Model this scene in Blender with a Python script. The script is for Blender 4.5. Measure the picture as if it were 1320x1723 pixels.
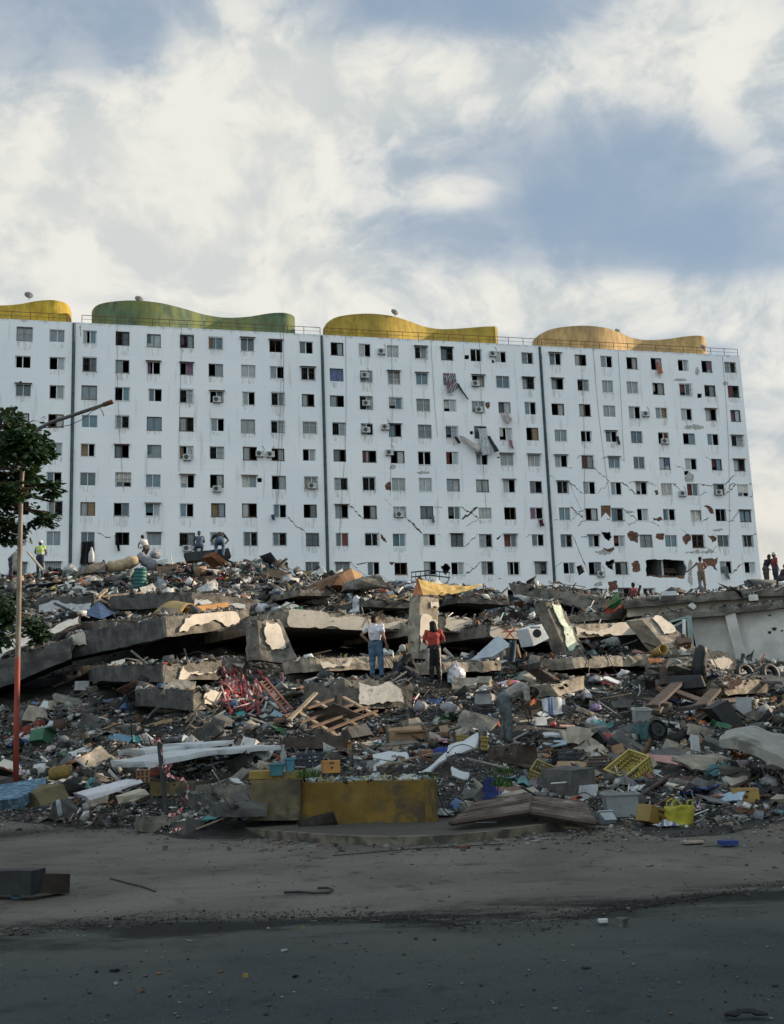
import bpy, bmesh, math, random
import numpy as np
from mathutils import Vector, Matrix, Euler, noise
from mathutils.bvhtree import BVHTree
from mathutils.geometry import tessellate_polygon, delaunay_2d_cdt
for _o in list(bpy.data.objects): bpy.data.objects.remove(_o)
S = bpy.context.scene
COL = S.collection
random.seed(7); RNG = np.random.default_rng(11)
PI = math.pi
# ------------------------------------------------------------------ camera (solved from the vanishing points of the facade)
FPX = 1876.0; CX = 660.0; CY = 861.5
_up = Vector((-375, 10090, -FPX)).normalized()
_fw = Vector((0, 0, -1)); _fw = (_fw - _up*_fw.dot(_up)).normalized()
_rt = _fw.cross(_up)
RM = Matrix((_rt, _fw, _up))                  # camera space -> world space
EYE = Vector((0, 0, 1.6))
cam = bpy.data.cameras.new('camera'); camo = bpy.data.objects.new('camera', cam); COL.objects.link(camo)
camo.matrix_world = Matrix.Translation(EYE) @ RM.to_4x4()
cam.sensor_fit = 'HORIZONTAL'; cam.sensor_width = 36; cam.lens = FPX/1320*36
cam.clip_start = 0.1; cam.clip_end = 6000
S.camera = camo
def ray(px, py): return (RM @ Vector((px-CX, CY-py, -FPX)))
def P(px, py, D):                              # world point seen at photo pixel px,py at distance D (world y)
    r = ray(px, py); return EYE + r*(D/r.y)
def G(px, py, z=0.0):
    r = ray(px, py); return EYE + r*((z-EYE.z)/r.z)
# ------------------------------------------------------------------ sky, sun, exposure
S.view_settings.view_transform = 'Standard'; S.view_settings.look = 'None'
S.view_settings.exposure = 0.45; S.view_settings.gamma = 1
S.render.engine = 'CYCLES'
SUN = Vector((1.0, 0.30, 0.36)).normalized()
sl = bpy.data.lights.new('sun', 'SUN'); sl.energy = 5.0; sl.angle = math.radians(0.5); sl.color = (1.0, 0.80, 0.58)
slo = bpy.data.objects.new('sun', sl); COL.objects.link(slo)
slo.rotation_euler = (-SUN).to_track_quat('-Z', 'Y').to_euler(); slo.location = (60, 0, 60)
W = bpy.data.worlds.new('World'); S.world = W; W.use_nodes = True
class NT:                                       # tiny helper for node trees
    def __init__(s, nt): s.nt = nt; s.nt.nodes.clear()
    def n(s, t, **k):
        a = s.nt.nodes.new(t)
        for q, v in k.items():
            if q[0] == '_': a.inputs[int(q[1:])].default_value = v
            else: setattr(a, q, v)
        return a
    def l(s, a, b): s.nt.links.new(a, b)
    def sock(s, x, node, i):
        if hasattr(x, 'links') or hasattr(x, 'is_output'): s.l(x, node.inputs[i])
        else: node.inputs[i].default_value = x
    def m(s, op, a, b=0.0, c=None, clamp=False):
        q = s.n('ShaderNodeMath', operation=op, use_clamp=clamp); s.sock(a, q, 0); s.sock(b, q, 1)
        if c is not None: s.sock(c, q, 2)
        return q.outputs[0]
    def v(s, op, a, b=(0, 0, 0)):
        q = s.n('ShaderNodeVectorMath', operation=op); s.sock(a, q, 0); s.sock(b, q, 1)
        return q.outputs['Value'] if op in ('LENGTH', 'DOT_PRODUCT', 'DISTANCE') else q.outputs[0]
    def noise(s, vec, sc, det=4, rough=.55, dist=0):
        q = s.n('ShaderNodeTexNoise'); s.l(vec, q.inputs['Vector'])
        q.inputs['Scale'].default_value = sc; q.inputs['Detail'].default_value = det
        q.inputs['Roughness'].default_value = rough; q.inputs['Distortion'].default_value = dist
        return q.outputs[0]
    def mr(s, x, a, b, c=0, d=1, smooth=True):
        q = s.n('ShaderNodeMapRange'); q.interpolation_type = 'SMOOTHSTEP' if smooth else 'LINEAR'
        s.sock(x, q, 0)
        for i, vv in enumerate((a, b, c, d)): q.inputs[i+1].default_value = vv
        return q.outputs[0]
    def mix(s, f, a, b, mode='MIX'):
        q = s.n('ShaderNodeMix', data_type='RGBA', blend_type=mode)
        s.sock(f, q, 0)
        for x, i in ((a, 6), (b, 7)):
            if isinstance(x, tuple): q.inputs[i].default_value = (*x[:3], 1)
            else: s.l(x, q.inputs[i])
        return q.outputs[2]
def build_world():
    t = NT(W.node_tree)
    out = t.n('ShaderNodeOutputWorld'); bg = t.n('ShaderNodeBackground'); t.l(bg.outputs[0], out.inputs[0])
    sky = t.n('ShaderNodeTexSky', sky_type='NISHITA', sun_disc=False)
    sky.sun_elevation = math.asin(SUN.z); sky.sun_rotation = math.atan2(SUN.x, SUN.y); sky.air_density = 1.0; sky.dust_density = 1.5
    tc = t.n('ShaderNodeTexCoord'); d = tc.outputs['Generated']
    # clouds laid out by direction: signed blobs (centre pixel of the photo -> direction), radii in radians
    def blob(px, py, rx, ry, amp):
        c = ray(px, py).normalized()
        q = t.v('MULTIPLY', t.v('SUBTRACT', d, tuple(c)), (1/rx, 1/max(rx, ry), 1/ry))
        return t.m('MULTIPLY', t.mr(t.v('LENGTH', q), 1.0, 0.0), amp)
    warp = t.n('ShaderNodeTexNoise'); t.l(d, warp.inputs['Vector']); warp.inputs['Scale'].default_value = 7; warp.inputs['Detail'].default_value = 3
    dw = t.v('ADD', d, t.v('MULTIPLY', t.v('SUBTRACT', warp.outputs[1], (.5, .5, .5)), (.10, .10, .06)))
    big = t.noise(t.v('MULTIPLY', dw, (1, 1, 1.5)), 3.4, 8, .52, .15)
    fine = t.noise(t.v('MULTIPLY', dw, (1, 1, 1.35)), 11, 8, .58, .2)
    dens = t.m('ADD', t.m('ADD', t.m('MULTIPLY', big, .60), t.m('MULTIPLY', fine, .20)), .145)
    s = dens
    for a in ((280, 330, .32, .20, .36), (60, 420, .28, .14, .20), (520, 120, .16, .10, .20), (420, 480, .22, .06, .12), (780, 150, .13, .10, .16), (790, 320, .10, .025, .18), (1110, 100, .24, .06, .26), (1270, 190, .09, .05, .12),
              (880, 510, .15, .045, .20), (1110, 520, .18, .05, .22), (1300, 620, .12, .08, .22), (1330, 850, .12, .14, .20),
              (1010, 330, .17, .07, -.20), (1230, 400, .14, .05, -.16), (690, 400, .07, .045, -.12), (620, 20, .16, .035, -.16), (160, 60, .18, .07, -.22), (860, 20, .06, .03, -.14), (40, 90, .08, .06, -.04)):
        s = t.m('ADD', s, blob(*a))
    cov = t.m('MAXIMUM', t.mr(s, .42, .80), t.mr(t.m('ADD', s, t.m('MULTIPLY', t.noise(t.v('MULTIPLY', dw, (1, 1, 2.6)), 5, 7, .6, .4), .5)), .55, .95, 0, .42))
    core = t.mr(s, .60, .95)
    # a little self shading: brightness differs along the sun side of each billow
    d2 = t.v('ADD', dw, tuple(SUN*0.035))
    fine2 = t.noise(t.v('MULTIPLY', d2, (1, 1, 1.35)), 11, 6, .56, .2)
    rel = t.m('SUBTRACT', fine, fine2)
    lit = t.mr(rel, -.15, .12, 0.0, 1.0)
    cc = t.mix(lit, (.38, .42, .44), (.66, .645, .59))
    cc = t.mix(t.m('MULTIPLY', core, .45), cc, (.62, .605, .55))
    skyc = t.v('MULTIPLY', sky.outputs[0], (.085, .085, .085))
    # pale, slightly violet haze over the clear part as in the photograph
    clear = t.mix(.8, skyc, (.235, .31, .405))
    col = t.mix(t.m('MULTIPLY', cov, .95), clear, cc)
    # low sky goes beige
    sep = t.n('ShaderNodeSeparateXYZ'); t.l(d, sep.inputs[0])
    low = t.mr(sep.outputs[2], .30, .02)
    col = t.mix(t.m('MULTIPLY', low, .6), col, (.56, .50, .42))
    # unseen sky overhead gets an added even tone as fill light
    zen = t.mr(sep.outputs[2], .62, .85)
    col = t.mix(t.m('MULTIPLY', zen, .6), col, (.42, .50, .60))
    back = t.mr(sep.outputs[1], .35, -.35)      # added brightness in the unseen sky behind the viewer to light the facade
    col = t.mix(t.m('MULTIPLY', back, .75), col, (.74, .86, .90))
    t.l(col, bg.inputs[0]); bg.inputs[1].default_value = 1.0
build_world()
# ------------------------------------------------------------------ materials
MATS = {}
def mat(name, c, rough=.8, var=.25, sc=6.0, bump=.25, metal=0.0, c2=None, c2t=(.55, .7), c2s=3.0, spec=.3, attr=False, trans=0.0, stretch=(1, 1, 1), bs=None):
    if name in MATS: return MATS[name]
    m = bpy.data.materials.new(name); m.use_nodes = True; MATS[name] = m
    t = NT(m.node_tree)
    out = t.n('ShaderNodeOutputMaterial'); b = t.n('ShaderNodeBsdfPrincipled'); t.l(b.outputs[0], out.inputs[0])
    tc = t.n('ShaderNodeTexCoord'); vec = t.v('MULTIPLY', tc.outputs['Object'], stretch)
    n1 = t.noise(vec, sc, 6, .6)
    if attr:
        a = t.n('ShaderNodeAttribute', attribute_name='Col'); base = a.outputs[0]
    else: base = c
    lo = t.mr(n1, .3, .7, 1-var, 1+var)
    if attr: col = t.v('MULTIPLY', base, (1, 1, 1))
    else:
        r = t.n('ShaderNodeRGB'); r.outputs[0].default_value = (*c, 1); col = r.outputs[0]
    q = t.n('ShaderNodeVectorMath', operation='SCALE'); t.l(col, q.inputs[0]); t.l(lo, q.inputs['Scale']); col = q.outputs[0]
    if c2 is not None:
        n2 = t.noise(vec, c2s, 8, .62, .3); col = t.mix(t.mr(n2, *c2t), col, c2)
    t.l(col, b.inputs['Base Color'])
    b.inputs['Roughness'].default_value = rough; b.inputs['Metallic'].default_value = metal
    b.inputs['Specular IOR Level'].default_value = spec
    if trans: b.inputs['Transmission Weight'].default_value = trans
    if bump:
        bn = t.n('ShaderNodeBump'); bn.inputs['Strength'].default_value = bump; bn.inputs['Distance'].default_value = .03
        t.l(t.noise(vec, bs or sc*4, 5, .65), bn.inputs['Height']); t.l(bn.outputs[0], b.inputs['Normal'])
    return m
M_CONC = mat('concrete', (.145, .134, .116), .9, .45, 2.5, .9, c2=(.055, .052, .048), c2t=(.5, .72), c2s=1.2)
M_CONCB = mat('bright_concrete', (.27, .24, .195), .9, .4, 2.5, .8, c2=(.11, .098, .08), c2t=(.5, .72), c2s=1.6)
M_CONCD = mat('dark_shaded_concrete', (.085, .083, .080), .92, .4, 2.5, .8, c2=(.035, .035, .035), c2t=(.5, .7), c2s=1.0)  # dark concrete; also puts shade into slab sides and slabs at left
M_PLAST = mat('cream_plaster', (.52, .475, .41), .85, .14, 3, .25, c2=(.27, .24, .20), c2t=(.58, .74), c2s=3)
M_PLASTB = mat('grey_plaster', (.48, .50, .52), .85, .12, 3, .2, c2=(.25, .24, .22), c2t=(.6, .75), c2s=2)
M_BRICK = mat('brick', (.16, .08, .055), .9, .45, 9, .8, c2=(.26, .23, .20), c2t=(.6, .7), c2s=5)
M_WOOD = mat('old_wood', (.125, .08, .052), .8, .35, 4, .3, stretch=(1, 1, 4))
M_WOODL = mat('pale_wood', (.28, .215, .15), .8, .3, 4, .3)
M_WOODD = mat('dark_wood', (.055, .04, .032), .75, .35, 4, .3)
M_WHITE = mat('white_board', (.42, .44, .45), .6, .10, 3, .1, c2=(.35, .33, .30), c2t=(.62, .75), c2s=4)
M_BLACK = mat('black_plastic', (.018, .02, .022), .55, .3, 5, .1)
M_GREYM = mat('grey_metal', (.30, .31, .32), .5, .2, 8, .1, metal=.3)
M_RUST = mat('rusty_metal', (.13, .055, .03), .85, .4, 8, .4)
M_GLASS = mat('window_glass', (.055, .085, .10), .08, .1, 1, 0, spec=.6)
M_YELLOW = mat('worn_yellow_paint', (.16, .10, .02), .85, .3, 2, .3, c2=(.06, .048, .03), c2t=(.44, .66), c2s=1.8)
M_ALU = mat('white_frame_paint', (.62, .65, .66), .5, .1, 4, 0)
def _dull(c, s=.82, k=.85):
    l = .3*c[0]+.55*c[1]+.15*c[2]; return tuple((l+(x-l)*s)*k for x in c)
def cmat(c, rough=.75, var=.2):
    c = _dull(c)
    k = 'cloth_%02d_%02d_%02d' % tuple(int(x*99) for x in c)
    return mat(k, c, rough, .32, 5, .3, c2=tuple(x*.55+.02 for x in c), c2t=(.55, .75), c2s=2.5)
def pmat(c):
    c = _dull(c, .85, .72)
    k = 'plastic_%02d_%02d_%02d' % tuple(int(x*99) for x in c)
    return mat(k, c, .4, .15, 4, .05, spec=.45)
# ------------------------------------------------------------------ mesh building
ORI = {}
class MB:
    def __init__(s, M=None): s.v = []; s.f = []; s.mi = []; s.M = M or Matrix(); s.cur = 0; s.smooth = False
    def av(s, p): s.v.append(s.M @ Vector(p)); return len(s.v)-1
    def af(s, ids): s.f.append(tuple(ids)); s.mi.append(s.cur)
    def box(s, c, sz, R=None, j=0.0):
        R = R or Matrix.Identity(3); c = Vector(c); n = len(s.v)
        for k in range(8):
            q = Vector(((k & 1)-.5, (k >> 1 & 1)-.5, (k >> 2 & 1)-.5))
            if j: q += Vector((random.uniform(-j, j), random.uniform(-j, j), random.uniform(-j, j)))
            s.av(c + R @ Vector((q.x*sz[0], q.y*sz[1], q.z*sz[2])))
        for f in ((0, 2, 3, 1), (4, 5, 7, 6), (0, 1, 5, 4), (2, 6, 7, 3), (0, 4, 6, 2), (1, 3, 7, 5)): s.af([n+i for i in f])
        return s
    def tube(s, p0, p1, r0, r1=None, n=8, cap=True):
        r1 = r0 if r1 is None else r1; p0 = Vector(p0); p1 = Vector(p1); d = (p1-p0)
        if d.length < 1e-6: return s
        a = d.normalized().orthogonal().normalized(); b = d.normalized().cross(a); k = len(s.v)
        for (p, r) in ((p0, r0), (p1, r1)):
            for i in range(n):
                t = 2*PI*i/n; s.av(p + a*math.cos(t)*r + b*math.sin(t)*r)
        for i in range(n): j = (i+1) % n; s.af((k+i, k+j, k+n+j, k+n+i))
        if cap: s.af([k+i for i in range(n)][::-1]); s.af([k+n+i for i in range(n)])
        return s
    def path(s, pts, r, n=6):
        pts = [Vector(p) for p in pts]; k = len(s.v); up = Vector((.13, .27, .95)).normalized()
        for i, p in enumerate(pts):
            d = (pts[min(i+1, len(pts)-1)]-pts[max(i-1, 0)]).normalized(); a = d.cross(up)
            if a.length < .05: a = d.cross(Vector((1, 0, 0)))
            a.normalize(); b = d.cross(a); rr = r[i] if isinstance(r, (list, tuple)) else r
            for j in range(n): t = 2*PI*j/n; s.av(p + a*math.cos(t)*rr + b*math.sin(t)*rr)
        for i in range(len(pts)-1):
            for j in range(n): q = (j+1) % n; s.af((k+i*n+j, k+i*n+q, k+(i+1)*n+q, k+(i+1)*n+j))
        s.af([k+j for j in range(n)][::-1]); s.af([k+(len(pts)-1)*n+j for j in range(n)])
        return s
    def lathe(s, prof, n=16, c=(0, 0, 0)):
        k = len(s.v); c = Vector(c)
        for (r, z) in prof:
            for i in range(n): t = 2*PI*i/n; s.av(c+Vector((r*math.cos(t), r*math.sin(t), z)))
        for q in range(len(prof)-1):
            for i in range(n): j = (i+1) % n; s.af((k+q*n+i, k+q*n+j, k+(q+1)*n+j, k+(q+1)*n+i))
        s.af([k+i for i in range(n)][::-1]); s.af([k+(len(prof)-1)*n+i for i in range(n)])
        return s
    def grid(s, fn, nu, nv, both=0.0):
        k = len(s.v)
        for j in range(nv+1):
            for i in range(nu+1): s.av(fn(i/nu, j/nv))
        for j in range(nv):
            for i in range(nu):
                a = k+j*(nu+1)+i; s.af((a, a+1, a+nu+2, a+nu+1))
        return s
    def prism(s, pts, off):                     # polygon (3D points) extruded along off
        off = Vector(off); n = len(pts); k = len(s.v); pts = [Vector(p) for p in pts]
        for p in pts: s.av(p)
        for p in pts: s.av(p+off)
        tr = tessellate_polygon([pts])
        for t in tr: s.af((k+t[0], k+t[1], k+t[2])); s.af((k+n+t[2], k+n+t[1], k+n+t[0]))
        for i in range(n): j = (i+1) % n; s.af((k+i, k+j, k+n+j, k+n+i))
        return s
    def mesh(s, name, mats, o):
        me = bpy.data.meshes.new(name)
        me.from_pydata([p-o for p in s.v], [], s.f)
        for m in mats: me.materials.append(m)
        if len(mats) > 1: me.polygons.foreach_set('material_index', s.mi)
        bm = bmesh.new(); bm.from_mesh(me); bmesh.ops.recalc_face_normals(bm, faces=bm.faces); bm.to_mesh(me); bm.free()
        if s.smooth: me.polygons.foreach_set('use_smooth', [True]*len(me.polygons))
        me.update(); return me
def base_of(vs):
    return Vector((sum(p.x for p in vs)/len(vs), sum(p.y for p in vs)/len(vs), min(p.z for p in vs)))
def props(o, label, cat, group=None, kind=None):
    if label: o['label'] = label
    if cat: o['category'] = cat
    if group: o['group'] = group
    if kind: o['kind'] = kind
    return o
def link(name, data, parent, org):
    o = bpy.data.objects.new(name, data); COL.objects.link(o)
    ORI[o.name] = org.copy()
    if parent: o.parent = parent; o.location = org-ORI[parent.name]
    else: o.location = org
    return o
def obj(name, mb, mats, parent=None, label=None, cat=None, group=None, kind=None, bevel=0):
    if not isinstance(mats, (list, tuple)): mats = [mats]
    org = base_of(mb.v); o = link(name, mb.mesh(name, mats, org), parent, org)
    if bevel:
        b = o.modifiers.new('bevel', 'BEVEL'); b.width = bevel; b.segments = 1; b.limit_method = 'ANGLE'
    return props(o, label, cat, group, kind)
def root(name, loc, label, cat, group=None):
    return props(link(name, None, None, Vector(loc)), label, cat, group)
def XF(loc, rz=0, rx=0, ry=0, sc=1):
    return Matrix.Translation(Vector(loc)) @ Euler((rx, ry, rz), 'XYZ').to_matrix().to_4x4() @ Matrix.Scale(sc, 4)
def nz(p, s=1.0, o=0.0): return noise.noise(Vector(p)*s + Vector((o, o*1.7, o*.3)))
def jag(pts, amp, it=2, seed=0):               # midpoint displacement of a closed 2D loop
    r = random.Random(seed)
    for k in range(it):
        q = []
        for i, a in enumerate(pts):
            b = pts[(i+1) % len(pts)]; dx, dy = b[0]-a[0], b[1]-a[1]; L = math.hypot(dx, dy)
            w = r.uniform(-amp, amp)*min(L, 1.2)
            q += [a, ((a[0]+b[0])/2-dy/(L+1e-6)*w, (a[1]+b[1])/2+dx/(L+1e-6)*w)]
        pts = q
    return pts
# ================================================================== GROUND
def spl(pts, k=6):
    q = []
    for i in range(len(pts)-1):
        a, b, c, d = pts[max(i-1, 0)], pts[i], pts[i+1], pts[min(i+2, len(pts)-1)]
        for j in range(k):
            t = j/k; q.append(tuple(.5*((2*b[n])+(-a[n]+c[n])*t+(2*a[n]-5*b[n]+4*c[n]-d[n])*t*t+(-a[n]+3*b[n]-3*c[n]+d[n])*t**3) for n in range(len(b))))
    q.append(tuple(pts[-1])); return q
edge = [(-700, 1600), (-300, 1590), (0, 1573), (150, 1558), (400, 1546), (650, 1548), (850, 1556), (1000, 1538), (1180, 1513), (1320, 1492), (1600, 1465), (2100, 1430)]
_e = [G(x, y, 0) for x, y in edge[1:-2]]; PC = [float(c) for c in np.polyfit([p.x for p in _e], [p.y for p in _e], 2)]
M_GROUND = mat('dusty_ground', (.075, .068, .058), .95, .35, .6, .5, c2=(.04, .038, .036), c2t=(.5, .7), c2s=.4)
def ground_mat(name, base, dark, light, gr):
    m = bpy.data.materials.new(name); m.use_nodes = True; t = NT(m.node_tree)
    out = t.n('ShaderNodeOutputMaterial'); b = t.n('ShaderNodeBsdfPrincipled'); t.l(b.outputs[0], out.inputs[0])
    tc = t.n('ShaderNodeTexCoord'); g = t.n('ShaderNodeNewGeometry'); vec = g.outputs['Position']
    n1 = t.noise(vec, .35, 8, .6, .5); n2 = t.noise(vec, 2.2, 8, .7, .2); n3 = t.noise(vec, 90, 3, .7); n4 = t.noise(vec, 14, 6, .7)
    col = t.mix(t.mr(n1, .35, .65), base, light)
    col = t.mix(t.mr(n2, .52, .70, 0, .75), col, dark)
    col = t.mix(t.mr(n4, .58, .68, 0, .55), col, dark)
    col = t.mix(t.mr(n3, .3, .7, 0, gr), col, dark)
    col = t.mix(t.mr(t.noise(vec, 55, 2, .5), .68, .74, 0, .5), col, (.2, .19, .17))
    ge = t.v('MULTIPLY', vec, (.25, 1.6, 1)); col = t.mix(t.mr(t.noise(ge, 1.2, 6, .6), .55, .75, 0, .45), col, dark)
    sp = t.n('ShaderNodeSeparateXYZ'); t.l(vec, sp.inputs[0])      # dirt collected along the joint of asphalt and concrete
    yb = t.m('ADD', t.m('ADD', PC[2], t.m('MULTIPLY', sp.outputs[0], PC[1])), t.m('MULTIPLY', t.m('MULTIPLY', sp.outputs[0], sp.outputs[0]), PC[0]))
    dd = t.m('ABSOLUTE', t.m('ADD', t.m('SUBTRACT', sp.outputs[1], yb), t.m('MULTIPLY', t.m('SUBTRACT', n2, .5), 1.6)))
    nb = t.noise(t.v('MULTIPLY', vec, (.5, 1.5, 1)), 1.3, 7, .65)
    if name == 'asphalt':                       # dust tracked from the concrete onto the asphalt
        du = t.mr(t.m('ADD', t.m('SUBTRACT', sp.outputs[1], yb), t.m('MULTIPLY', t.m('SUBTRACT', n1, .5), 3.0)), -2.6, .3)
        col = t.mix(t.m('MULTIPLY', du, .65), col, (.085, .082, .072))
    col = t.mix(t.m('MULTIPLY', t.mr(dd, .95, .10), t.mr(nb, .38, .55)), col, (.013, .014, .014))
    t.l(col, b.inputs['Base Color']); b.inputs['Roughness'].default_value = .93; b.inputs['Specular IOR Level'].default_value = .18
    bn = t.n('ShaderNodeBump'); bn.inputs['Strength'].default_value = .6; bn.inputs['Distance'].default_value = .012
    t.l(t.m('ADD', n3, t.m('MULTIPLY', n4, 2)), bn.inputs['Height']); t.l(bn.outputs[0], b.inputs['Normal'])
    return m
M_ROAD = ground_mat('asphalt', (.036, .047, .050), (.016, .021, .023), (.060, .070, .070), .5)
M_APRON = ground_mat('stained_concrete', (.105, .098, .083), (.032, .032, .030), (.175, .162, .136), .4)
M_PAVE = ground_mat('pavement_concrete', (.075, .069, .058), (.03, .028, .026), (.11, .10, .085), .35)
g = MB(); g.grid(lambda u, v: (-900+1800*u, -300+2100*v, -.012), 6, 6); obj('ground', g, M_GROUND, kind='structure')
edge = [(-700, 1600), (-300, 1590), (0, 1573), (150, 1558), (400, 1546), (650, 1548), (850, 1556), (1000, 1538), (1180, 1513), (1320, 1492), (1600, 1465), (2100, 1430)]
def spl(pts, k=6):
    q = []
    for i in range(len(pts)-1):
        a, b, c, d = pts[max(i-1, 0)], pts[i], pts[i+1], pts[min(i+2, len(pts)-1)]
        for j in range(k):
            t = j/k; q.append(tuple(.5*((2*b[n])+(-a[n]+c[n])*t+(2*a[n]-5*b[n]+4*c[n]-d[n])*t*t+(-a[n]+3*b[n]-3*c[n]+d[n])*t**3) for n in range(len(b))))
    q.append(tuple(pts[-1])); return q
ew = [G(x, y, -.004) for x, y in spl(edge)]
ew = [p + Vector((0, .10*nz(p, 2.3)+.04*nz(p, 9), 0)) for p in ew]
g = MB(); k = len(ew)
for p in ew: g.av(p)
for p in ew: g.av((p.x*1.0, -60, -.004))
for i in range(k-1): g.af((i, i+1, k+i+1, k+i))
obj('road', g, M_ROAD, kind='structure')
g = MB()
for p in ew: g.av((p.x, p.y-.0, 0))
for p in ew: g.av((p.x*2.2, 60, 0))
for i in range(k-1): g.af((i, i+1, k+i+1, k+i))
for p in ew: g.av((p.x, p.y, -.03))
for i in range(k-1): g.af((i, i+1, 2*k+i+1, 2*k+i))
obj('concrete_apron', g, M_APRON, kind='structure')
# raised pavement with kerb
kb = [(205, 1352), (232, 1362), (300, 1376), (380, 1389), (480, 1400), (620, 1408), (760, 1405), (880, 1392), (980, 1377), (1060, 1362)]
kw = [G(x, y, .11) for x, y in spl(kb, 4)]
g = MB(); k = len(kw)
for i, p in enumerate(kw): g.av(p)
for i, p in enumerate(kw): g.av(p+Vector((0, .13, 0)))
for i, p in enumerate(kw): g.av(Vector((p.x, p.y, -.03)))
for i in range(k-1): g.af((i, i+1, k+i+1, k+i)); g.af((2*k+i, 2*k+i+1, i+1, i))
obj('kerb', g, mat('kerb_paint', (.14, .125, .095), .9, .3, 4, .4, c2=(.055, .05, .043), c2t=(.42, .6), c2s=3), kind='structure')
g = MB()
for p in kw: g.av(p+Vector((0, .13, -.003)))
for p in kw: g.av((p.x*1.05, 23, .107))
for i in range(k-1): g.af((i, i+1, k+i+1, k+i))
obj('pavement', g, M_PAVE, kind='structure')
# ================================================================== APARTMENT BLOCKS
_h = RM @ Vector((7314, -77, -FPX)); FU = Vector((_h.x, _h.y, 0)).normalized(); FN = Vector((FU.y, -FU.x, 0))
FP0 = P(125, 750, 108.0); FP0.z = 0
def fac(px, py):
    r = ray(px, py); t = (FP0-EYE).dot(FN)/r.dot(FN); p = EYE+r*t; return ((p-FP0).dot(FU), p.z)
def FW(u, z, w=0.0): return FP0 + FU*u + Vector((0, 0, z)) - FN*w      # w = metres behind the facade face
def wall_mat():
    m = bpy.data.materials.new('white_wall_paint'); m.use_nodes = True; t = NT(m.node_tree)
    out = t.n('ShaderNodeOutputMaterial'); b = t.n('ShaderNodeBsdfPrincipled'); t.l(b.outputs[0], out.inputs[0])
    g = t.n('ShaderNodeNewGeometry'); v = g.outputs['Position']
    big = t.noise(v, .12, 5, .6); col = t.mix(t.mr(big, .35, .65), (.70, .73, .76), (.76, .78, .79))
    st = t.noise(t.v('MULTIPLY', v, (1.1, 1.1, .09)), 1.6, 6, .62); col = t.mix(t.mr(st, .56, .74, 0, .6), col, (.47, .46, .43))
    st2 = t.noise(t.v('MULTIPLY', v, (2.2, 2.2, .22)), 1.2, 6, .65); col = t.mix(t.mr(st2, .62, .78, 0, .55), col, (.50, .40, .29))
    fl = t.noise(v, 1.3, 8, .7, .4); col = t.mix(t.mr(fl, .66, .72, 0, .55), col, (.44, .44, .43))
    sp = t.n('ShaderNodeSeparateXYZ'); t.l(v, sp.inputs[0])
    seam = t.m('PINGPONG', t.m('SUBTRACT', sp.outputs[2], 42.35), 1.49)   # faint lines of the floor slabs
    col = t.mix(t.mr(t.m('ABSOLUTE', seam), .035, .0, 0, .22), col, (.4, .4, .4))
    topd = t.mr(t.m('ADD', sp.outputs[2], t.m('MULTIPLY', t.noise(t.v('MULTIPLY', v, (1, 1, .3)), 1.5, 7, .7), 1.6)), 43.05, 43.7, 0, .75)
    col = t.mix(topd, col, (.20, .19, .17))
    t.l(col, b.inputs['Base Color']); b.inputs['Roughness'].default_value = .9; b.inputs['Specular IOR Level'].default_value = .15
    bn = t.n('ShaderNodeBump'); bn.inputs['Strength'].default_value = .35; bn.inputs['Distance'].default_value = .03
    t.l(t.noise(v, 1.8, 8, .7), bn.inputs['Height']); t.l(bn.outputs[0], b.inputs['Normal'])
    return m
M_WALL = wall_mat()
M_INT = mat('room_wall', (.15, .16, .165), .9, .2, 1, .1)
M_STAIN = mat('bare_render', (.40, .40, .385), .95, .35, 4, .5, c2=(.22, .21, .20), c2t=(.5, .6), c2s=6)
def rain_mat():
    m = bpy.data.materials.new('rain_stain'); m.use_nodes = True; t = NT(m.node_tree); out = t.n('ShaderNodeOutputMaterial'); b = t.n('ShaderNodeBsdfDiffuse'); tr = t.n('ShaderNodeBsdfTransparent'); mx = t.n('ShaderNodeMixShader')
    g = t.n('ShaderNodeNewGeometry'); v = g.outputs['Position']; n = t.noise(t.v('MULTIPLY', v, (3.2, 3.2, .35)), 1.6, 5, .6); n2 = t.noise(v, .35, 3, .5)
    t.l(t.mix(t.mr(n2, .4, .6), (.30, .29, .27), (.34, .22, .12)), b.inputs[0]); t.l(t.mr(n, .42, .74, 0, .34), mx.inputs[0]); t.l(tr.outputs[0], mx.inputs[1]); t.l(b.outputs[0], mx.inputs[2]); t.l(mx.outputs[0], out.inputs[0]); return m
M_RAIN = rain_mat()
M_HOOD = mat('dark_sheet_metal', (.07, .068, .065), .8, .4, 3, .2)
ROWZ = [41.05, 38.1, 35.15, 32.15, 29.2, 26.2, 23.2, 20.2, 17.15, 14.2]
COLS = {0: [-24.2, -21, -17.9, -14.6, -11.4, -8.2, -5.0, -1.8], 1: [1.4, 4.7, 7.8, 11.1, 14.15, 17.45, 20.55, 23.8],
        2: [27.0, 30.2, 33.3, 36.45, 39.55, 42.9, 45.8, 48.95], 3: [52.3, 55.45, 58.6, 61.75, 65.0, 68.3, 71.5, 74.6]}
BU = [(-25.9, -.2), (-.2, 25.45), (25.45, 50.52), (50.52, 75.95)]
ZTOP = 42.55
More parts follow.
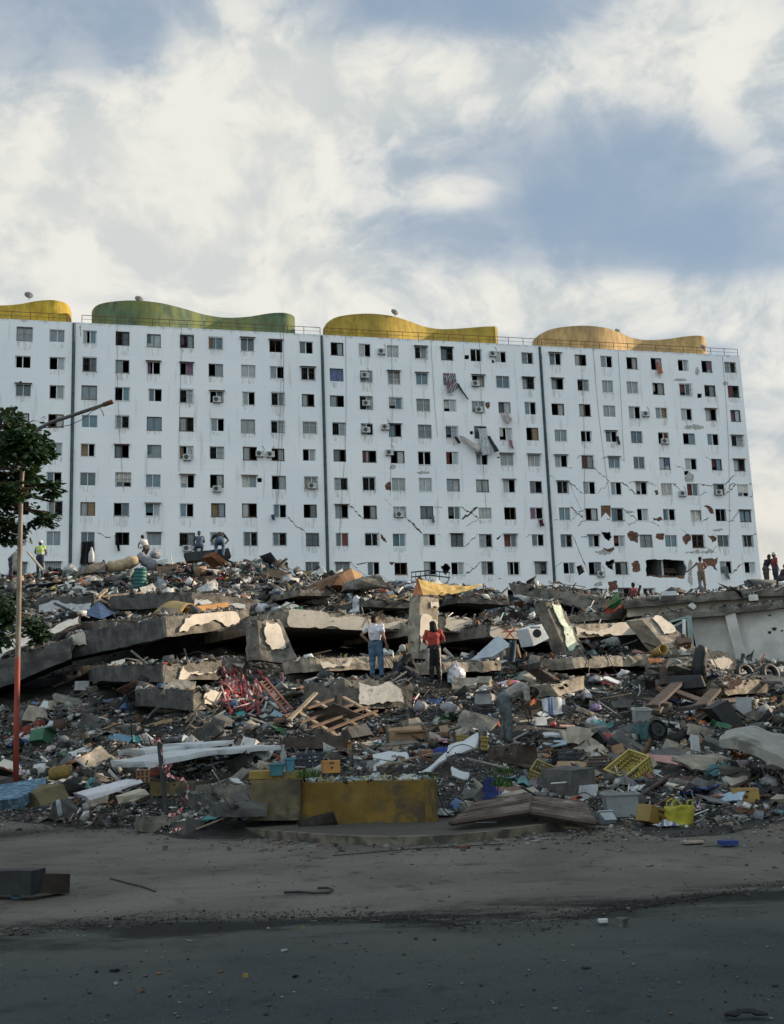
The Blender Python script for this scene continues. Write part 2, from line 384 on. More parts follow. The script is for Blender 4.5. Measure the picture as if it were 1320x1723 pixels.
# damage: block, polygon in photo pixels, dark (open) or brick
DMG = [(3, [(1007.5, 850), (1033, 850), (1033, 873), (1020, 863), (1008, 873)], 'brick'), (3, [(1097, 871), (1113, 868), (1121, 876), (1099, 877)], 'brick'),
       (3, [(1186, 853), (1194, 852), (1203, 866), (1196, 864)], 'brick'), (3, [(1013, 896), (1026, 897), (1030, 903), (1025, 907), (1018, 903)], 'dark'),
       (3, [(1011, 921), (1022, 924), (1038, 920), (1040, 925), (1024, 932), (1012, 930)], 'brick'), (3, [(1105, 898), (1120, 899), (1119, 907), (1105, 906)], 'brick'),
       (3, [(1192, 901), (1206, 905), (1205, 910), (1199, 912)], 'brick'), (3, [(1182, 943), (1208, 942), (1207, 957), (1196, 951), (1188, 955)], 'brick'),
       (3, [(1016, 944), (1036, 943), (1037, 962), (1029, 957), (1018, 951)], 'dark'), (3, [(1021, 980), (1041, 979), (1044, 992), (1030, 996), (1022, 992)], 'brick'),
       (3, [(1102, 826), (1107, 825), (1109, 831), (1104, 833)], 'brick'), (3, [(1160, 745), (1166, 742), (1173, 748), (1167, 757), (1162, 756)], 'brick'),
       (3, [(1112, 986), (1154, 986), (1155, 997), (1113, 996)], 'dark'),
       (2, [(640, 898), (645, 901), (651, 912), (646, 910)], 'brick'), (2, [(743, 954), (750, 951), (758, 955), (752, 963), (746, 961)], 'dark'),
       (2, [(655, 948), (662, 945), (665, 947), (658, 951)], 'brick'), (2, [(834, 906), (840, 903), (846, 900), (842, 906), (836, 909)], 'dark'),
       (2, [(650, 816), (656, 813), (661, 817), (657, 823), (650, 822)], 'brick'), (2, [(814, 677), (826, 676), (827, 683), (822, 689), (815, 684)], 'brick'),
       (2, [(834, 768), (846, 767), (845, 773), (835, 774)], 'dark'), (2, [(791, 726), (796, 725), (798, 730), (792, 731)], 'dark'),
       (1, [(330, 903), (341, 902), (342, 911), (334, 909)], 'dark'), (0, [(32, 642), (36, 641), (37, 645), (33, 645)], 'dark')]
DMG += [(3, [(1055, 899), (1066, 896), (1078, 902), (1074, 912), (1060, 910)], 'brick'), (3, [(1150, 903), (1160, 899), (1166, 908), (1156, 916)], 'brick'), (3, [(1207, 863), (1214, 860), (1216, 872), (1209, 876)], 'brick'), (3, [(971, 954), (979, 951), (984, 962), (975, 968)], 'dark'), (3, [(1063, 948), (1074, 944), (1078, 958), (1066, 962)], 'brick'), (3, [(1222, 948), (1234, 944), (1240, 952), (1230, 962)], 'brick'), (2, [(852, 948), (860, 944), (866, 952), (857, 960)], 'brick')]
# extra small square holes where wall units were taken out
for (b, x, y) in ((2, 786, 601), (2, 831, 608), (2, 663, 764), (3, 1178, 666), (1, 437, 808), (3, 1156, 796)): DMG.append((b, [(x-3.5, y-3.5), (x+3.5, y-3.5), (x+3.5, y+3), (x-3.5, y+3)], 'dark'))
BIG = [(1087, 943), (1120, 940.5), (1151, 943), (1156, 953), (1153, 974), (1120, 972), (1088, 970)]
SCARS = [(3, 1147, 640, 14, 4), (3, 1174, 625, 5, 13), (3, 1170, 719, 22, 5), (3, 1160, 752, 12, 12), (3, 1160, 803, 11, 10), (3, 1221, 644, 6, 5), (3, 1210, 892, 12, 3), (3, 1180, 930, 30, 2),
         (3, 1018, 930, 17, 6), (3, 1150, 982, 14, 30), (2, 715, 795, 12, 4), (2, 659, 785, 10, 5), (2, 822, 866, 8, 3), (3, 1162, 965, 7, 24), (3, 1010, 983, 10, 5), (3, 1060, 862, 12, 3), (2, 760, 665, 3, 2), (1, 165, 620, 3, 6), (1, 137, 560, 3, 16)]
ACS = {(1, 10): (365, 673), (1, 11): (315, 770), (1, 12): (365, 823), (1, 13): (525, 818), (1, 14): (315, 923), (2, 15): (614, 632), (2, 16): (616, 679), (2, 17): (616, 724), (2, 18): (800, 646), (2, 19): (806, 690),
       (2, 20): (642, 592), (2, 21): (672, 866), (2, 22): (829, 596), (3, 23): (1118, 743), (3, 24): (1148, 931-100), (3, 25): (1209, 829), (3, 26): (1011, 966), (3, 27): (1086, 697), (2, 28): (648, 719), (1, 29): (437, 764), (1, 30): (455, 765), (2, 31): (655, 784-22), (1, 32): (330, 855+70)}
CURT = [(.20, .05, .05), (.42, .40, .36), (.10, .15, .30), (.5, .5, .5), (.25, .12, .20), (.30, .20, .10), (.10, .22, .24), (.6, .58, .52), (.12, .12, .13)]
wr = random.Random(5)
def _cr(a, b, c): return (b[0]-a[0])*(c[1]-a[1])-(b[1]-a[1])*(c[0]-a[0])
def _in(p, l):
    c = False
    for i in range(len(l)):
        a, b = l[i], l[i-1]
        if (a[1] > p[1]) != (b[1] > p[1]) and p[0] < (b[0]-a[0])*(p[1]-a[1])/(b[1]-a[1])+a[0]: c = not c
    return c
def clash(A_, B_, own=False):
    """do two closed loops cross, or one lie inside the other (own: does a loop cross itself)"""
    n, m = len(A_), len(B_)
    for i in range(n):
        a, b = A_[i], A_[(i+1) % n]
        for j in range(m):
            if own and (abs(i-j) <= 1 or abs(i-j) == n-1): continue
            c, d = B_[j], B_[(j+1) % m]
            if _cr(a, b, c)*_cr(a, b, d) < 0 and _cr(c, d, a)*_cr(c, d, b) < 0: return True
    return False if own else (_in(A_[0], B_) or _in(B_[0], A_))
blocks = []
for bi in range(4):
    u0, u1 = BU[bi]
    rb = root('apartment_block', FW((u0+u1)/2, 0, 0), ['white flats block at far left with a yellow rounded roof parapet, partly behind the tree', 'white flats block under the long green rounded roof parapet',
        'white flats block under the long yellow rounded roof parapet, laundry blowing from its windows', 'white flats block at far right with tan roof parapet and broken brick walls low down'][bi], 'building', 'white apartment blocks in one row')
    blocks.append(rb)
    wins = []
    for ci, cu in enumerate(COLS[bi]):
        for ri, z in enumerate(ROWZ):
            w = 1.42+wr.uniform(-.08, .12); h = 1.36+wr.uniform(-.10, .12); u = cu+wr.uniform(-.10, .10); zz = z+wr.uniform(-.05, .05)
            if bi == 3 and ri in (8, 9) and ci in (4, 5): 
                if ri == 8 or ci == 5: continue
            if bi == 1 and ri == 7 and ci == 0: zz -= .75; h = 2.9
            if bi == 2 and ri == 8 and ci == 0: pass
            wins.append((u-w/2, u+w/2, zz-h/2, zz+h/2, ri, ci))
    def inside(p, m=.07):
        for a in wins:
            if a[0]-m < p[0] < a[1]+m and a[2]-m < p[1] < a[3]+m: return a
        return None
    loops = [[(a[0], a[2]), (a[1], a[2]), (a[1], a[3]), (a[0], a[3])] for a in wins]
    dl = []
    for q, (b, poly, kind) in enumerate(DMG):
        if b != bi: continue
        ccx = sum(p[0] for p in poly)/len(poly); ccy = sum(p[1] for p in poly)/len(poly); gr_ = 1.35 if len(poly) > 4 else 1.1
        poly = [(ccx+(p[0]-ccx)*min(gr_, 1.12), ccy+(p[1]-ccy)*(1.6 if gr_ > 1.2 else 1.1)) for p in poly]
        pp = jag([fac(*p) for p in poly], .2, 3, q) if len(poly) > 4 or kind == 'brick' else [fac(*p) for p in poly]
        out = []
        for p in pp:
            a = inside(p)
            if a:                                # push the corner out of the window
                ds = [(p[0]-a[0]+.08, (-1, 0)), (a[1]-p[0]+.08, (1, 0)), (p[1]-a[2]+.08, (0, -1)), (a[3]-p[1]+.08, (0, 1))]
                d, n = min(ds, key=lambda t: t[0]); p = (p[0]+n[0]*d, p[1]+n[1]*d)
            out.append(p)
        bb = [min(p[0] for p in out), max(p[0] for p in out), min(p[1] for p in out), max(p[1] for p in out)]
        bad = any(bb[0] < c[0] < bb[1] and bb[2] < c[1] < bb[3] for l in loops for c in l)
        base_l = out; q_ = 1.0
        while q_ > .3 and (clash(out, out, True) or any(clash(out, l2) for l2 in loops)):
            q_ *= .9; mx_ = sum(p[0] for p in base_l)/len(base_l); mz_ = sum(p[1] for p in base_l)/len(base_l)
            out = [(mx_+(p[0]-mx_)*q_, mz_+(p[1]-mz_)*q_) for p in (base_l if q_ > .6 else [fac(*p) for p in poly])]
        if q_ <= .3: continue
        dl.append((out, kind)); loops.append(out)
    if bi == 3: bl = jag([fac(*p) for p in BIG], .10, 3, 77); 
    if bi == 3:
        loops[:] = [l for l in loops if not clash(l, bl)]; dl[:] = [d for d in dl if not clash(d[0], bl)]; wins[:] = [w for w in wins if not clash([(w[0], w[2]), (w[1], w[2]), (w[1], w[3]), (w[0], w[3])], bl)]; dl.append((bl, 'dark')); loops.append(bl)
    outer = [(u0+.02, -.5), (u1-.02, -.5), (u1-.02, ZTOP), (u0+.02, ZTOP)]
    cv, ce = [], []
    for l in [outer]+loops:
        k = len(cv); cv += [Vector(p) for p in l]; ce += [(k+i, k+(i+1) % len(l)) for i in range(len(l))]
    rv, re_, rf, _a, _b, _c = delaunay_2d_cdt(cv, ce, [], 0, 1e-5)
    mb = MB()
    def inpoly(x, y, l):
        c = False
        for i in range(len(l)):
            a, b = l[i], l[i-1]
            if (a[1] > y) != (b[1] > y) and x < (b[0]-a[0])*(y-a[1])/(b[1]-a[1])+a[0]: c = not c
        return c
    for v in rv: mb.av(FW(v.x, v.y, 0))
    for f in rf:
        cx_, cy_ = sum(rv[q].x for q in f)/len(f), sum(rv[q].y for q in f)/len(f)
        if any(inpoly(cx_, cy_, l) for l in loops): continue
        mb.af(f)
    for l in loops:
        k = len(mb.v); n = len(l)
        for p in l: mb.av(FW(p[0], p[1], 0))
        for p in l: mb.av(FW(p[0], p[1], .22))
        for i in range(n): j = (i+1) % n; mb.af((k+i, k+j, k+n+j, k+n+i))
    # sides, back, top parapet
    DEP = 15.0
    def qd(a, b, c, d): k = len(mb.v); [mb.av(x) for x in (a, b, c, d)]; mb.af((k, k+1, k+2, k+3))
    for uu in (u0+.02, u1-.02): qd(FW(uu, -.5, 0), FW(uu, -.5, DEP), FW(uu, ZTOP, DEP), FW(uu, ZTOP, 0))
    qd(FW(u0+.02, -.5, DEP), FW(u1-.02, -.5, DEP), FW(u1-.02, ZTOP, DEP), FW(u0+.02, ZTOP, DEP))
    qd(FW(u0+.02, ZTOP, 0), FW(u1-.02, ZTOP, 0), FW(u1-.02, ZTOP, .3), FW(u0+.02, ZTOP, .3))
    qd(FW(u0+.02, ZTOP, .3), FW(u1-.02, ZTOP, .3), FW(u1-.02, ZTOP-.3, .3), FW(u0+.02, ZTOP-.3, .3))
    qd(FW(u0+.02, ZTOP-.3, .3), FW(u1-.02, ZTOP-.3, .3), FW(u1-.02, ZTOP-.3, DEP), FW(u0+.02, ZTOP-.3, DEP))
    obj('wall', mb, M_WALL, rb)
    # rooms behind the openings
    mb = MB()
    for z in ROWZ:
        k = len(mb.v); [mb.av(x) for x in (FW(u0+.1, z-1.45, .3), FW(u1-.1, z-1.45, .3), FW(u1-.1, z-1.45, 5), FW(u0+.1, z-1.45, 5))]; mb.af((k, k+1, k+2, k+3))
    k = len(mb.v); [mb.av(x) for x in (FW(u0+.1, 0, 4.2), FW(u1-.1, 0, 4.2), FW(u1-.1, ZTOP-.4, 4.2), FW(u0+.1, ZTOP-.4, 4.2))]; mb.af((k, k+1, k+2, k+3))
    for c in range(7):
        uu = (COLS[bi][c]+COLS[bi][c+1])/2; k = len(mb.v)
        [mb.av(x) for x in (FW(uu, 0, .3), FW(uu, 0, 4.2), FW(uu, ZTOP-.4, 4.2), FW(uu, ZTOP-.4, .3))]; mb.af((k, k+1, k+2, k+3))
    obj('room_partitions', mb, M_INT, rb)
    # exposed brick behind fallen plaster
    for l, kind in dl:
        if kind != 'brick': continue
        k = len(l); cu = sum(p[0] for p in l)/k; cz = sum(p[1] for p in l)/k
        mb = MB(); mb.prism([FW(p[0]+(p[0]-cu)*.03, p[1]+(p[1]-cz)*.03, .10+.05*nz((p[0], p[1], 0), 3)) for p in l], -FN*.1)
        for t in range(int(4+k/3)):
            r = random.uniform(0, .8); p = random.choice(l)
            mb.box(FW(cu+(p[0]-cu)*r, cz+(p[1]-cz)*r, .07), (.22, .10, .09), Euler((0, 0, random.uniform(-.3, .3))).to_matrix(), .1)
        obj('exposed_brick', mb, M_BRICK, rb)
    # scraped paint
    for (b, x, y, rx, ry) in SCARS:
        if b != bi: continue
        for h in range(3):
            cx, cy = x+random.uniform(-.5, .5)*rx, y+random.uniform(-.4, .4)*ry
            pl = [(cx+math.cos(a*PI/4)*rx*random.uniform(.35, .75), cy+math.sin(a*PI/4)*ry*random.uniform(.35, .75)) for a in range(8)]
            pl = jag([fac(*p) for p in pl], .3, 2, int(x+h))
            if any(inside(p, .02) for p in pl) : continue
            mb = MB(); mb.prism([FW(p[0], p[1], -.004-.003*h) for p in pl], FN*.001)
            obj('scraped_patch', mb, M_STAIN, rb)
    # windows
    for (a0, a1, z0, z1, ri, ci) in wins:
        w = a1-a0; h = z1-z0; t = .055; fr = MB(); dpt = .12
        fm = wr.choices([0, 1, 2, 3], [6, 1.4, 1.2, .8])[0]
        def bar(ua, ub, za, zb, wq=dpt, th=.05):
            fr.prism([FW(ua, za, wq), FW(ub, za, wq), FW(ub, zb, wq), FW(ua, zb, wq)], -FN*th)
        bar(a0, a1, z0, z0+t); bar(a0, a1, z1-t, z1); bar(a0, a0+t, z0+t, z1-t); bar(a1-t, a1, z0+t, z1-t)
        sill = wr.random()
        if sill < .6: fr.prism([FW(a0-.05, z0-.05, -.04), FW(a1+.05, z0-.05, -.04), FW(a1+.05, z0-.002, -.04), FW(a0-.05, z0-.002, -.04)], -FN*.1)
        um = (a0+a1)/2+wr.uniform(-.05, .05); side = wr.choice([-1, 1]); op = wr.random()
        bar(um-.03, um+.03, z0+t, z1-t, dpt-.03)
        if op < .75 :                           # one leaf slid open
            ua = um if side > 0 else a0+t
            bar(ua+.0, ua+.07, z0+t, z1-t, dpt+.06); e = (a1-t if side > 0 else um); bar(e-.07, e, z0+t, z1-t, dpt+.06)
        wf = obj('window', fr, [M_ALU, M_HOOD, M_WOOD, mat('grey_frame', (.25, .26, .27), .6, .2, 4, 0)][fm], rb)
        gl = MB(); missing = wr.random()
        halves = [(a0+t, um-.03), (um+.03, a1-t)]
        use = halves if op > .75 else [halves[1] if side > 0 else halves[0]]
        if missing > .10:
            for (x0, x1) in use: gl.prism([FW(x0, z0+t, dpt+.08), FW(x1, z0+t, dpt+.08), FW(x1, z1-t, dpt+.08), FW(x0, z1-t, dpt+.08)], -FN*.008)
            gcol = wr.choice([(.055, .085, .10), (.16, .20, .22), (.30, .33, .34), (.09, .16, .20), (.22, .25, .25)])
            obj('pane', gl, mat('pane_%d' % int(gcol[0]*100), gcol, .12, .2, .8, 0, spec=.55), wf)
        if wr.random() < .42:
            cc = wr.choice(CURT); cu = MB(); cu.smooth = True
            lo = wr.choice([0, 0, .3]); x0, x1 = wr.choice([(a0+t, a1-t), (a0+t, um), (um, a1-t), (a0+t, a0+w*.3)])
            dd = dpt+.02 if wr.random() < .3 else .32
            cu.grid(lambda s, q: FW(x0+(x1-x0)*s, z0+t+(h-2*t)*(lo+(1-lo)*q), dd+.05*math.sin(s*22)+.03*nz((s*5, q*3, a0))), 14, 4)
            obj('curtain', cu, cmat(cc), wf)
        if wr.random() < .24 or (ri > 6 and wr.random() < .2):    # burglar bars
            gr = MB(); oo = wr.choice([.03, .25])
            nb = 7
            for i in range(nb+1): uu = a0+.02+(w-.04)*i/nb; gr.tube(FW(uu, z0, -oo), FW(uu, z1, -oo), .014, n=4)
            for zz in (z0, (z0+z1)/2, z1): gr.tube(FW(a0, zz, -oo), FW(a1, zz, -oo), .018, n=4)
            if oo > .1:
                for uu in (a0, a1):
                    for zz in (z0, z1): gr.tube(FW(uu, zz, -oo), FW(uu, zz, 0), .014, n=4)
            obj('window_bars', gr, M_HOOD, wf)
        if wr.random() < .24:                   # small hood
            hd = MB(); hd.prism([FW(a0-.12, z1+.05, 0), FW(a1+.12, z1+.05, 0), FW(a1+.12, z1-.02, -.38), FW(a0-.12, z1-.02, -.38)], (0, 0, .025))
            obj('window_hood', hd, wr.choice([M_HOOD, M_HOOD, M_RUST, M_CONC]), wf)
    # rain and rust stains under the sills
    mb = MB()
    for (a0, a1, z0, z1, ri, ci) in wins:
        if wr.random() < .6:
            L = wr.uniform(.5, 1.3); x0, x1 = a0-.05, a1+.05
            q = [(x0, z0-.06), (x1, z0-.06), (x1-.1, z0-L*.6), (x1-.45, z0-L), (x0+.5, z0-L*.8), (x0+.12, z0-L*wr.uniform(.5, 1))]
            if any(inside(p, .02) for p in q): continue
            k = len(mb.v); [mb.av(FW(p[0], p[1], -.004)) for p in q]; mb.af(range(k, k+6))
    props(obj('rain_stains', mb, M_RAIN, rb), None, None, kind='stuff')
    # railing along the roof edge
    ra, rbb = (u0+.3, u1-.15) if bi else (u0, -.9)
    if bi == 1: ra = .55
    mb = MB(); nn = int((rbb-ra)/1.75)
    for i in range(nn+1):
        uu = ra+(rbb-ra)*i/nn; mb.tube(FW(uu, ZTOP-.02, .14), FW(uu, ZTOP+.85, .14), .035, n=5)
    mb.tube(FW(ra, ZTOP+.85, .14), FW(rbb, ZTOP+.85, .14), .035, n=5); mb.tube(FW(ra, ZTOP+.42, .14), FW(rbb, ZTOP+.42, .14), .02, n=5)
    obj('railing', mb, M_RUST, rb)
    # S-curved rooftop parapet (real plan: bulges towards the street, swings back, bulges again)
    sh = {0: 1.7, 1: 0, 2: -.1, 3: .35}[bi]; xs = {0: 1, 1: 1, 2: .94, 3: .97}[bi]
    plan = [(1.9, 6.5), (1.95, 4.4), (2.6, 2.6), (4.2, 1.5), (6.2, 1.0), (8.6, 1.3), (11, 2.5), (13.4, 4.0), (15.8, 4.6), (18.2, 4.0), (20.4, 2.6), (21.9, 2.2), (22.9, 2.9), (23.2, 4.4), (23.2, 7), (22, 10), (18, 11), (12, 11), (6, 10.5), (3, 9)]
    if bi == 2: plan[9:14] = [(18.2, 4.1), (20.6, 3.2), (22.2, 2.8), (22.35, 2.9), (22.4, 4.4)]
    cl = spl(plan+[plan[0]], 5)[:-1]
    cl = [(u0+(x*xs)+sh, y) for x, y in cl]
    mb = MB(); mb.smooth = False; k = len(cl); HT = 45.55
    for (dz, inn) in ((ZTOP-.31, 0), (HT, 0), (HT, .25), (ZTOP-.31, .25)):
        for i, (x, y) in enumerate(cl):
            a, b = cl[i-1], cl[(i+1) % k]; nx, ny = b[1]-a[1], -(b[0]-a[0]); L = math.hypot(nx, ny)
            mb.av(FW(x-nx/L*inn*-1, dz, y-ny/L*inn*-1) if inn else FW(x, dz, y))
    for q in range(3):
        for i in range(k): j = (i+1) % k; mb.af((q*k+i, q*k+j, (q+1)*k+j, (q+1)*k+i))
    dc = [(.46, .31, .035), (.085, .125, .075), (.34, .24, .04), (.42, .28, .12)][bi]; d2 = [(.32, .23, .05), (.20, .21, .06), (.25, .19, .045), (.27, .20, .11)][bi]
    obj('roof_parapet', mb, mat('parapet_paint_%s' % 'abcd'[bi], dc, .85, .3, 1.5, .4, c2=d2, c2t=(.36, .72), c2s=.6, stretch=(1, 1, .5)), rb, label=['bright yellow curved parapet', 'green curved parapet with bleached yellow stains', 'mustard yellow curved parapet', 'faded tan curved parapet'][bi])
    # drain pipe in the movement joint
    if bi < 3:
        mb = MB(); uu = u1
        mb.prism([FW(uu-.17, 0, -.06), FW(uu+.15, 0, -.06), FW(uu+.15, ZTOP-.1, -.06), FW(uu-.17, ZTOP-.1, -.06)], -FN*.05)
        mb.tube(FW(uu+.02, 0, -.16), FW(uu+.02, ZTOP-.2, -.16), .09, n=8)
        for z in range(2, 42, 3): mb.tube(FW(uu+.02, z, -.16), FW(uu+.02, z+.12, -.16), .12, n=8)
        obj('drain_pipe', mb, mat('joint_paint', (.055, .085, .095), .6, .35, 1.2, .1), rb)
    # air conditioners
    for key, (x, y) in ACS.items():
        if key[0] != bi: continue
        u, z = fac(x, y); mb = MB(Matrix.Translation(FW(u, z, -.2)) @ Matrix((FU, -FN, Vector((0, 0, 1)))).transposed().to_4x4())
        mb.box((0, 0, 0), (.84, .32, .60)); a = obj('air_conditioner', mb, mat('unit_paint', (.42, .43, .43), .6, .2, 4, .05), rb)
        f = MB(mb.M); f.tube((-.12, -.165, 0), (-.12, -.18, 0), .23, n=14); obj('fan_grille', f, M_HOOD, a)
        f = MB(mb.M); f.box((-.3, .0, -.36), (.04, .4, .06)); f.box((.3, .0, -.36), (.04, .4, .06)); f.path([(.35, 0, .1), (.5, .1, .5), (.3, .12, .9)], .025, 5); obj('bracket', f, M_RUST, a)
    # linked cracks running from window corner to window corner
    byc = {(w[4], w[5]): w for w in wins}
    for i in range({0: 0, 1: 2, 2: 9, 3: 24}[bi]):
        ri, ci = wr.randint(4 if bi == 3 else 6, 8), wr.randint(0, 6); a_, b_ = byc.get((ri, ci)), byc.get((ri+wr.choice([0, 0, 1]) if ri < 8 else ri, ci+1))
        if not a_ or not b_: continue
        up_ = wr.random() < .5; p0 = (a_[1]+.03, a_[3] if up_ else a_[2]); p1 = (b_[0]-.03, b_[2] if up_ else b_[3]); n = 9; wd = wr.uniform(.05, .13); T_, B_ = [], []
        for j in range(n+1):
            t = j/n; x = p0[0]+(p1[0]-p0[0])*t; z = p0[1]+(p1[1]-p0[1])*t+(wr.uniform(-.16, .16) if 0 < j < n else 0); w_ = wd*wr.uniform(.3, 1.3)*(1 if 0 < j < n else .2); T_.append((x, z+w_)); B_.append((x, z-w_*.6))
        lp = T_+B_[::-1]
        if any(clash(lp, l) for l in loops): continue
        mb = MB(); mb.prism([FW(p[0], p[1], -.005) for p in lp], FN*.001); obj('wall_crack', mb, M_BRICK if wr.random() < .4 else M_HOOD, rb)
    # hanging cables and cracks
    for i in range(4):
        mb = MB(); uu = random.uniform(u0+2, u1-2); zt = ZTOP; pts = [FW(uu+.3*math.sin(j*.35+i)+.08*j*(i-1.5), zt-j*2.2, -.04) for j in range(int(random.uniform(6, 12)))]
        mb.path(pts, .014, 4); obj('cable', mb, M_HOOD, rb)
    if bi > 0:
        for i in range({1: 5, 2: 18, 3: 44}[bi]):
            a = random.choice([w for w in wins if w[4] > {1: 6, 2: 5, 3: 3}[bi]]); x, z = random.choice([(a[0], a[2]), (a[1], a[2]), (a[1], a[3]), (a[0], a[3])]); sx = 1 if x == a[1] else -1
            x += .05*sx; sz = random.choice([-1, 1]); n = random.randint(4, 9); pts = []
            for j in range(n): pts.append((min(max(x, u0+.12), u1-.12-.002*j), z)); x += sx*random.uniform(.08, .25); z += sz*random.uniform(-.1, .25)
            if any(inside(p, -.02) for p in pts): continue
            wd = random.uniform(.04, .11)
            mb = MB(); mb.prism([FW(p[0], p[1], -.004) for p in pts]+[FW(p[0]+wd*.5, p[1]-wd*(1 if 0 < i < n-1 else .2), -.004) for i, p in list(enumerate(pts))[::-1]], FN*.001); obj('wall_crack', mb, M_HOOD, rb)
# torn room fittings in the opened flat
mb = MB()
for (x, y, a, b) in ((1118.5, 956, .18, 2.1),):
    u, z = fac(x, y); mb.prism([FW(u-a/2, z-b/2, .4), FW(u+a/2, z-b/2, .4), FW(u+a/2, z+b/2, .4), FW(u-a/2, z+b/2, .4)], -FN*1.5)
obj('broken_partition', mb, M_WHITE, blocks[3])
mb = MB()
for i in range(90):
    u, z = fac(random.uniform(1090, 1152), random.uniform(971, 974)); mb.box(FW(u, z+.1, random.uniform(.1, 1.4)), (random.uniform(.15, .5), random.uniform(.15, .4), random.uniform(.1, .35)), Euler([random.uniform(0, 3) for _ in range(3)]).to_matrix(), .15)
props(obj('brick_rubble', mb, M_BRICK, blocks[3]), None, None, kind='stuff')
# satellite dishes
for (x, y, w, lab) in ((46, 494, 2.0, 'dish on the bright yellow roof parapet at far left'), (235, 502, 1.4, 'dish on the green roof parapet'), (670, 532, 1.0, 'dish on the mustard yellow roof parapet'),
                       (1065, 572, 3.2, 'dish on the tan roof parapet'), (1190, 594, .3, 'large dark dish at the right end of the roof railing')):
    u, _ = fac(x, y+8); z = HT if x != 1190 else ZTOP+.5
    M = Matrix.Translation(FW(u, z, w+.1)) @ Matrix((FU, -FN, Vector((0, 0, 1)))).transposed().to_4x4()
    r = root('satellite_dish', M.translation, 'satellite '+lab, 'satellite dish', 'satellite dishes on the roofs')
    a = MB(M @ Matrix.Translation((0, 0, .5)) @ Euler((1.15, 0, .3)).to_matrix().to_4x4()); a.lathe([(.02, .12), (.2, .09), (.36, .03), (.45, -.03), (.45, -.05), (.36, 0), (.2, .06), (.02, .10)], 18); obj('dish', a, mat('dish_paint', (.12, .12, .12), .6, .3, 3, 0), r)
    a = MB(M); a.tube((0, 0, -.05), (0, 0, .5), .03); a.tube((0, 0, .5), (.1, -.4, .6), .015); obj('mount', a, M_RUST, r)
# laundry hanging from windows (each a thing of its own)
def hang(pxs, label, c, cat='cloth', name='hanging_cloth', fold=.12, stripes=None, out=.1):
    tl, tr, br, bl = [fac(*p) for p in pxs]
    mb = MB(); mb.smooth = True
    def fn(s, q):
        a = Vector(tl).lerp(Vector(tr), s); b = Vector(bl).lerp(Vector(br), s); p = a.lerp(b, q)
        return FW(p.x+.05*nz((s*4, q*4, tl[0])), p.y, -out-.35*q*math.sin(q*2)-fold*math.sin(s*17+q*2)-.1*nz((s*6, q*5, 1)))
    mb.grid(fn, 18, 14)
    if stripes:
        for i, f in enumerate(mb.f): mb.mi[i] = int((i % 18)/18*stripes*7.3+(i//18)*.37*stripes) % len(c)
        return obj(name, mb, [cmat(x) for x in c], None, label, cat)
    return obj(name, mb, cmat(c), None, label, cat)
hang([(747, 628), (767, 630), (769, 655), (752, 664)], 'bundle of red, white and dark laundry hanging from a window', [(.04, .05, .07), (.45, .12, .16), (.5, .5, .52), (.08, .20, .22), (.06, .06, .1)], 'laundry', 'laundry', stripes=4)
hang([(767, 645), (772, 646), (787, 674), (783, 671)], 'long thin dark strip of cloth trailing beside the laundry bundle', (.08, .10, .11))
hang([(842, 695), (856, 694), (860, 708), (852, 716)], 'pale pink cloth drooping below a dark open window', (.50, .42, .44))
hang([(770, 734), (779, 735), (808, 753), (801, 762)], 'big white sheet blowing sideways from a window', (.70, .66, .62), 'sheet', 'bed_sheet', out=.3)
hang([(803, 722), (818, 722), (823, 766), (808, 769)], 'long pale grey sheet hanging beside the blown white one', (.48, .52, .55), 'sheet', 'bed_sheet', out=.4)
hang([(818, 735), (824, 735), (837, 761), (829, 764)], 'dark purple garment hanging next to the pale grey sheet', (.07, .06, .09), 'garment', 'garment', out=.35)
hang([(764, 735), (769, 735), (774, 746), (770, 748)], 'small black cloth dangling at the root of the blowing white sheet', (.02, .02, .025))
hang([(855, 740), (862, 741), (863, 757), (858, 754)], 'small pink cloth hanging under a half open window', (.45, .22, .28))
hang([(1104, 610), (1107, 609), (1114, 629), (1106, 631)], 'orange cloth hanging from a top floor window', (.55, .16, .06))
hang([(725, 868), (731, 868), (730, 881), (726, 880)], 'small blue cloth hanging under a mid wall window', (.12, .24, .32))
hang([(906, 874), (914, 874), (914, 886), (907, 887)], 'black and red bundle hanging beside the drain pipe', (.10, .02, .03))
hang([(138, 912), (157, 911), (159, 948), (135, 950)], 'black curtain hanging over the tall barred opening', (.012, .013, .016), 'curtain', 'door_curtain', fold=.2)
hang([(193, 900), (199, 900), (202, 928), (198, 929)], 'narrow black cloth hanging from the window next to the black curtain', (.015, .015, .02))
hang([(1036, 735), (1041, 734), (1042, 749), (1038, 750)], 'dark garment hanging at a window of the right block', (.05, .05, .08), 'garment', 'garment')
hang([(1120, 952), (1150, 953), (1149, 962), (1121, 961)], 'brown sideboard cloth inside the opened flat', (.10, .06, .045), out=-1.6)
hang([(456, 866), (462, 866), (462, 877), (457, 875)], 'small blue cloth hanging below a window near the second drain pipe', (.06, .12, .22))
hang([(1215, 953), (1225, 954), (1226, 976), (1220, 973)], 'torn blue grey shutter cloth hanging from the broken window', (.12, .18, .22))
# unseen building added outside the frame on the right to shade the street corner
SB = root('building', (30, 5, 0), 'plain grey unseen building added on the right to shade the street corner', 'building')
mb = MB(); SBX, SBY0, SBY1, SBH = 26, -40, 32.0, 14.0
mb.box((SBX+6, (SBY0+SBY1)/2, SBH/2), (12, SBY1-SBY0, SBH)); obj('wall', mb, M_PLASTB, SB)
mb = MB()
for j in range(19):
    for k in range(3): mb.box((SBX-.02, SBY0+2+j*3.4, 2+3.1*k), (.12, 1.4, 1.4))
obj('windows', mb, M_GLASS, SB)
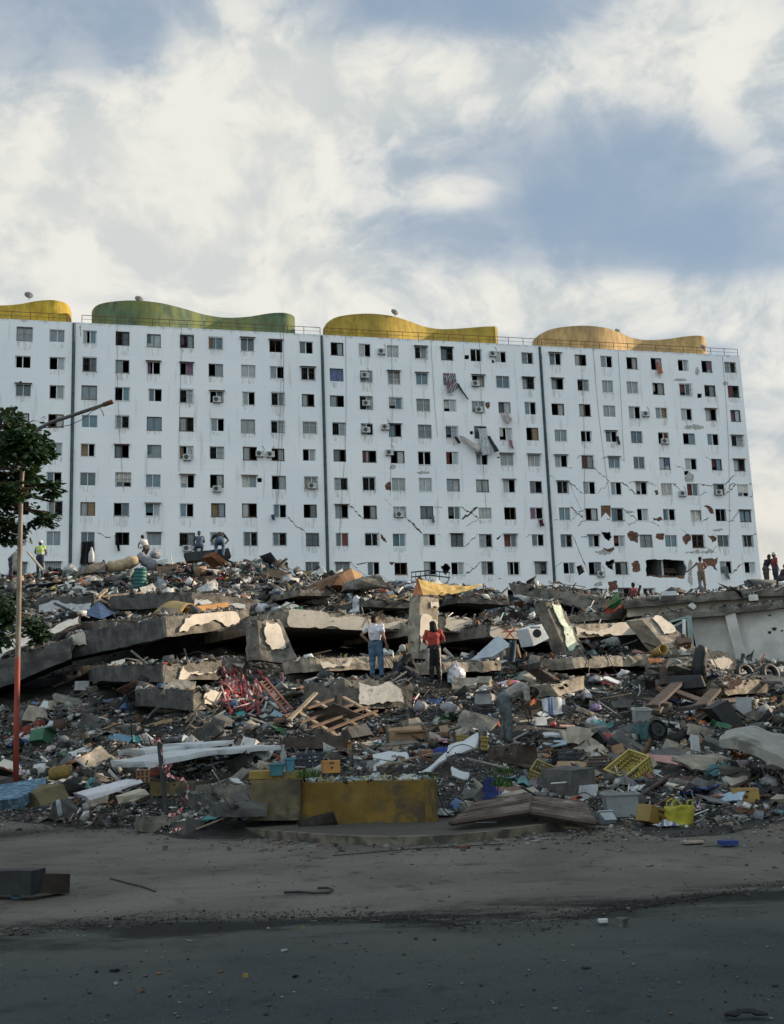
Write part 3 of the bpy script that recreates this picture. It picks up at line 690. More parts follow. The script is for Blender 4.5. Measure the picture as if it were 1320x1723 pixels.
# ================================================================== THE RUBBLE MOUND
DS = [12, 16, 18, 20, 23, 26, 29, 32, 35, 38, 43, 45, 48, 53, 58, 63]
TX = [0, 200, 400, 660, 900, 1100, 1320]
TY = {0: [0, 0, 0, 0, 1362, 1335, 1290, 1240, 1190, 1160, 1125, 1085, 1045, 1000, 980, 970],
      200: [0, 0, 0, 1370, 1325, 1280, 1235, 1195, 1165, 1145, 1115, 1050, 1022, 990, 968, 959],
      400: [0, 0, 1364, 1315, 1275, 1240, 1205, 1165, 1135, 1115, 1085, 1030, 1010, 980, 957, 951],
      660: [0, 0, 1362, 1312, 1270, 1235, 1195, 1155, 1125, 1103, 1090, 1032, 1017, 1000, 988, 987],
      900: [0, 0, 1358, 1305, 1262, 1225, 1185, 1150, 1120, 1103, 1085, 1045, 1031, 1018, 1012, 1009],
      1100: [0, 1380, 1350, 1310, 1265, 1220, 1180, 1150, 1125, 1108, 1090, 1058, 1040, 1028, 1021, 1018],
      1320: [0, 1378, 1345, 1310, 1270, 1230, 1195, 1165, 1142, 1125, 1110, 1090, 1064, 1030, 1009, 1004]}
ZT = {}
for x in TX:
    for D, y in zip(DS, TY[x]): ZT[(x, D)] = 0.0 if y == 0 else max(P(x, y, D).z, 0.02)
    ZT[(x, 70)] = 6.0; ZT[(x, 80)] = 2.0; ZT[(x, 92)] = 0.0
DS2 = DS+[70, 80, 92]
def px_of(p):
    q = RM.transposed() @ (Vector(p)-EYE); return CX+FPX*q.x/-q.z, CY-FPX*q.y/-q.z
def terr(x, y, bumps=True):
    D = min(max(y, 12), 92); s = x/max(y, 1)                 # s ~ (px-660)/1840
    px = 660+s*1846
    px = min(max(px, 0), 1320)
    i = max(k for k in range(len(DS2)-1) if DS2[k] <= D); a = (D-DS2[i])/(DS2[i+1]-DS2[i])
    j = max(k for k in range(len(TX)-1) if TX[k] <= px); b = (px-TX[j])/(TX[j+1]-TX[j]); b = b*b*(3-2*b)
    z = (ZT[(TX[j], DS2[i])]*(1-a)+ZT[(TX[j], DS2[i+1])]*a)*(1-b)+(ZT[(TX[j+1], DS2[i])]*(1-a)+ZT[(TX[j+1], DS2[i+1])]*a)*b
    side = abs(s)-.50
    if side > 0: z *= max(0, 1-side*2.2)
    if bumps and z > .03:
        am = min(1, z*1.2)
        z += am*(.22*nz((x, y, 0), .55)+.16*nz((x, y, 3), 1.3)+.08*nz((x, y, 7), 3.1))
    return z
YS = list(np.concatenate([np.arange(14.5, 32, .22), np.arange(32, 66, .42), np.arange(66, 93, 1.5)]))
NX = 230
mb = MB(); mb.smooth = False
for yy in YS:
    for i in range(NX+1):
        s = -.95+1.9*i/NX; x = s*yy*(1 if yy < 50 else 50/yy*.5+.5)
        z = terr(x, yy); mb.av((x, yy, z-.09*max(0, 1-z/.2)))
for j in range(len(YS)-1):
    for i in range(NX): a = j*(NX+1)+i; mb.af((a, a+1, a+NX+2, a+NX+1))
M_MOUND = mat('rubble_earth', (.028, .026, .023), .95, .5, 3.5, .9, c2=(.010, .010, .010), c2t=(.45, .62), c2s=2.2, bs=9)  # near-black earth, shade of the gaps between debris put into its colour
mound = obj('rubble_mound', mb, M_MOUND, kind='structure')
BV = []                                            # big solids that debris may lie on
BV.append((list(mb.v), list(mb.f)))
# ------------------------------------------------------------------ slabs, beams, columns
SLB = []
def rough_hex(c8, nu, nv, nw, amp, seed, chip=.5):
    """c8: corners indexed [u][v][w]; noisy subdivided hexahedron"""
    mb = MB(); cache = {}
    def pt(u, v, w):
        k = (round(u, 4), round(v, 4), round(w, 4))
        if k in cache: return cache[k]
        p = Vector((0, 0, 0))
        for i in (0, 1):
            for j in (0, 1):
                for l in (0, 1): p += c8[i][j][l]*((u if i else 1-u)*(v if j else 1-v)*(w if l else 1-w))
        ne = (u in (0, 1))+(v in (0, 1))+(w in (0, 1))
        d = Vector((nz(p, 2.1, seed), nz(p, 2.1, seed+9), nz(p, 2.1, seed+17)))*amp + Vector((nz(p, 6, seed), nz(p, 6, seed+5), nz(p, 6, seed+2)))*amp*.6
        if ne >= 2: 
            c = (c8[0][0][0]+c8[1][1][1])*.5; d += (c-p).normalized()*abs(nz(p, 3.3, seed+31))*amp*2.6*chip
        cache[k] = mb.av(p+d); return cache[k]
    def face(f, n1, n2, flip):
        for i in range(n1):
            for j in range(n2):
                q = [f(i/n1, j/n2), f((i+1)/n1, j/n2), f((i+1)/n1, (j+1)/n2), f(i/n1, (j+1)/n2)]
                mb.af(q[::-1] if flip else q)
    for e in (0, 1):
        face(lambda a, b: pt(a, b, float(e)), nu, nv, e == 0); face(lambda a, b: pt(a, float(e), b), nu, nw, e == 1); face(lambda a, b: pt(float(e), a, b), nv, nw, e == 0)
    return mb
def slab(label, quad, Dl, Dr, back, m=None, plaster=(), amp=.035, cat='concrete slab', name='concrete_slab', drop=0.0, bars=0, pm=None, group=None, bd=None, side=None):
    """quad = front face in photo pixels TL,TR,BR,BL at depths Dl/Dr; back = length going away from the viewer"""
    TL, TR, BR, BL = P(*quad[0], Dl), P(*quad[1], Dr), P(*quad[2], Dr), P(*quad[3], Dl)
    ex = (TR-TL); h = Vector((ex.x, ex.y, 0)).normalized(); nrm = Vector((-h.y, h.x, 0))           # away from the viewer
    if bd is not None: nrm = Vector(bd).normalized()
    off = nrm*back + Vector((0, 0, drop))
    c8 = [[[BL, BL+off], [TL, TL+off]], [[BR, BR+off], [TR, TR+off]]]
    L = ex.length; H = (TL-BL).length
    mb = rough_hex(c8, max(2, min(40, int(L/.22))), max(2, min(16, int(H/.16))), max(2, min(24, int(back/.3))), amp, len(SLB)*3.1)
    o = obj(name, mb, m or M_CONC, None, label, cat, group)
    BV.append((list(mb.v), list(mb.f))); SLB.append(o)
    fn = -(TR-TL).cross(TL-BL).normalized()
    if fn.dot(EYE-TL) < 0: fn = -fn
    for q, pl in enumerate(plaster):
        if isinstance(pl, tuple) and len(pl) == 4 and not isinstance(pl[0], tuple): pl = [(pl[0], pl[1]), (pl[2], pl[1]), (pl[2], pl[3]), (pl[0], pl[3])]
        L2 = [(a*L, b*H) for a, b in pl]
        sub = []
        for i, a in enumerate(L2):
            b = L2[(i+1) % len(L2)]; n = max(1, int(math.hypot(b[0]-a[0], b[1]-a[1])/1.3)); sub += [(a[0]+(b[0]-a[0])*k/n, a[1]+(b[1]-a[1])*k/n) for k in range(n)]
        J = jag(sub, .17, 4, q+len(SLB)*7)
        def W2(p):
            u, v = min(max(p[0]/L, -.01), 1.01), min(max(p[1]/H, -.01), 1.01); a = BL.lerp(BR, u); b = TL.lerp(TR, u); return a.lerp(b, v)
        pmb = MB(); pmb.prism([W2(p)+fn*(amp*1.1+.006) for p in J], fn*.025)
        obj('plaster', pmb, pm or M_PLAST, o)
        for hh in range(int(L*H*.7)):                # chips knocked out of the plaster show as dark pits
            u, v = random.uniform(.1, .9), random.uniform(.15, .85)
    if bars:
        rb_ = MB()
        for i in range(bars):
            a = TR.lerp(BR, random.random())+off*random.random()*.5 if random.random() < .5 else TL.lerp(TR, random.random())
            d = (ex.normalized()*random.uniform(.1, .7)+Vector((0, -.2, random.uniform(-.2, .5))))*random.uniform(.4, 1.1)
            rb_.path([a-ex.normalized()*.1, a+d*.5, a+d+Vector((0, 0, random.uniform(-.4, .2)))], .014, 5)
        obj('reinforcement_bars', rb_, M_RUST, o)
    return o
BM = dict(cat='concrete beam', name='concrete_beam')
slab('long broken beam with ragged cream plaster strip, left of the upright column', [(478, 1024), (693, 1042), (693, 1064), (478, 1055)], 36.6, 39.0, 7.5, M_CONCB, [[(.02, .2), (.40, .12), (.72, .15), (.99, .12), (.99, .80), (.70, .72), (.45, .82), (.03, .88)]], .03, bars=3, **BM)
slab('upright concrete column behind the woman in red, cream plaster low on its face', [(708, 1003), (739, 1007), (736, 1112), (703, 1108)], 35.6, 36.3, .45, M_CONCB, [[(.06, .02+.1), (.5, .25), (.95, .45), (.9, .62), (.45, .72), (.05, .70)], [(.55, .82), (.95, .86), (.85, .95), (.5, .93)]], .03, cat='concrete column', name='concrete_column', bars=2)
slab('beam with torn plaster patches, just right of the upright column', [(740, 1036), (880, 1058), (880, 1077), (740, 1062)], 36.6, 38.4, 6.5, M_CONCB, [[(.05, .2), (.2, .1), (.40, .25), (.42, .8), (.2, .9), (.06, .85)], [(.48, .2), (.62, .3), (.6, .8), (.5, .85)]], .035, **BM)
gb = slab('beam end scrawled with red paint behind the washing machine', [(820, 1050), (905, 1056), (905, 1078), (820, 1072)], 35.6, 36.6, 3.5, M_CONC, [[(.05, .1), (.95, .1), (.9, .9), (.08, .9)]], .02, **BM)
slab('leaning column with a pale greenish plaster strip, right of the washing machine', [(918, 1012), (940, 1010), (986, 1096), (958, 1112)], 34.6, 35.2, .45, M_CONC, [[(.12, .12), (.80, .15), (.85, .9), (.3, .95)]], .03, cat='concrete column', name='concrete_column', pm=mat('green_tinged_plaster', (.55, .60, .50), .85, .2, 4, .2, c2=(.30, .42, .34), c2t=(.5, .6), c2s=3), bars=2)
slab('broken beam with cream plaster over the dark gap, right of the leaning column', [(962, 1052), (1078, 1046), (1078, 1067), (966, 1074)], 36.4, 38.6, 6.5, M_CONCB, [[(.03, .12), (.99, .25), (.98, .95), (.45, .55), (.04, .85)]], .03, bars=2, **BM)
slab('slab tilted down to the right between the beam and the tilted wall', [(1082, 1042), (1112, 1036), (1172, 1090), (1128, 1100)], 35.0, 35.6, .7, M_CONCB, [[(.3, .5), (.95, .6), (.9, .97), (.4, .97)]], .03)
slab('low tan beam lying under the dark gap at right', [(962, 1106), (1147, 1101), (1147, 1119), (968, 1124)], 32.5, 35.2, 2.2, M_CONCB, amp=.05, **BM)
slab('leaning broken pillar stub with a speckled white plaster patch, left of centre', [(434, 1044), (470, 1041), (507, 1118), (438, 1112)], 34.0, 34.8, .55, M_CONC, [[(.30, .28), (.72, .35), (.75, .92), (.3, .96), (.15, .7)]], .04, cat='concrete column', name='concrete_column', pm=M_PLAST)
slab('large cracked floor slab with a long cream plaster strip, upper left', [(280, 1038), (420, 1026), (420, 1056), (280, 1072)], 34.0, 37.2, 9, M_CONC, [[(.13, .18), (.80, .25), (.86, .5), (.82, .9), (.20, .85), (.16, .5)]], .035, drop=.6, bd=(-.55, .8, 0))
slab('shade-coloured left side of the large cracked slab, behind the lamp pole', [(115, 1066), (282, 1040), (282, 1072), (112, 1110)], 38.0, 34.05, 4, M_CONCD, [[(.02, .3), (.22, .4), (.2, .85), (.05, .9)]], .03, bd=(-.45, 1, 0))  # unlit side of the large slab, its shade put into the material
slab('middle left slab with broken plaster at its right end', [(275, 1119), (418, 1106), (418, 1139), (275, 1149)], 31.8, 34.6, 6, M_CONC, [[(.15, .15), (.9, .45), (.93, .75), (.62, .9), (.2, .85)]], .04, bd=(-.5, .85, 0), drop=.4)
slab('dark side of a slab with shade put into its colour, at mid left', [(168, 1120), (277, 1117), (277, 1149), (170, 1146)], 34.2, 31.85, 3, M_CONCD, amp=.03, bd=(-.4, 1, 0))  # left face of the middle slab, coloured dark as if unlit
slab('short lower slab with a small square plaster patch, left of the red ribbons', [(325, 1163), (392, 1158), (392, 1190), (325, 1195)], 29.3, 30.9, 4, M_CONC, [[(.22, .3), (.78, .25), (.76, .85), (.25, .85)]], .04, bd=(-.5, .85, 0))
slab('dark side of the short lower slab with shade put into its colour', [(234, 1158), (326, 1162), (326, 1195), (240, 1188)], 31.0, 29.35, 3, M_CONCD, amp=.03, bd=(-.4, 1, 0))  # left face of the short slab, shade carried by the dark concrete
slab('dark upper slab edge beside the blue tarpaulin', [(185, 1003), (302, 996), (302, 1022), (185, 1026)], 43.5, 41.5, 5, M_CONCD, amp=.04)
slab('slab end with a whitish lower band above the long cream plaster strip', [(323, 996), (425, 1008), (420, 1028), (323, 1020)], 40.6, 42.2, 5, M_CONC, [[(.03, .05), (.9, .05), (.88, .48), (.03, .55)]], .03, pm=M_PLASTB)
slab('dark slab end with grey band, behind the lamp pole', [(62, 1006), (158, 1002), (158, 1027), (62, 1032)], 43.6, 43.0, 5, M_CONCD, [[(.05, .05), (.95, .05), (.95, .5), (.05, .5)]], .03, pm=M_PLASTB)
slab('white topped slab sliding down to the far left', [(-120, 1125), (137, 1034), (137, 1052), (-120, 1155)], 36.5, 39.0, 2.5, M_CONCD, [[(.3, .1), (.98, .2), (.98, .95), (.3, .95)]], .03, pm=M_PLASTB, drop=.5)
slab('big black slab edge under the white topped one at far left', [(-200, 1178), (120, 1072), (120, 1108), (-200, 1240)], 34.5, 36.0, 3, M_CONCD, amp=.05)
slab('broken beam with a plaster patch behind the man in the white shirt', [(520, 1108), (690, 1103), (690, 1124), (524, 1130)], 32.8, 35.0, 1.5, M_CONCB, [[(.10, .2), (.36, .25), (.40, .95), (.08, .8)]], .05, **BM)
slab('short tan beam to the right of the woman in red', [(745, 1114), (845, 1113), (845, 1130), (750, 1133)], 32.0, 33.6, 1.6, M_CONCB, amp=.05, **BM)
slab('chunky broken block with a pock marked white patch, below the man in the white shirt', [(578, 1143), (698, 1150), (694, 1192), (584, 1190)], 27.8, 28.9, 2.2, M_CONC, [[(.17, .1), (.85, .15), (.80, .7), (.55, .95), (.18, .9)]], .05, cat='concrete block', name='concrete_block', pm=mat('pitted_plaster', (.50, .49, .46), .85, .2, 4, .2, c2=(.09, .085, .08), c2t=(.60, .64), c2s=7))
slab('shade-coloured dark sloping end of the chunky broken block', [(538, 1143), (580, 1142), (586, 1188), (552, 1166)], 29.8, 27.85, 1.6, M_CONCD, amp=.04, bd=(-.3, 1, 0), cat='concrete block', name='concrete_block')  # left side of the block, its shadow tone comes from the colour
slab('long dark slab sloping down right along the crest, left of the green and red flag', [(856, 981), (1022, 1008), (1010, 1030), (862, 997)], 49, 46, 5, M_CONC, amp=.04)
slab('flat slab edge right of the green and red flag', [(995, 1032), (1085, 1022), (1082, 1038), (1000, 1044)], 42, 43.5, 4, M_CONCB, amp=.04)
slab('tan beam leaning on the mound behind the armchair', [(1218, 1148), (1292, 1143), (1292, 1164), (1222, 1172)], 29.0, 30.5, 1.5, M_CONCB, amp=.04, **BM)
slab('short dark slab with broken end against the tilted wall', [(1168, 1094), (1228, 1096), (1228, 1107), (1170, 1108)], 32.6, 33.2, 2, M_CONC, amp=.03)
slab('slab stub with a white plaster square at the foot of the tilted wall', [(1180, 1108), (1240, 1107), (1240, 1126), (1183, 1128)], 31.2, 32.2, 2, M_CONC, [[(.22, .1), (.72, .1), (.85, .6), (.75, .92), (.22, .92)]], .03)
slab('steep slab sliding down beside the brown earth slope at right', [(1140, 1120), (1170, 1104), (1240, 1140), (1228, 1152)], 29.6, 30.2, 1.0, M_CONC, amp=.05)
slab('low slab buried in the litter right of the bent man', [(925, 1152), (985, 1138), (985, 1158), (940, 1172)], 27.6, 28.8, 1.2, M_CONCB, amp=.05)
slab('dark rafter end sticking out above the buried slab', [(898, 1118), (905, 1115), (962, 1150), (955, 1158)], 28.2, 28.6, .4, M_WOODD, amp=.01, cat='timber', name='timber_rafter')
0 and slab('dark slab edge along the crest behind the teal barrel', [(175, 955), (262, 953), (262, 968), (178, 972)], 50, 49, 4, M_CONC, amp=.04)
slab('grey slab lying across the upper rubble between the brown roof piece and the plaster beam', [(505, 992), (565, 994), (562, 1003), (505, 1002)], 45, 46, 3, M_CONC, amp=.03)
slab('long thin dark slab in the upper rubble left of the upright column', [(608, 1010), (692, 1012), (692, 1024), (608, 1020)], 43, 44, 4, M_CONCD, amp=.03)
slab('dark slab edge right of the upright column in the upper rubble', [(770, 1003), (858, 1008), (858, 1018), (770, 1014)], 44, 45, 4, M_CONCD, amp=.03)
# red scrawl on the beam end
mb = MB()
for a, b in (((848, 1054), (864, 1073)), ((866, 1055), (850, 1072)), ((845, 1062), (870, 1060)), ((872, 1068), (880, 1064))):
    pa, pb = P(a[0], a[1]+2, 35.8), P(b[0], b[1]+2, 35.9); mb.tube(pa+Vector((.02, -.10, 0)), pb+Vector((.02, -.10, 0)), .022, n=4)
obj('painted_scrawl', mb, mat('red_paint', (.45, .06, .03), .8), gb)
# short brick and block stacks in the dark gaps
# ------------------------------------------------------------------ tilted building at the right
tb = root('collapsed_building', P(1240, 1120, 37), 'grey collapsed building tilted down to the left with long roof slabs at far right', 'building')
def tbpart(name, q, Dl, Dr, back, m, amp=.02, drop=0):
    TL, TR, BR, BL = P(*q[0], Dl), P(*q[1], Dr), P(*q[2], Dr), P(*q[3], Dl); ex = TR-TL; h = Vector((ex.x, ex.y, 0)).normalized(); off = Vector((-h.y, h.x, 0))*back+Vector((0, 0, drop))
    L = ex.length; mb = rough_hex([[[BL, BL+off], [TL, TL+off]], [[BR, BR+off], [TR, TR+off]]], max(2, min(50, int(L/.3))), 3, max(2, min(12, int(back/.5))), amp, 3)
    BV.append((list(mb.v), list(mb.f))); return obj(name, mb, m, tb)
M_TW = mat('tilted_wall_render', (.54, .53, .50), .9, .2, 1.2, .3, c2=(.40, .39, .36), c2t=(.5, .7), c2s=.6)
M_TW2 = mat('tan_wall_render', (.56, .50, .41), .9, .2, 1.2, .3, c2=(.40, .35, .29), c2t=(.5, .7), c2s=.8)
tbpart('roof_slab', [(1052, 1010), (1420, 978), (1420, 993), (1052, 1023)], 40.0, 38.6, 12, M_CONC, .04, .8)
tbpart('upper_wall', [(1056, 1022), (1420, 992), (1420, 1014), (1056, 1038)], 40.4, 39.0, .5, M_TW2)
tbpart('floor_slab', [(1085, 1036), (1420, 1001), (1420, 1012), (1085, 1049)], 39.4, 38.0, 9, M_CONC, .04)
tbpart('wall', [(1162, 1042), (1420, 1012), (1420, 1122), (1185, 1150)], 39.6, 38.2, .5, M_TW, .015)
tbpart('pilaster', [(1220, 1033), (1238, 1031), (1262, 1122), (1243, 1124)], 38.9, 38.8, .5, M_TW, .012)
tbpart('pilaster', [(1158, 1019), (1166, 1012), (1173, 1020), (1168, 1026)], 39.6, 39.6, .6, M_TW, .012)
tbpart('pilaster', [(1260, 1001), (1276, 1000), (1277, 1010), (1261, 1011)], 38.8, 38.7, .6, M_TW, .012)
tbpart('plinth', [(1232, 1122), (1420, 1104), (1420, 1138), (1240, 1148)], 37.6, 36.8, 1.4, M_PLASTB, .03)
mb = MB()
for (x, y, w, h) in ((1298, 1035, 3, 1.5), (1306, 1058, 4, 3), (1298, 1064, 3, 2.5), (1319, 1061, 2, 1.5)):
    c = P(x, y, 38.2); r = Vector((1, 0, 0)); s = 38.5/FPX
    mb.prism([c+Vector((math.cos(a)*w*s*(1+.3*math.sin(a*3)), .12, math.sin(a)*h*s)) for a in [i*PI/5 for i in range(10)]], (0, .04, 0))
obj('knocked_hole', mb, M_BLACK, tb)
# teal framed shopfront torn loose beside the tilted wall
sf = root('window_frame', P(1140, 1085, 36.5), 'teal and white window frame torn loose beside the tilted wall', 'window frame')
def bars(segs, D, r):
    mb = MB()
    for a, b in segs: mb.tube(P(*a, D), P(*b, D), r, n=4)
    return mb
obj('outer_frame', bars([((1119, 1049), (1160, 1037)), ((1162, 1036), (1166, 1087)), ((1158, 1037), (1162, 1087)), ((1119, 1049), (1122, 1062)), ((1128, 1057), (1160, 1041))], 36.5, .05), pmat((.30, .42, .42)), sf)
obj('mullion', bars([((1151, 1042), (1152, 1083)), ((1132, 1052), (1134, 1076))], 36.5, .07), M_ALU, sf)
mb = MB(); mb.prism([P(1132, 1052, 36.6), P(1160, 1044, 36.6), P(1162, 1084, 36.6), P(1136, 1084, 36.6)], (0, .01, 0)); obj('pane', mb, M_GLASS, sf)
# ------------------------------------------------------------------ planter
def ground_poly(pts, z): return [G(x, y, z) for x, y in pts]
pl = root('planter', G(620, 1387, .13), 'low eight sided planter wall in worn yellow paint at the front kerb', 'planter')
def pwall(a, b, ztop, m, nm, th=.18, amp=.012):
    h = (b-a).normalized(); n = Vector((-h.y, h.x, 0)); L = (b-a).length
    c8 = [[[a, a+n*th], [a+Vector((0, 0, ztop)), a+n*th+Vector((0, 0, ztop))]], [[b, b+n*th], [b+Vector((0, 0, ztop)), b+n*th+Vector((0, 0, ztop))]]]
    mb = rough_hex(c8, max(3, int(L/.09)), 7, 2, amp, a.x); BV.append((list(mb.v), list(mb.f))); return obj(nm, mb, m, pl)
A = G(505, 1388, .10); B = G(735, 1384, .10); Cc = A+Vector((-.62, 1.0, 0)); Dd = B+Vector((-.02, 1.3, 0))
pwall(A, B, .61, M_YELLOW, 'front_wall'); pwall(Cc, A, .60, mat('flaking_planter_paint', (.14, .11, .07), .9, .3, 3, .4, c2=(.36, .22, .04), c2t=(.55, .62), c2s=2.5), 'side_wall'); pwall(B+Vector((.02, .02, 0)), Dd, .58, M_YELLOW, 'side_wall')
mb = MB(); mb.prism([A+Vector((.1, .19, .5)), B+Vector((-.1, .19, .5)), Dd+Vector((-.1, 0, .5)), Dd+Vector((-.5, 1.2, .5)), Cc+Vector((.4, 1.2, .5)), Cc+Vector((.15, 0, .5))], (0, 0, .03)); BV.append((list(mb.v), list(mb.f))); obj('soil', mb, M_MOUND, pl)
MBVH = BVHTree.FromPolygons(BV[0][0], BV[0][1])
def block_px(label, x0, y0, x1, y1, D, depth, m, cat='concrete block', name='concrete_block', skew=0, amp=.02, tilt=0, group=None, Dr=None):
    if not any(w in label for w in ('low wall', 'box curb', 'coping')):       # stand it where its foot meets the ground
        r = ray((x0+x1)/2+skew, y1-3); h = MBVH.ray_cast(EYE, r.normalized()); g0 = G((x0+x1)/2, y1-3, 0); w = (Dr-D) if Dr else .3
        D = min(h[0].y, g0.y) if h[0] is not None else g0.y; Dr = D+max(-.4, min(.5, w))
    return slab(label, [(x0, y0+tilt), (x1, y0), (x1+skew, y1), (x0+skew, y1+tilt)], D, Dr or D+.3, depth, m, amp=amp, cat=cat, name=name, group=group)
block_px('long low wall with flat coping left of the yellow planter', 422, 1312, 506, 1381, 17.0, .4, mat('faded_wall', (.13, .105, .06), .9, .3, 3, .4, c2=(.06, .055, .048), c2t=(.45, .6), c2s=2), cat='low wall', name='low_wall', amp=.015, Dr=17.1)
block_px('flat ochre coping slab on top of the low wall', 418, 1298, 509, 1311, 17.1, .8, mat('coping_paint', (.26, .18, .05), .9, .3, 3, .3, c2=(.10, .09, .07), c2t=(.5, .62), c2s=3), amp=.012, Dr=17.15)
block_px('mossy stone kerb piece left of the low wall', 372, 1352, 450, 1376, 16.6, .7, M_CONCD, amp=.04)
block_px('long yellowish kerb beam behind the taped post', 250, 1316, 326, 1340, 18.2, .5, mat('old_yellow_kerb', (.17, .13, .06), .9, .3, 3, .4, c2=(.07, .065, .055), c2t=(.45, .6), c2s=2), amp=.025, Dr=17.8, tilt=0)
block_px('long grey kerb beam right of the taped post', 328, 1322, 422, 1346, 17.9, .5, M_CONC, amp=.025, Dr=17.4)
block_px('broken concrete block with rough white face under the taped post', 242, 1374, 306, 1400, 15.4, .5, M_CONC, amp=.035)
block_px('small dark stone beside the block under the taped post', 310, 1382, 345, 1404, 15.2, .35, M_CONCD, amp=.04, cat='stone', name='stone')
block_px('grey boulder in front of the long grey kerb beam', 330, 1334, 376, 1362, 16.9, .5, M_CONCD, amp=.07, cat='stone', name='boulder')
block_px('pale angular block at left, behind the hollow brick', 150, 1294, 196, 1322, 21.0, .6, M_CONCD, amp=.03, skew=8)
block_px('tilted pale block right of the pale angular block', 198, 1284, 232, 1308, 20.5, .5, M_CONC, amp=.03, skew=5)
block_px('dark wooden beam end below the folded white banner', 190, 1334, 218, 1356, 18.6, .5, M_WOODD, amp=.015, cat='timber', name='timber_beam')
block_px('dark low box curb on the road at the left edge', -60, 1466, 52, 1508, 11.6, .2, M_BLACK, amp=.012, cat='planter box', name='box_curb', Dr=11.2)
block_px('brown right hand end of the low box curb on the road', 53, 1471, 118, 1505, 11.25, .2, mat('brown_concrete', (.035, .025, .02), .9, .3, 3, .3), amp=.012, cat='planter box', name='box_curb', Dr=11.6)
block_px('pinkish concrete lump on the fallen shutter', 842, 1322, 876, 1350, 16.6, .4, mat('pink_concrete', (.30, .20, .17), .9, .2, 4, .3), amp=.02)
block_px('dark stone in front of the fallen shutter', 876, 1374, 906, 1402, 15.2, .4, M_CONCD, amp=.06, cat='stone', name='stone')
block_px('large dark chest under the bent man', 872, 1254, 905, 1296, 19.5, 1.0, M_WOODD, amp=.06, cat='chest', name='dark_chest', Dr=19.7)
block_px('round edged chunk with white plaster cap right of the blue tarpaulin', 978, 1320, 1008, 1352, 17.6, .5, M_PLASTB, amp=.06)
block_px('dark brick at far right near the road', 1265, 1360, 1288, 1376, 16.6, .3, M_BRICK, amp=.01, cat='brick', name='brick')
# ================================================================== SURFACE LOOKUP
_vs, _fs = [], []
for v, f in BV:
    k = len(_vs); _vs += v; _fs += [tuple(i+k for i in q) for q in f]
BVH = BVHTree.FromPolygons(_vs, _fs)
def hit_px(px, py):
    r = ray(px, py).normalized(); h = BVH.ray_cast(EYE, r)
    if h[0] is None or h[0].y > 75: p = G(px, py, .0) if py > 1240 else P(px, py, 60); return p, Vector((0, 0, 1))
    n = h[1]; n = n if n.dot(r) < 0 else -n
    return h[0], n
def top(x, y, z=40):
    h = BVH.ray_cast(Vector((x, y, z)), Vector((0, 0, -1)))
    return (h[0], h[1] if h[1].z > 0 else -h[1]) if h[0] else (Vector((x, y, 0)), Vector((0, 0, 1)))
def px2m(p): return p.y/FPX
RZ = random.Random(99)
ITEMS = []
# ---- landmarks used to say where a loose piece lies
LM = [('the lamp pole', 30, 1200), ('the hi-vis worker', 67, 935), ('the tan mattress roll', 205, 950), ('the teal barrel', 235, 976), ('the crouching pair', 352, 910), ('the blue tarpaulin', 166, 1025), ('the ochre board', 300, 1028),
      ('the long cream plaster strip', 346, 1050), ('the speckled pillar stub', 460, 1080), ('the red ribbons heap', 405, 1165), ('the slatted rack', 465, 1170), ('the upright column', 722, 1050), ('the yellow awning', 755, 985), ('the brown roof piece', 590, 970),
      ('the man in white', 634, 1092), ('the woman in red', 730, 1098), ('the pock marked block', 640, 1170), ('the timber lattice', 565, 1200), ('the open dark drawer', 540, 1250), ('the leaning column', 945, 1060), ('the flag', 1030, 1015), ('the washing machine', 905, 1067),
      ('the white trash bag', 768, 1138), ('the bent man', 858, 1200), ('the black armchair', 1165, 1160), ('the tilted wall', 1250, 1080), ('the cream board', 1030, 1232), ('the pedestal fan', 1107, 1230), ('the grey mattress', 1270, 1285), ('the yellow crate', 1068, 1290),
      ('the yellow planter', 620, 1350), ('the fallen shutter', 880, 1370), ('the yellow shopping bag', 1140, 1370), ('the taped post', 275, 1310), ('the chair frame', 313, 1222), ('the teal board', 395, 1205), ('the blue mattress', 35, 1335), ('the folded white banner', 190, 1335),
      ('the tilted slab', 1125, 1070), ('the low tan beam', 1055, 1112), ('the shirtless man', 1180, 965), ('the middle left slab', 340, 1128), ('the white topped slab', 70, 1085), ('the kerb', 520, 1400), ('the box curb', 70, 1485), ('the dark chest', 890, 1280), ('the brown earth slope', 1020, 1160), ('the stack of bricks', 240, 1306), ('the blue sheet', 750, 1273), ('the white tub', 1045, 1350)]
USED = set()
def where(px, py, k=0):
    ds = sorted(((px-x)**2+((py-y)*1.6)**2, n, x, y) for n, x, y in LM); d, n, x, y = ds[k]
    dx, dy = px-x, (py-y)*1.4
    if abs(dx) > 2*abs(dy): w = 'right of' if dx > 0 else 'left of'
    elif abs(dy) > 2*abs(dx): w = 'below' if dy > 0 else 'above'
    else: w = ('below and ' if dy > 0 else 'above and ')+('right of' if dx > 0 else 'left of')
    f = math.sqrt(dx*dx+dy*dy); return w+' '+n, ('close ' if f < 26 else ('far ' if f > 110 else '')), ds
def autolabel(desc, px, py):
    for k in (0, 1, 2):
        w, f, ds = where(px, py, k); l = (desc+' '+w)
        if l not in USED: USED.add(l); return l
    for k in (0, 1):
        w, f, ds = where(px, py, k)
        for j in (1, 2, 3, 4):
            l = desc+' '+w+', towards '+ds[k+j][1]
            if l not in USED and len(l.split()) <= 16: USED.add(l); return l
    for a in ('small ', 'flat ', 'tilted '):
        l = a+desc+' '+where(px, py, 0)[0]+', towards '+ds[1][1]
        if l not in USED: USED.add(l); return l
    return desc+' '+where(px, py, 0)[0]
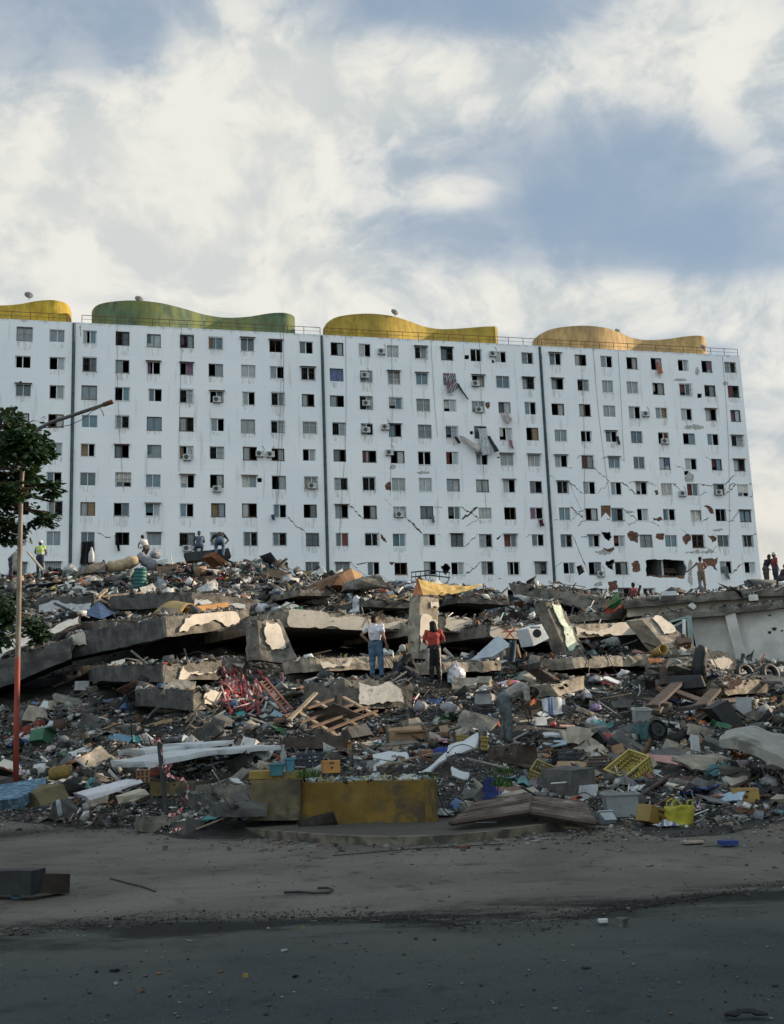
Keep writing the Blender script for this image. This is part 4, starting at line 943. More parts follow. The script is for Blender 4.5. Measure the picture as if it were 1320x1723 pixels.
# ------------------------------------------------------------------ loose rubble as one uncountable mass each
def unit_box():
    v = np.array([[(k & 1)-.5, (k >> 1 & 1)-.5, (k >> 2 & 1)-.5] for k in range(8)]); f = np.array([(0, 2, 3, 1), (4, 5, 7, 6), (0, 1, 5, 4), (2, 6, 7, 3), (0, 4, 6, 2), (1, 3, 7, 5)]); return v, f
def unit_sheet(n=4):
    v = np.array([[i/n-.5, j/n-.5, 0.0] for j in range(n+1) for i in range(n+1)]); f = np.array([(a, a+1, a+n+2, a+n+1) for j in range(n) for i in range(n) for a in [j*(n+1)+i]]); return v, f
def rotm(rz, rx, ry):
    cz, sz, cx, sx, cy, sy = np.cos(rz), np.sin(rz), np.cos(rx), np.sin(rx), np.cos(ry), np.sin(ry); o = np.zeros_like(cz); l = np.ones_like(cz)
    A = np.stack([np.stack([cz, -sz, o], -1), np.stack([sz, cz, o], -1), np.stack([o, o, l], -1)], -2)
    B = np.stack([np.stack([l, o, o], -1), np.stack([o, cx, -sx], -1), np.stack([o, sx, cx], -1)], -2)
    Cm = np.stack([np.stack([cy, o, sy], -1), np.stack([o, l, o], -1), np.stack([-sy, o, cy], -1)], -2)
    return A @ B @ Cm
PAL = np.array([(.30, .30, .29), (.62, .61, .58), (.44, .42, .38), (.12, .11, .10), (.05, .05, .05), (.19, .155, .12), (.28, .19, .12), (.24, .10, .06), (.10, .16, .22), (.06, .12, .22), (.10, .24, .25), (.40, .07, .04), (.50, .20, .05), (.55, .42, .10), (.38, .20, .26), (.09, .16, .08), (.52, .56, .60), (.16, .17, .19)])
PW_TRASH = np.array([.07, .085, .07, .14, .15, .14, .08, .055, .03, .015, .018, .018, .011, .008, .010, .006, .045, .09]); PW_TRASH /= PW_TRASH.sum()
PW_EARTH = np.array([.10, .035, .10, .22, .10, .26, .09, .05, .01, .005, .005, .008, .005, .004, .004, .003, .015, .08]); PW_EARTH /= PW_EARTH.sum()
class Debris:
    def __init__(s): s.V = []; s.F = []; s.C = []; s.n = 0
    def add(s, tmpl, pos, scale, R, col, jit, extra=None):
        v, f = tmpl; N = len(pos)
        if N == 0: return
        L = np.repeat(v[None], N, 0)+RNG.uniform(-jit, jit, (N, len(v), 3))
        if extra is not None: L = extra(L)
        L = L*scale[:, None, :]; Wd = np.einsum('nij,nkj->nki', R, L)+pos[:, None, :]
        s.V.append(Wd.reshape(-1, 3)); s.F.append((f[None]+(np.arange(N)*len(v))[:, None, None]+s.n).reshape(-1, 4)); s.n += N*len(v)
        s.C.append(np.repeat(col, len(v), 0))
    def build(s, name, m, label, cat, org=(0, 30, 0)):
        V = np.concatenate(s.V)-np.array(org); F = np.concatenate(s.F); Cc = np.concatenate(s.C); me = bpy.data.meshes.new(name)
        me.vertices.add(len(V)); me.vertices.foreach_set('co', V.ravel().astype(np.float32)); me.loops.add(F.size); me.loops.foreach_set('vertex_index', F.ravel().astype(np.int32))
        me.polygons.add(len(F)); me.polygons.foreach_set('loop_start', (np.arange(len(F))*4).astype(np.int32)); me.update(calc_edges=True)
        at = me.color_attributes.new('Col', 'FLOAT_COLOR', 'POINT'); at.data.foreach_set('color', np.concatenate([Cc, np.ones((len(Cc), 1))], 1).ravel().astype(np.float32))
        me.materials.append(m); o = bpy.data.objects.new(name, me); COL.objects.link(o); o.location = org
        return props(o, label, cat, None, 'stuff')
M_DEB = mat('debris', (.3, .3, .3), .8, .35, 9, .35, attr=True)
KEEP = []                                         # (x, y, radius, ztop) columns kept free of big pieces
def sample(N, d0=14.6, d1=66, smax=.56):
    D = np.exp(RNG.uniform(math.log(d0), math.log(d1), N)); sx = RNG.uniform(-smax, smax, N); out = []; nr = []
    for d, q in zip(D, sx):
        x = q*d
        if d < 24 and terr(x, d, False) < .04 and RNG.random() > .02: continue
        if d < 17.5 and -.215 < q < .13 and RNG.random() > .06: continue
        p, n = top(x, d)
        if p.z < .03 and RNG.random() > .12: continue
        out.append(p); nr.append(n)
    return np.array(out), np.array(nr)
def scatter(N, kinds, size, trash, lift=.3, cmul=1.0, **kw):
    pos, nrm = sample(N, **kw); N = len(pos)
    if N == 0: return
    sz = np.clip(np.exp(RNG.normal(math.log(size), .55, N))*(pos[:, 1]/30)**.62, .025, .6)
    # patches of fine brown earth alternate with patches of household litter
    ear = np.array([noise.noise(Vector((p[0]*.18, p[1]*.18, 4))) for p in pos])
    sl = pos[:, 0]/pos[:, 1]; ear = ear+np.exp(-((sl-.19)/.09)**2-((pos[:, 1]-31)/4.0)**2)*.8+np.exp(-((sl-.03)/.06)**2-((pos[:, 1]-31)/4.0)**2)*.3-np.where(pos[:, 1] > 44, .25, 0)
    e = ear > .12
    cl = np.array([noise.noise(Vector((p[0]*.45+9, p[1]*.45, 1))) for p in pos]); sz = sz*np.clip(1+cl*1.5, .5, 1.6); sz = np.where(e, sz*.62, sz)
    ci = np.where(e, RNG.choice(len(PAL), N, p=PW_EARTH), RNG.choice(len(PAL), N, p=trash)); col = np.clip(PAL[ci]*RNG.uniform(.25, 1.15, (N, 1)), 0, .8)*cmul; col = (col*.85+np.array([.080, .082, .080])*.15)*np.array([.66, .69, .70])*np.clip(RNG.normal(1, .35, (N, 1)), .2, 1.8); br = RNG.random(N) < .16; col[br] = np.array([.42, .42, .41])*RNG.uniform(.5, 1.3, (br.sum(), 1))
    kd = RNG.choice(5, N, p=kinds); pos = pos.copy()
    R = rotm(RNG.uniform(0, 6.3, N), RNG.normal(0, .5, N), RNG.normal(0, .5, N))
    for k in range(5):
        m = kd == k; n = m.sum(); s = sz[m][:, None]; q = pos[m].copy()
        if k == 0: sc = s*np.stack([RNG.uniform(.7, 1.2, n), RNG.uniform(.5, 1, n), RNG.uniform(.35, .8, n)], 1)
        elif k == 1: sc = s*np.stack([RNG.uniform(1, 2.0, n), RNG.uniform(.6, 1.2, n), RNG.uniform(.04, .12, n)], 1)
        elif k == 2: sc = s*np.stack([RNG.uniform(2.2, 5, n), RNG.uniform(.10, .25, n), RNG.uniform(.06, .16, n)], 1)
        else: sc = s*np.stack([RNG.uniform(1.0, 2.0, n), RNG.uniform(.8, 1.6, n), RNG.uniform(.5, 1.1, n)], 1)
        sc = np.minimum(sc, ((1.15 if k == 2 else .75)*(q[:, 1:2]/30)**.5))
        q[:, 2] += s[:, 0]*lift*RNG.uniform(-.1, 1, n)
        if k < 3: DB.add(unit_box(), q, sc, R[m], col[m], .16 if k != 2 else .03)
        elif k == 3:
            def crump(L):
                ph = RNG.uniform(0, 6, (L.shape[0], 1)); L[:, :, 2] += .18*np.sin(L[:, :, 0]*6+ph)+.14*np.sin(L[:, :, 1]*8+ph*2)+RNG.uniform(-.12, .12, L.shape[:2]); return L
            DB.add(unit_sheet(4), q, sc, R[m], col[m], .06, crump)
        else:
            def bent(L): L[:, :, 2] += -L[:, :, 0]**2*RNG.uniform(.2, 1.5, (L.shape[0], 1)); return L
            DB.add(unit_sheet(2), q, sc, R[m], col[m], .05, bent)
DB = Debris(); scatter(88000, [.26, .33, .25, .11, .05], .080, PW_TRASH)
scatter(9000, [.28, .33, .19, .14, .06], .12, PW_TRASH, d0=44, d1=66, smax=.45, cmul=1.15)
DB.build('rubble', M_DEB, 'loose mass of broken concrete, plaster, wood and household litter covering the mound', 'rubble')
DB = Debris(); scatter(90000, [.5, .24, .20, .04, .02], .042, PW_EARTH, d0=14.6, d1=42)
DB.build('rubble_grit', M_DEB, 'fine earth, brick crumbs and splinters between the larger rubble', 'grit')
wm = MB()
for i in range(190):
    D = math.exp(random.uniform(math.log(17), math.log(58))); x = random.uniform(-.38, .38)*D
    if terr(x, D, False) < .15: continue
    a_ = random.uniform(0, 6.3); pts = []; q = D/30
    for j in range(random.randint(4, 9)):
        h_ = top(x, D)[0]; pts.append(h_+Vector((0, 0, .04+random.uniform(0, .22)*q))); a_ += random.uniform(-.9, .9); x += math.cos(a_)*.28*q; D += math.sin(a_)*.28*q
    if max(abs(pts[j+1].z-pts[j].z) for j in range(len(pts)-1)) < .7: wm.path([tuple(p) for p in spl([tuple(p) for p in pts], 3)], random.uniform(.008, .018)*q, 4)
for o_z in (0,): props(obj('tangled_wires', wm, M_BLACK, None, 'tangle of black wires, cables and bent reinforcing bars running through the rubble', 'wires'), None, None, kind='stuff')
# grit and litter on the road: along the joint between apron and asphalt and in front of the mound
def road_scatter(N, fx, size, kinds, dark=1.0):
    pos = np.array([fx() for _ in range(N)]); sz = np.exp(RNG.normal(math.log(size), .6, N)).clip(.006, .12); R = rotm(RNG.uniform(0, 6.3, N), RNG.normal(0, .15, N), RNG.normal(0, .15, N)); ci = RNG.choice(len(PAL), N, p=PW_EARTH); col = PAL[ci]*RNG.uniform(.3, 1.0, (N, 1))*dark
    kd = RNG.choice(2, N, p=kinds)
    for k in (0, 1):
        m = kd == k; n = m.sum(); s = sz[m][:, None]; sc = s*(np.stack([RNG.uniform(.7, 1.3, n), RNG.uniform(.5, 1, n), RNG.uniform(.3, .7, n)], 1) if k == 0 else np.stack([RNG.uniform(1, 3, n), RNG.uniform(.2, .8, n), RNG.uniform(.06, .12, n)], 1)); DB.add(unit_box(), pos[m]+np.array([0, 0, .004]), sc, R[m], col[m], .14)
DB = Debris()
def f1():
    x = random.uniform(0, 1400); ye = np.interp(x, [e[0] for e in edge], [e[1] for e in edge]); w = np.interp(x, [0, 150, 500, 650, 900, 1000, 1200, 1400], [8, 12, 9, 11, 22, 12, 9, 12]); p = G(x, ye-4+random.gauss(0, w*.55), .0); return tuple(p)
def f2():
    x = random.uniform(-40, 1380); yb = np.interp(x, [0, 230, 480, 900, 1320], [1366, 1370, 1402, 1396, 1376]); p = G(x, yb+2+random.expovariate(1/9.0), .0); return tuple(p)
def f3(): p = G(random.uniform(-40, 1380), random.uniform(1380, 1723), 0); return tuple(p)
road_scatter(4200, f1, .005, [.5, .5], .16); road_scatter(260, f1, .014, [.4, .6], .4); road_scatter(5200, f2, .022, [.5, .5], .7); road_scatter(1500, f3, .008, [.8, .2], .6)
DB.build('road_grit', M_DEB, 'grit, gravel and scraps scattered on the road and along the kerb', 'grit', (0, 14, 0))
# ================================================================== NAMED LOOSE OBJECTS
def spot(px, py, lift=0.0):
    p, n = hit_px(px, py); return p+Vector((0, 0, lift))
def crate(px, py, w, label, c, rz=0, rx=0, ry=0, hf=.62, name='crate', mark=False, solid=False):
    p = spot(px, py); s = w*px2m(p); h = s*hf; M = XF(p, rz, rx, ry); m = pmat(c); r = root(name, p, label, 'crate')
    a = MB(M); t = .03*s/.5
    a.box((0, 0, t/2), (s, s*.7, t))
    for zz in ([.5] if solid else [.12, .42, .72, .94]):
        hh = h*(1 if solid else (.10 if zz != .94 else .14)); z = h*zz
        for sy in (-1, 1): a.box((0, sy*s*.35, z), (s, t*.8, hh))
        for sx in (-1, 1): a.box((sx*s*.5, 0, z), (t*.8, s*.7+t*.7, hh))
    obj('crate_body', a, m, r, bevel=.004)
    if not solid:
        a = MB(M)
        n = 9
        for i in range(n+1):
            x = -s/2+s*i/n
            for sy in (-1, 1): a.box((x, sy*s*.345, h/2), (t*.6, t*.6, h*.92))
        for i in range(6):
            y = -s*.35+s*.7*i/5
            for sx in (-1, 1): a.box((sx*s*.495, y, h/2), (t*.6, t*.6, h*.92))
        obj('ribs', a, m, r)
    if mark:
        a = MB(M); a.prism([(-.10*s, -s*.368, h*.55), (-.02*s, -s*.368, h*.50), (.08*s, -s*.368, h*.56), (.05*s, -s*.368, h*.36), (.0, -s*.368, h*.28), (-.06*s, -s*.368, h*.38)], (0, -.004, 0)); obj('emblem', a, mat('dark_print', (.06, .035, .02), .8), r)
        a = MB(M); a.box((0, -s*.368, h*.8), (s*.3, .006, h*.12)); obj('handle_slot', a, M_BLACK, r)
    return r
crate(522, 1300, 42, 'dark blue ribbed bottle crate beside the orange crate on the planter edge', (.02, .035, .06), rz=.1, hf=.72)
crate(557, 1301, 27, 'orange crate with a dark emblem, right of the dark blue crate', (.62, .27, .03), rz=.25, hf=.75, mark=True, solid=True)
crate(916, 1318, 48, 'dirty yellow ribbed crate lying tilted above the pink lump', (.30, .23, .04), rz=-.3, rx=.5, ry=.4, hf=.55)
crate(1062, 1310, 62, 'bright yellow crate upside down, right of the white capped chunk', (.50, .38, .05), rz=.5, rx=.3, ry=-.5, hf=.5)
crate(1255, 1350, 40, 'orange yellow crate with a dark emblem near the right edge', (.42, .26, .04), rz=-.15, hf=.55, mark=True, solid=True)
crate(1098, 1388, 44, 'ochre crate on its side next to the yellow shopping bag', (.33, .20, .02), rz=.5, ry=.35, hf=.62, mark=True, solid=True)
crate(793, 1262, 46, 'yellow crate half filled with rags between the chair legs', (.38, .28, .04), rz=.2, ry=.1, hf=.5)
crate(955, 1290, 36, 'black ribbed crate behind the bright yellow crate', (.02, .022, .025), rz=.3, rx=-.3, hf=.7)
crate(1008, 1300, 34, 'grey brown slotted crate left of the bright yellow crate', (.10, .085, .07), rz=-.2, rx=.2, hf=.6)
crate(815, 1205, 30, 'dark slotted crate in the litter left of the bent man', (.04, .045, .05), rz=.6, rx=.3, hf=.5)
def board(px, py, w, h, label, m, ang=0.0, tilt=.3, rz=0.0, th=.03, cat='board', name='board', jagged=True, curve=0.0, group=None, jseed=None, lift=.02):
    """flat panel: w wide, h deep in photo pixels; tilt = how far it stands up towards the viewer"""
    p = spot(px, py, lift); k = px2m(p); W_, H_ = w*k, h*k; r = random.Random(int(px*7+py))
    pts = [(-W_/2, -H_/2), (W_/2, -H_/2), (W_/2, H_/2), (-W_/2, H_/2)]
    if jagged: pts = [(x*r.uniform(.85, 1.05), y*r.uniform(.8, 1.05)) for x, y in pts]; pts = jag(pts, .10, 2, int(px+py))
    M = Matrix.Translation(p) @ Euler((tilt, 0, 0)).to_matrix().to_4x4() @ Euler((0, 0, ang)).to_matrix().to_4x4()
    M = Matrix.Translation(p) @ Euler((0, 0, rz)).to_matrix().to_4x4() @ Matrix.Translation(-p) @ M
    a = MB(M)
    if curve: 
        a.smooth = True
        a.grid(lambda u, v: ((u-.5)*W_, (v-.5)*H_, curve*k*(math.sin(u*3.1)+.4*math.sin(v*5+u*3)+.25*nz((u*6, v*6, px)))), 14, 8)
        a.grid(lambda u, v: ((u-.5)*W_, (v-.5)*H_, -th+curve*k*(math.sin(u*3.1)+.4*math.sin(v*5+u*3)+.25*nz((u*6, v*6, px)))), 14, 8)
        for (fu) in (0, 1):
            a.grid(lambda u, v: ((fu-.5)*W_, (u-.5)*H_, -th*v+curve*k*(math.sin(fu*3.1)+.4*math.sin(u*5+fu*3)+.25*nz((fu*6, u*6, px)))), 8, 1)
            a.grid(lambda u, v: ((u-.5)*W_, (fu-.5)*H_, -th*v+curve*k*(math.sin(u*3.1)+.4*math.sin(fu*5+u*3)+.25*nz((u*6, fu*6, px)))), 14, 1)
    else: a.prism([(x, y, 0) for x, y in pts], (0, 0, th))
    return obj(name, a, m, None, label, cat, group)
def plank(a, b, label, m, w=.10, th=.03, da=0, db=0, cat='plank', name='plank', lift=.05, group=None):
    pa, pb = spot(*a, lift)+Vector((0, 0, 0)), spot(*b, lift)
    if da: pa = P(a[0], a[1], da)
    if db: pb = P(b[0], b[1], db)
    if abs(pa.y-pb.y) > 4: pb = P(b[0], b[1], pa.y+1.0)
    d = pb-pa; M = Matrix.Translation((pa+pb)/2) @ d.to_track_quat('X', 'Z').to_matrix().to_4x4()
    x = MB(M); n = 5; L = d.length
    for i in range(n): pass
    x.prism([(-L/2, -w/2, 0), (-L/2+w*.4, -w*.1, 0), (-L/2, w/2, 0), (L/2-w*.3, w/2, 0), (L/2, w*.1, 0), (L/2-w*.6, -w/2, 0)], (0, 0, th))
    return obj(name, x, m, None, label, cat, group)
def draped(px, py, w, h, label, c, cat='cloth', name='cloth', tall=0.0, seed=0, stripes=None, rough=.8, fold=1.0, m=None):
    """crumpled sheet that follows the surface under it"""
    k0 = spot(px, py); k = px2m(k0); W_, H_ = w*k, h*k*1.6; mb = MB(); mb.smooth = True; q = seed+px*.13
    def fn(u, v):
        e = 1+.25*math.sin(u*9+q)+.2*math.sin(v*7+q); x = k0.x+(u-.5)*W_*(1+.15*math.sin(v*6+q)); y = k0.y+(v-.5)*H_*e
        z = top(x, y, k0.z+1.0)[0].z
        z = min(max(z, k0.z-.30), k0.z+.30)
        c_ = max(0, 1-((u-.5)**2+(v-.5)**2)*4)
        return (x, y, z+.03+tall*k*c_+fold*k*(1.8*abs(nz((u*4, v*4, q)))+1.0*nz((u*9, v*8, q))))
    mb.grid(fn, 22, 16)
    if stripes:
        for i in range(len(mb.f)): mb.mi[i] = (int((i % 22)/22*stripes+.8*nz((i % 22, i//22, 0), .3))) % len(c)
        ms = [cmat(x) for x in c]
    else: ms = m or cmat(c, rough)
    o = obj(name, mb, ms, None, label, cat)
    s = o.modifiers.new('thick', 'SOLIDIFY'); s.thickness = .012
    return o
def bag(px, py, w, h, label, c, cat='bag', name='plastic_bag', rough=.45, knot=True, spots=None):
    p = spot(px, py); k = px2m(p); a = MB(XF(p+Vector((0, 0, h*k*.45)), RZ.uniform(0, 6))); a.smooth = True; q = px*.31
    def fn(u, v):
        t = u*2*PI; ph = (v-.5)*PI; r = .5*(1+.22*nz((math.cos(t)*2, math.sin(t)*2, ph*2+q))+.13*nz((math.cos(t)*6, math.sin(t)*6, ph*5+q)))
        x, y, z = math.cos(t)*math.cos(ph)*r*w*k, math.sin(t)*math.cos(ph)*r*w*k*.8, math.sin(ph)*r*h*k
        if knot and v > .86: z += (v-.86)*h*k*1.3
        return (x, y, max(z, -h*k*.42))
    a.grid(fn, 26, 18); o = obj(name, a, mat('film_%02d_%02d_%02d' % tuple(int(x*99) for x in c), c, rough, .2, 6, .3, c2=spots, c2t=(.6, .66), c2s=5) if spots else cmat(c, rough), None, label, cat)
    return o
def lath(px, py, prof, label, c, cat, name, rx=0, ry=0, rz=0, n=18, m=None, lift=0):
    p = spot(px, py, lift); a = MB(XF(p, rz, rx, ry)); a.smooth = True; a.lathe(prof, n); return obj(name, a, m or pmat(c), None, label, cat)
# ---- upper mound
a = MB(XF(spot(235, 992), 0, .05, .06)); k = px2m(spot(235, 992)); R_ = 11.5*k; Hh = 36*k
prof = [(R_*.75, 0)]
for i in range(12): prof += [(R_*(1 if i % 2 else .93), Hh*(i+.5)/12)]
a.smooth = False; a.lathe(prof+[(R_*.8, Hh*.98), (R_*.78, Hh)], 20); obj('barrel', a, mat('teal_plastic', (.02, .10, .095), .5, .2, 3, .1), None, 'dark teal ribbed plastic barrel standing in the rubble near the crest', 'barrel')
def roll(pts, D, r, label, m, cat='mattress', name='rolled_mattress'):
    a = MB(); a.smooth = True; q = [P(x, y, D) for x, y in pts]; W2 = []
    for i in range(len(q)-1):
        for j in range(4): W2.append(q[i].lerp(q[i+1], j/4))
    W2.append(q[-1]); W2 = [p+Vector((0, .05*nz(p, 2), .08*nz(p, 1.5))) for p in W2]
    a.path(W2, [r*(1+.12*math.sin(i*2.3)) if 0 < i < len(W2)-1 else r*.7 for i in range(len(W2))], 12); return obj(name, a, m, None, label, cat)
roll([(180, 956), (205, 952), (232, 943)], 53, .28, 'tan rolled mattress lying on the crest below the woman in white', cmat((.42, .30, .17)))
roll([(232, 936), (250, 946), (262, 954)], 53.5, .28, 'grey bulging sack beside the tan mattress roll', cmat((.20, .21, .24)), 'sack', 'sack')
plank((73, 962), (45, 928), 'wide grey plank standing steeply out of the crest, right of the lamp pole', mat('grey_wood', (.22, .21, .18), .85, .3, 4, .3), .42, .06, 52, 52)
slab('dark overturned table leaning at the crest in front of the crouching pair', [(310, 930), (385, 922), (390, 936), (316, 944)], 54, 54.5, 1.0, M_BLACK, amp=.02, cat='table', name='overturned_table')
slab('grey green box piece left of the tan mattress roll', [(150, 950), (178, 944), (178, 962), (140, 965)], 52, 52.5, 1, M_CONC, amp=.02, cat='panel', name='wall_panel')
slab('tan rusty sheet bent over the crest right of the crouching pair', [(362, 928), (382, 945), (376, 952), (356, 936)], 52.5, 53, .8, M_RUST, amp=.03, cat='metal sheet', name='metal_sheet')
draped(322, 962, 46, 22, 'dark red blanket crumpled on the crest under the crouching pair', (.20, .02, .025), 'blanket', 'blanket', tall=6)
draped(150, 966, 36, 10, 'dark red cloth beside the grey green box piece', (.22, .025, .035), tall=3)
draped(90, 958, 30, 14, 'red and dark rags below the hi-vis worker', [(.30, .03, .03), (.1, .02, .02), (.4, .35, .3)], tall=4, stripes=6)
draped(330, 976, 40, 12, 'red and orange cloth strip on the upper slope', [(.42, .06, .04), (.5, .2, .08)], tall=2, stripes=3)
bag(118, 968, 26, 18, 'clear grey plastic bag below the hi-vis worker', (.30, .31, .32)); bag(262, 940, 22, 16, 'grey plastic sack in front of the woman in white', (.26, .27, .29))
board(282, 960, 34, 12, 'brown hollow panel tilted beside the red blanket', M_WOOD, .2, 1.1, th=.25); board(262, 950, 44, 8, 'pale panel leaning across the teal barrel top', M_WHITE, .4, .9)
# awning: yellow-orange cloth on sticks with a white peak
aw = root('awning', P(755, 995, 47), 'yellow orange awning cloth with a white peak on the mound, above the upright column', 'awning')
mb = MB(); mb.smooth = True
TLp, TRp, BRp, BLp = P(704, 974, 43.5), P(814, 983, 45), P(795, 992, 44), P(712, 1001, 43)
mb.grid(lambda u, v: TLp.lerp(TRp, u).lerp(BLp.lerp(BRp, u), v)+Vector((0, .1*nz((u*5, v*5, 2)), -.15*math.sin(u*PI)*(1-.4*v)+.08*nz((u*9, v*4, 2)))), 24, 8); obj('canopy', mb, cmat((.58, .36, .07)), aw)
mb = MB(); mb.smooth = True
pk = P(735, 970, 49); bs = [P(710, 984, 48.5), P(727, 991, 47.5), P(757, 991, 48), P(752, 984, 50)]
mb.grid(lambda u, v: pk.lerp(bs[min(int(u*3), 2)].lerp(bs[min(int(u*3), 2)+1], u*3-min(int(u*3), 2)), v)+Vector((0, 0, -.12*math.sin(v*PI))), 12, 5); obj('white_peak', mb, cmat((.55, .51, .45)), aw)
mb = MB(); mb.smooth = True; a1, a2, a3 = P(703, 974, 43.6), P(712, 1001, 43), P(694, 1003, 43.3); mb.grid(lambda u, v: a1.lerp(a2.lerp(a3, u), v)+Vector((0, .05*math.sin(u*9), 0)), 8, 6); obj('orange_flap', mb, cmat((.52, .16, .05)), aw)
for a_, b_ in ((P(704, 973, 43.7), P(706, 1022, 43.9)), (P(814, 982, 45.2), P(814, 1012, 45.2)), (P(735, 969, 49), P(735, 1000, 49))): mb = MB(); mb.tube(a_, b_, .03); obj('pole', mb, M_WOOD, aw)
fr = MB()
for z in (960, 968): fr.tube(P(692, z+3, 51), P(722, z, 51), .03, n=5); fr.tube(P(722, z, 51), P(758, z+4, 51), .03, n=5)
for x in (693, 700, 708, 716, 724, 740, 756): fr.tube(P(x, 962, 51), P(x, 976, 51), .02, n=4)
obj('metal_bed', fr, M_BLACK, None, 'dark metal bed frame behind the white awning peak', 'bed frame')
slab('brown corrugated roof piece like a small tent on the crest', [(571, 968), (592, 956), (600, 986), (560, 985)], 50, 51, 1.8, mat('rusty_brown_sheet', (.13, .07, .04), .8, .3, 4, .3), amp=.03, cat='roof piece', name='roof_piece', drop=-.4)
slab('tan panel folded to the right of the brown roof piece', [(592, 957), (608, 965), (612, 984), (600, 986)], 51, 51.5, .1, mat('tan_panel', (.36, .22, .11), .8, .2, 4, .2), amp=.02, cat='panel', name='wall_panel')
slab('grey concrete lump right of the brown roof piece', [(608, 974), (640, 964), (655, 988), (598, 990)], 48.5, 49, 1.6, M_CONC, amp=.1)
board(470, 978, 40, 16, 'brown sofa back tipped over on the upper slope left of the brown roof piece', M_WOOD, -.3, 1.0, th=.5, jagged=False, cat='sofa', name='sofa_back')
board(486, 968, 20, 20, 'round topped white table on the upper slope', M_WHITE, .5, 1.0, cat='table top', name='table_top')
draped(465, 966, 22, 10, 'bright red cloth on the upper slope left of the brown roof piece', (.42, .03, .02), tall=4)
draped(650, 1003, 60, 9, 'long red carpet strip running towards the awning', (.32, .045, .03), 'carpet', 'carpet', tall=2)
draped(657, 1006, 24, 8, 'orange yellow cloth scrap near the awning foot', (.55, .28, .05), tall=2)
draped(598, 1021, 34, 14, 'bunched white plastic sheet above the long cream plaster beam', (.52, .54, .58), 'plastic sheet', 'plastic_sheet', tall=8, fold=1.6)
# flag
mb = MB(); mb.smooth = True; FD = 42.5
fl = [P(1034, 998, FD), P(1053, 1012, FD), P(1052, 1024, FD-.5), P(1012, 1033, FD-.5)]
mb.grid(lambda u, v: fl[0].lerp(fl[1], u).lerp(fl[3].lerp(fl[2], u), v)+Vector((0, -.25*math.sin(u*7+v*3)-.1, .05*math.sin(u*11))), 18, 12)
for i in range(len(mb.f)): mb.mi[i] = 1 if ((i//18 > 8) or (i % 18) > 13) else 0
obj('flag', mb, [cmat((.015, .12, .045)), cmat((.52, .07, .02))], None, 'green and red flag draped over the rubble right of the leaning column', 'flag')
board(1037, 999, 26, 9, 'brown straw hat shaped board on top of the flag', M_WOOD, 0, .5, cat='board')
board(1123, 1008, 26, 8, 'white appliance box lid on the roof slab left of the shirtless man', M_WHITE, 0, 1.2, th=.4, jagged=False, cat='box', name='white_box')
board(1150, 1090, 24, 12, 'brown drawer leaning on rubble inside the tilted wall corner', M_WOOD, .1, .9, th=.3, cat='drawer', name='drawer')
draped(1205, 990, 60, 8, 'dark red and white rags behind the shirtless man', [(.16, .03, .04), (.4, .4, .4), (.05, .05, .06)], tall=2, stripes=7)
# blue tarp, ochre board
mb = MB(); mb.smooth = False; T = [P(136, 1036, 41), P(165, 1012, 42.5), P(196, 1033, 41.5), P(170, 1040, 40)]
mb.grid(lambda u, v: T[1].lerp(T[0].lerp(T[3], u) if v > 0 else T[0], v) if u < .5 else T[1].lerp(T[3].lerp(T[2], (u-.5)*2), v) if True else None, 12, 8)
mb.v = [p+Vector((0, 0, .10*nz(p, 1.2))) for p in mb.v]; o = obj('tarpaulin', mb, cmat((.02, .065, .17), .5), None, 'blue tarpaulin pitched like a tent on the upper left slabs', 'tarpaulin')
draped(118, 1030, 14, 22, 'pale blue cloth hanging down the slab left of the blue tarpaulin', (.14, .20, .30), tall=6)
mb = MB(); mb.smooth = True; T = [P(250, 1042, 38), P(302, 1014, 41), P(328, 1021, 40), P(300, 1040, 37)]
mb.grid(lambda u, v: T[0].lerp(T[3], u).lerp(T[1].lerp(T[2], u), v)+Vector((0, 0, .25*math.sin(v*3)+.02)), 8, 8); o = obj('board', mb, mat('ochre_sheet', (.22, .16, .06), .7, .2, 3, .1), None, 'curved ochre board lying over the upper left slab', 'board'); md = o.modifiers.new('t', 'SOLIDIFY'); md.thickness = .04
slab('flat orange brown board right of the curved ochre board', [(322, 1022), (384, 1013), (386, 1022), (323, 1034)], 38.5, 40.5, .9, mat('orange_board', (.30, .15, .04), .7, .25, 3, .1), amp=.01, cat='board', name='board')
plank((163, 1010), (180, 992), 'pale split plank behind the blue tarpaulin', M_WOODL, .18, .06); plank((172, 1008), (238, 999), 'long thin pale branch across the dark upper slab', M_WOODL, .12, .08)
plank((296, 968), (303, 990), 'pale stick standing below the red blanket', M_WOODL, .1, .06); plank((285, 966), (345, 957), 'long pale lath over the red blanket', M_WOODL, .12, .04)
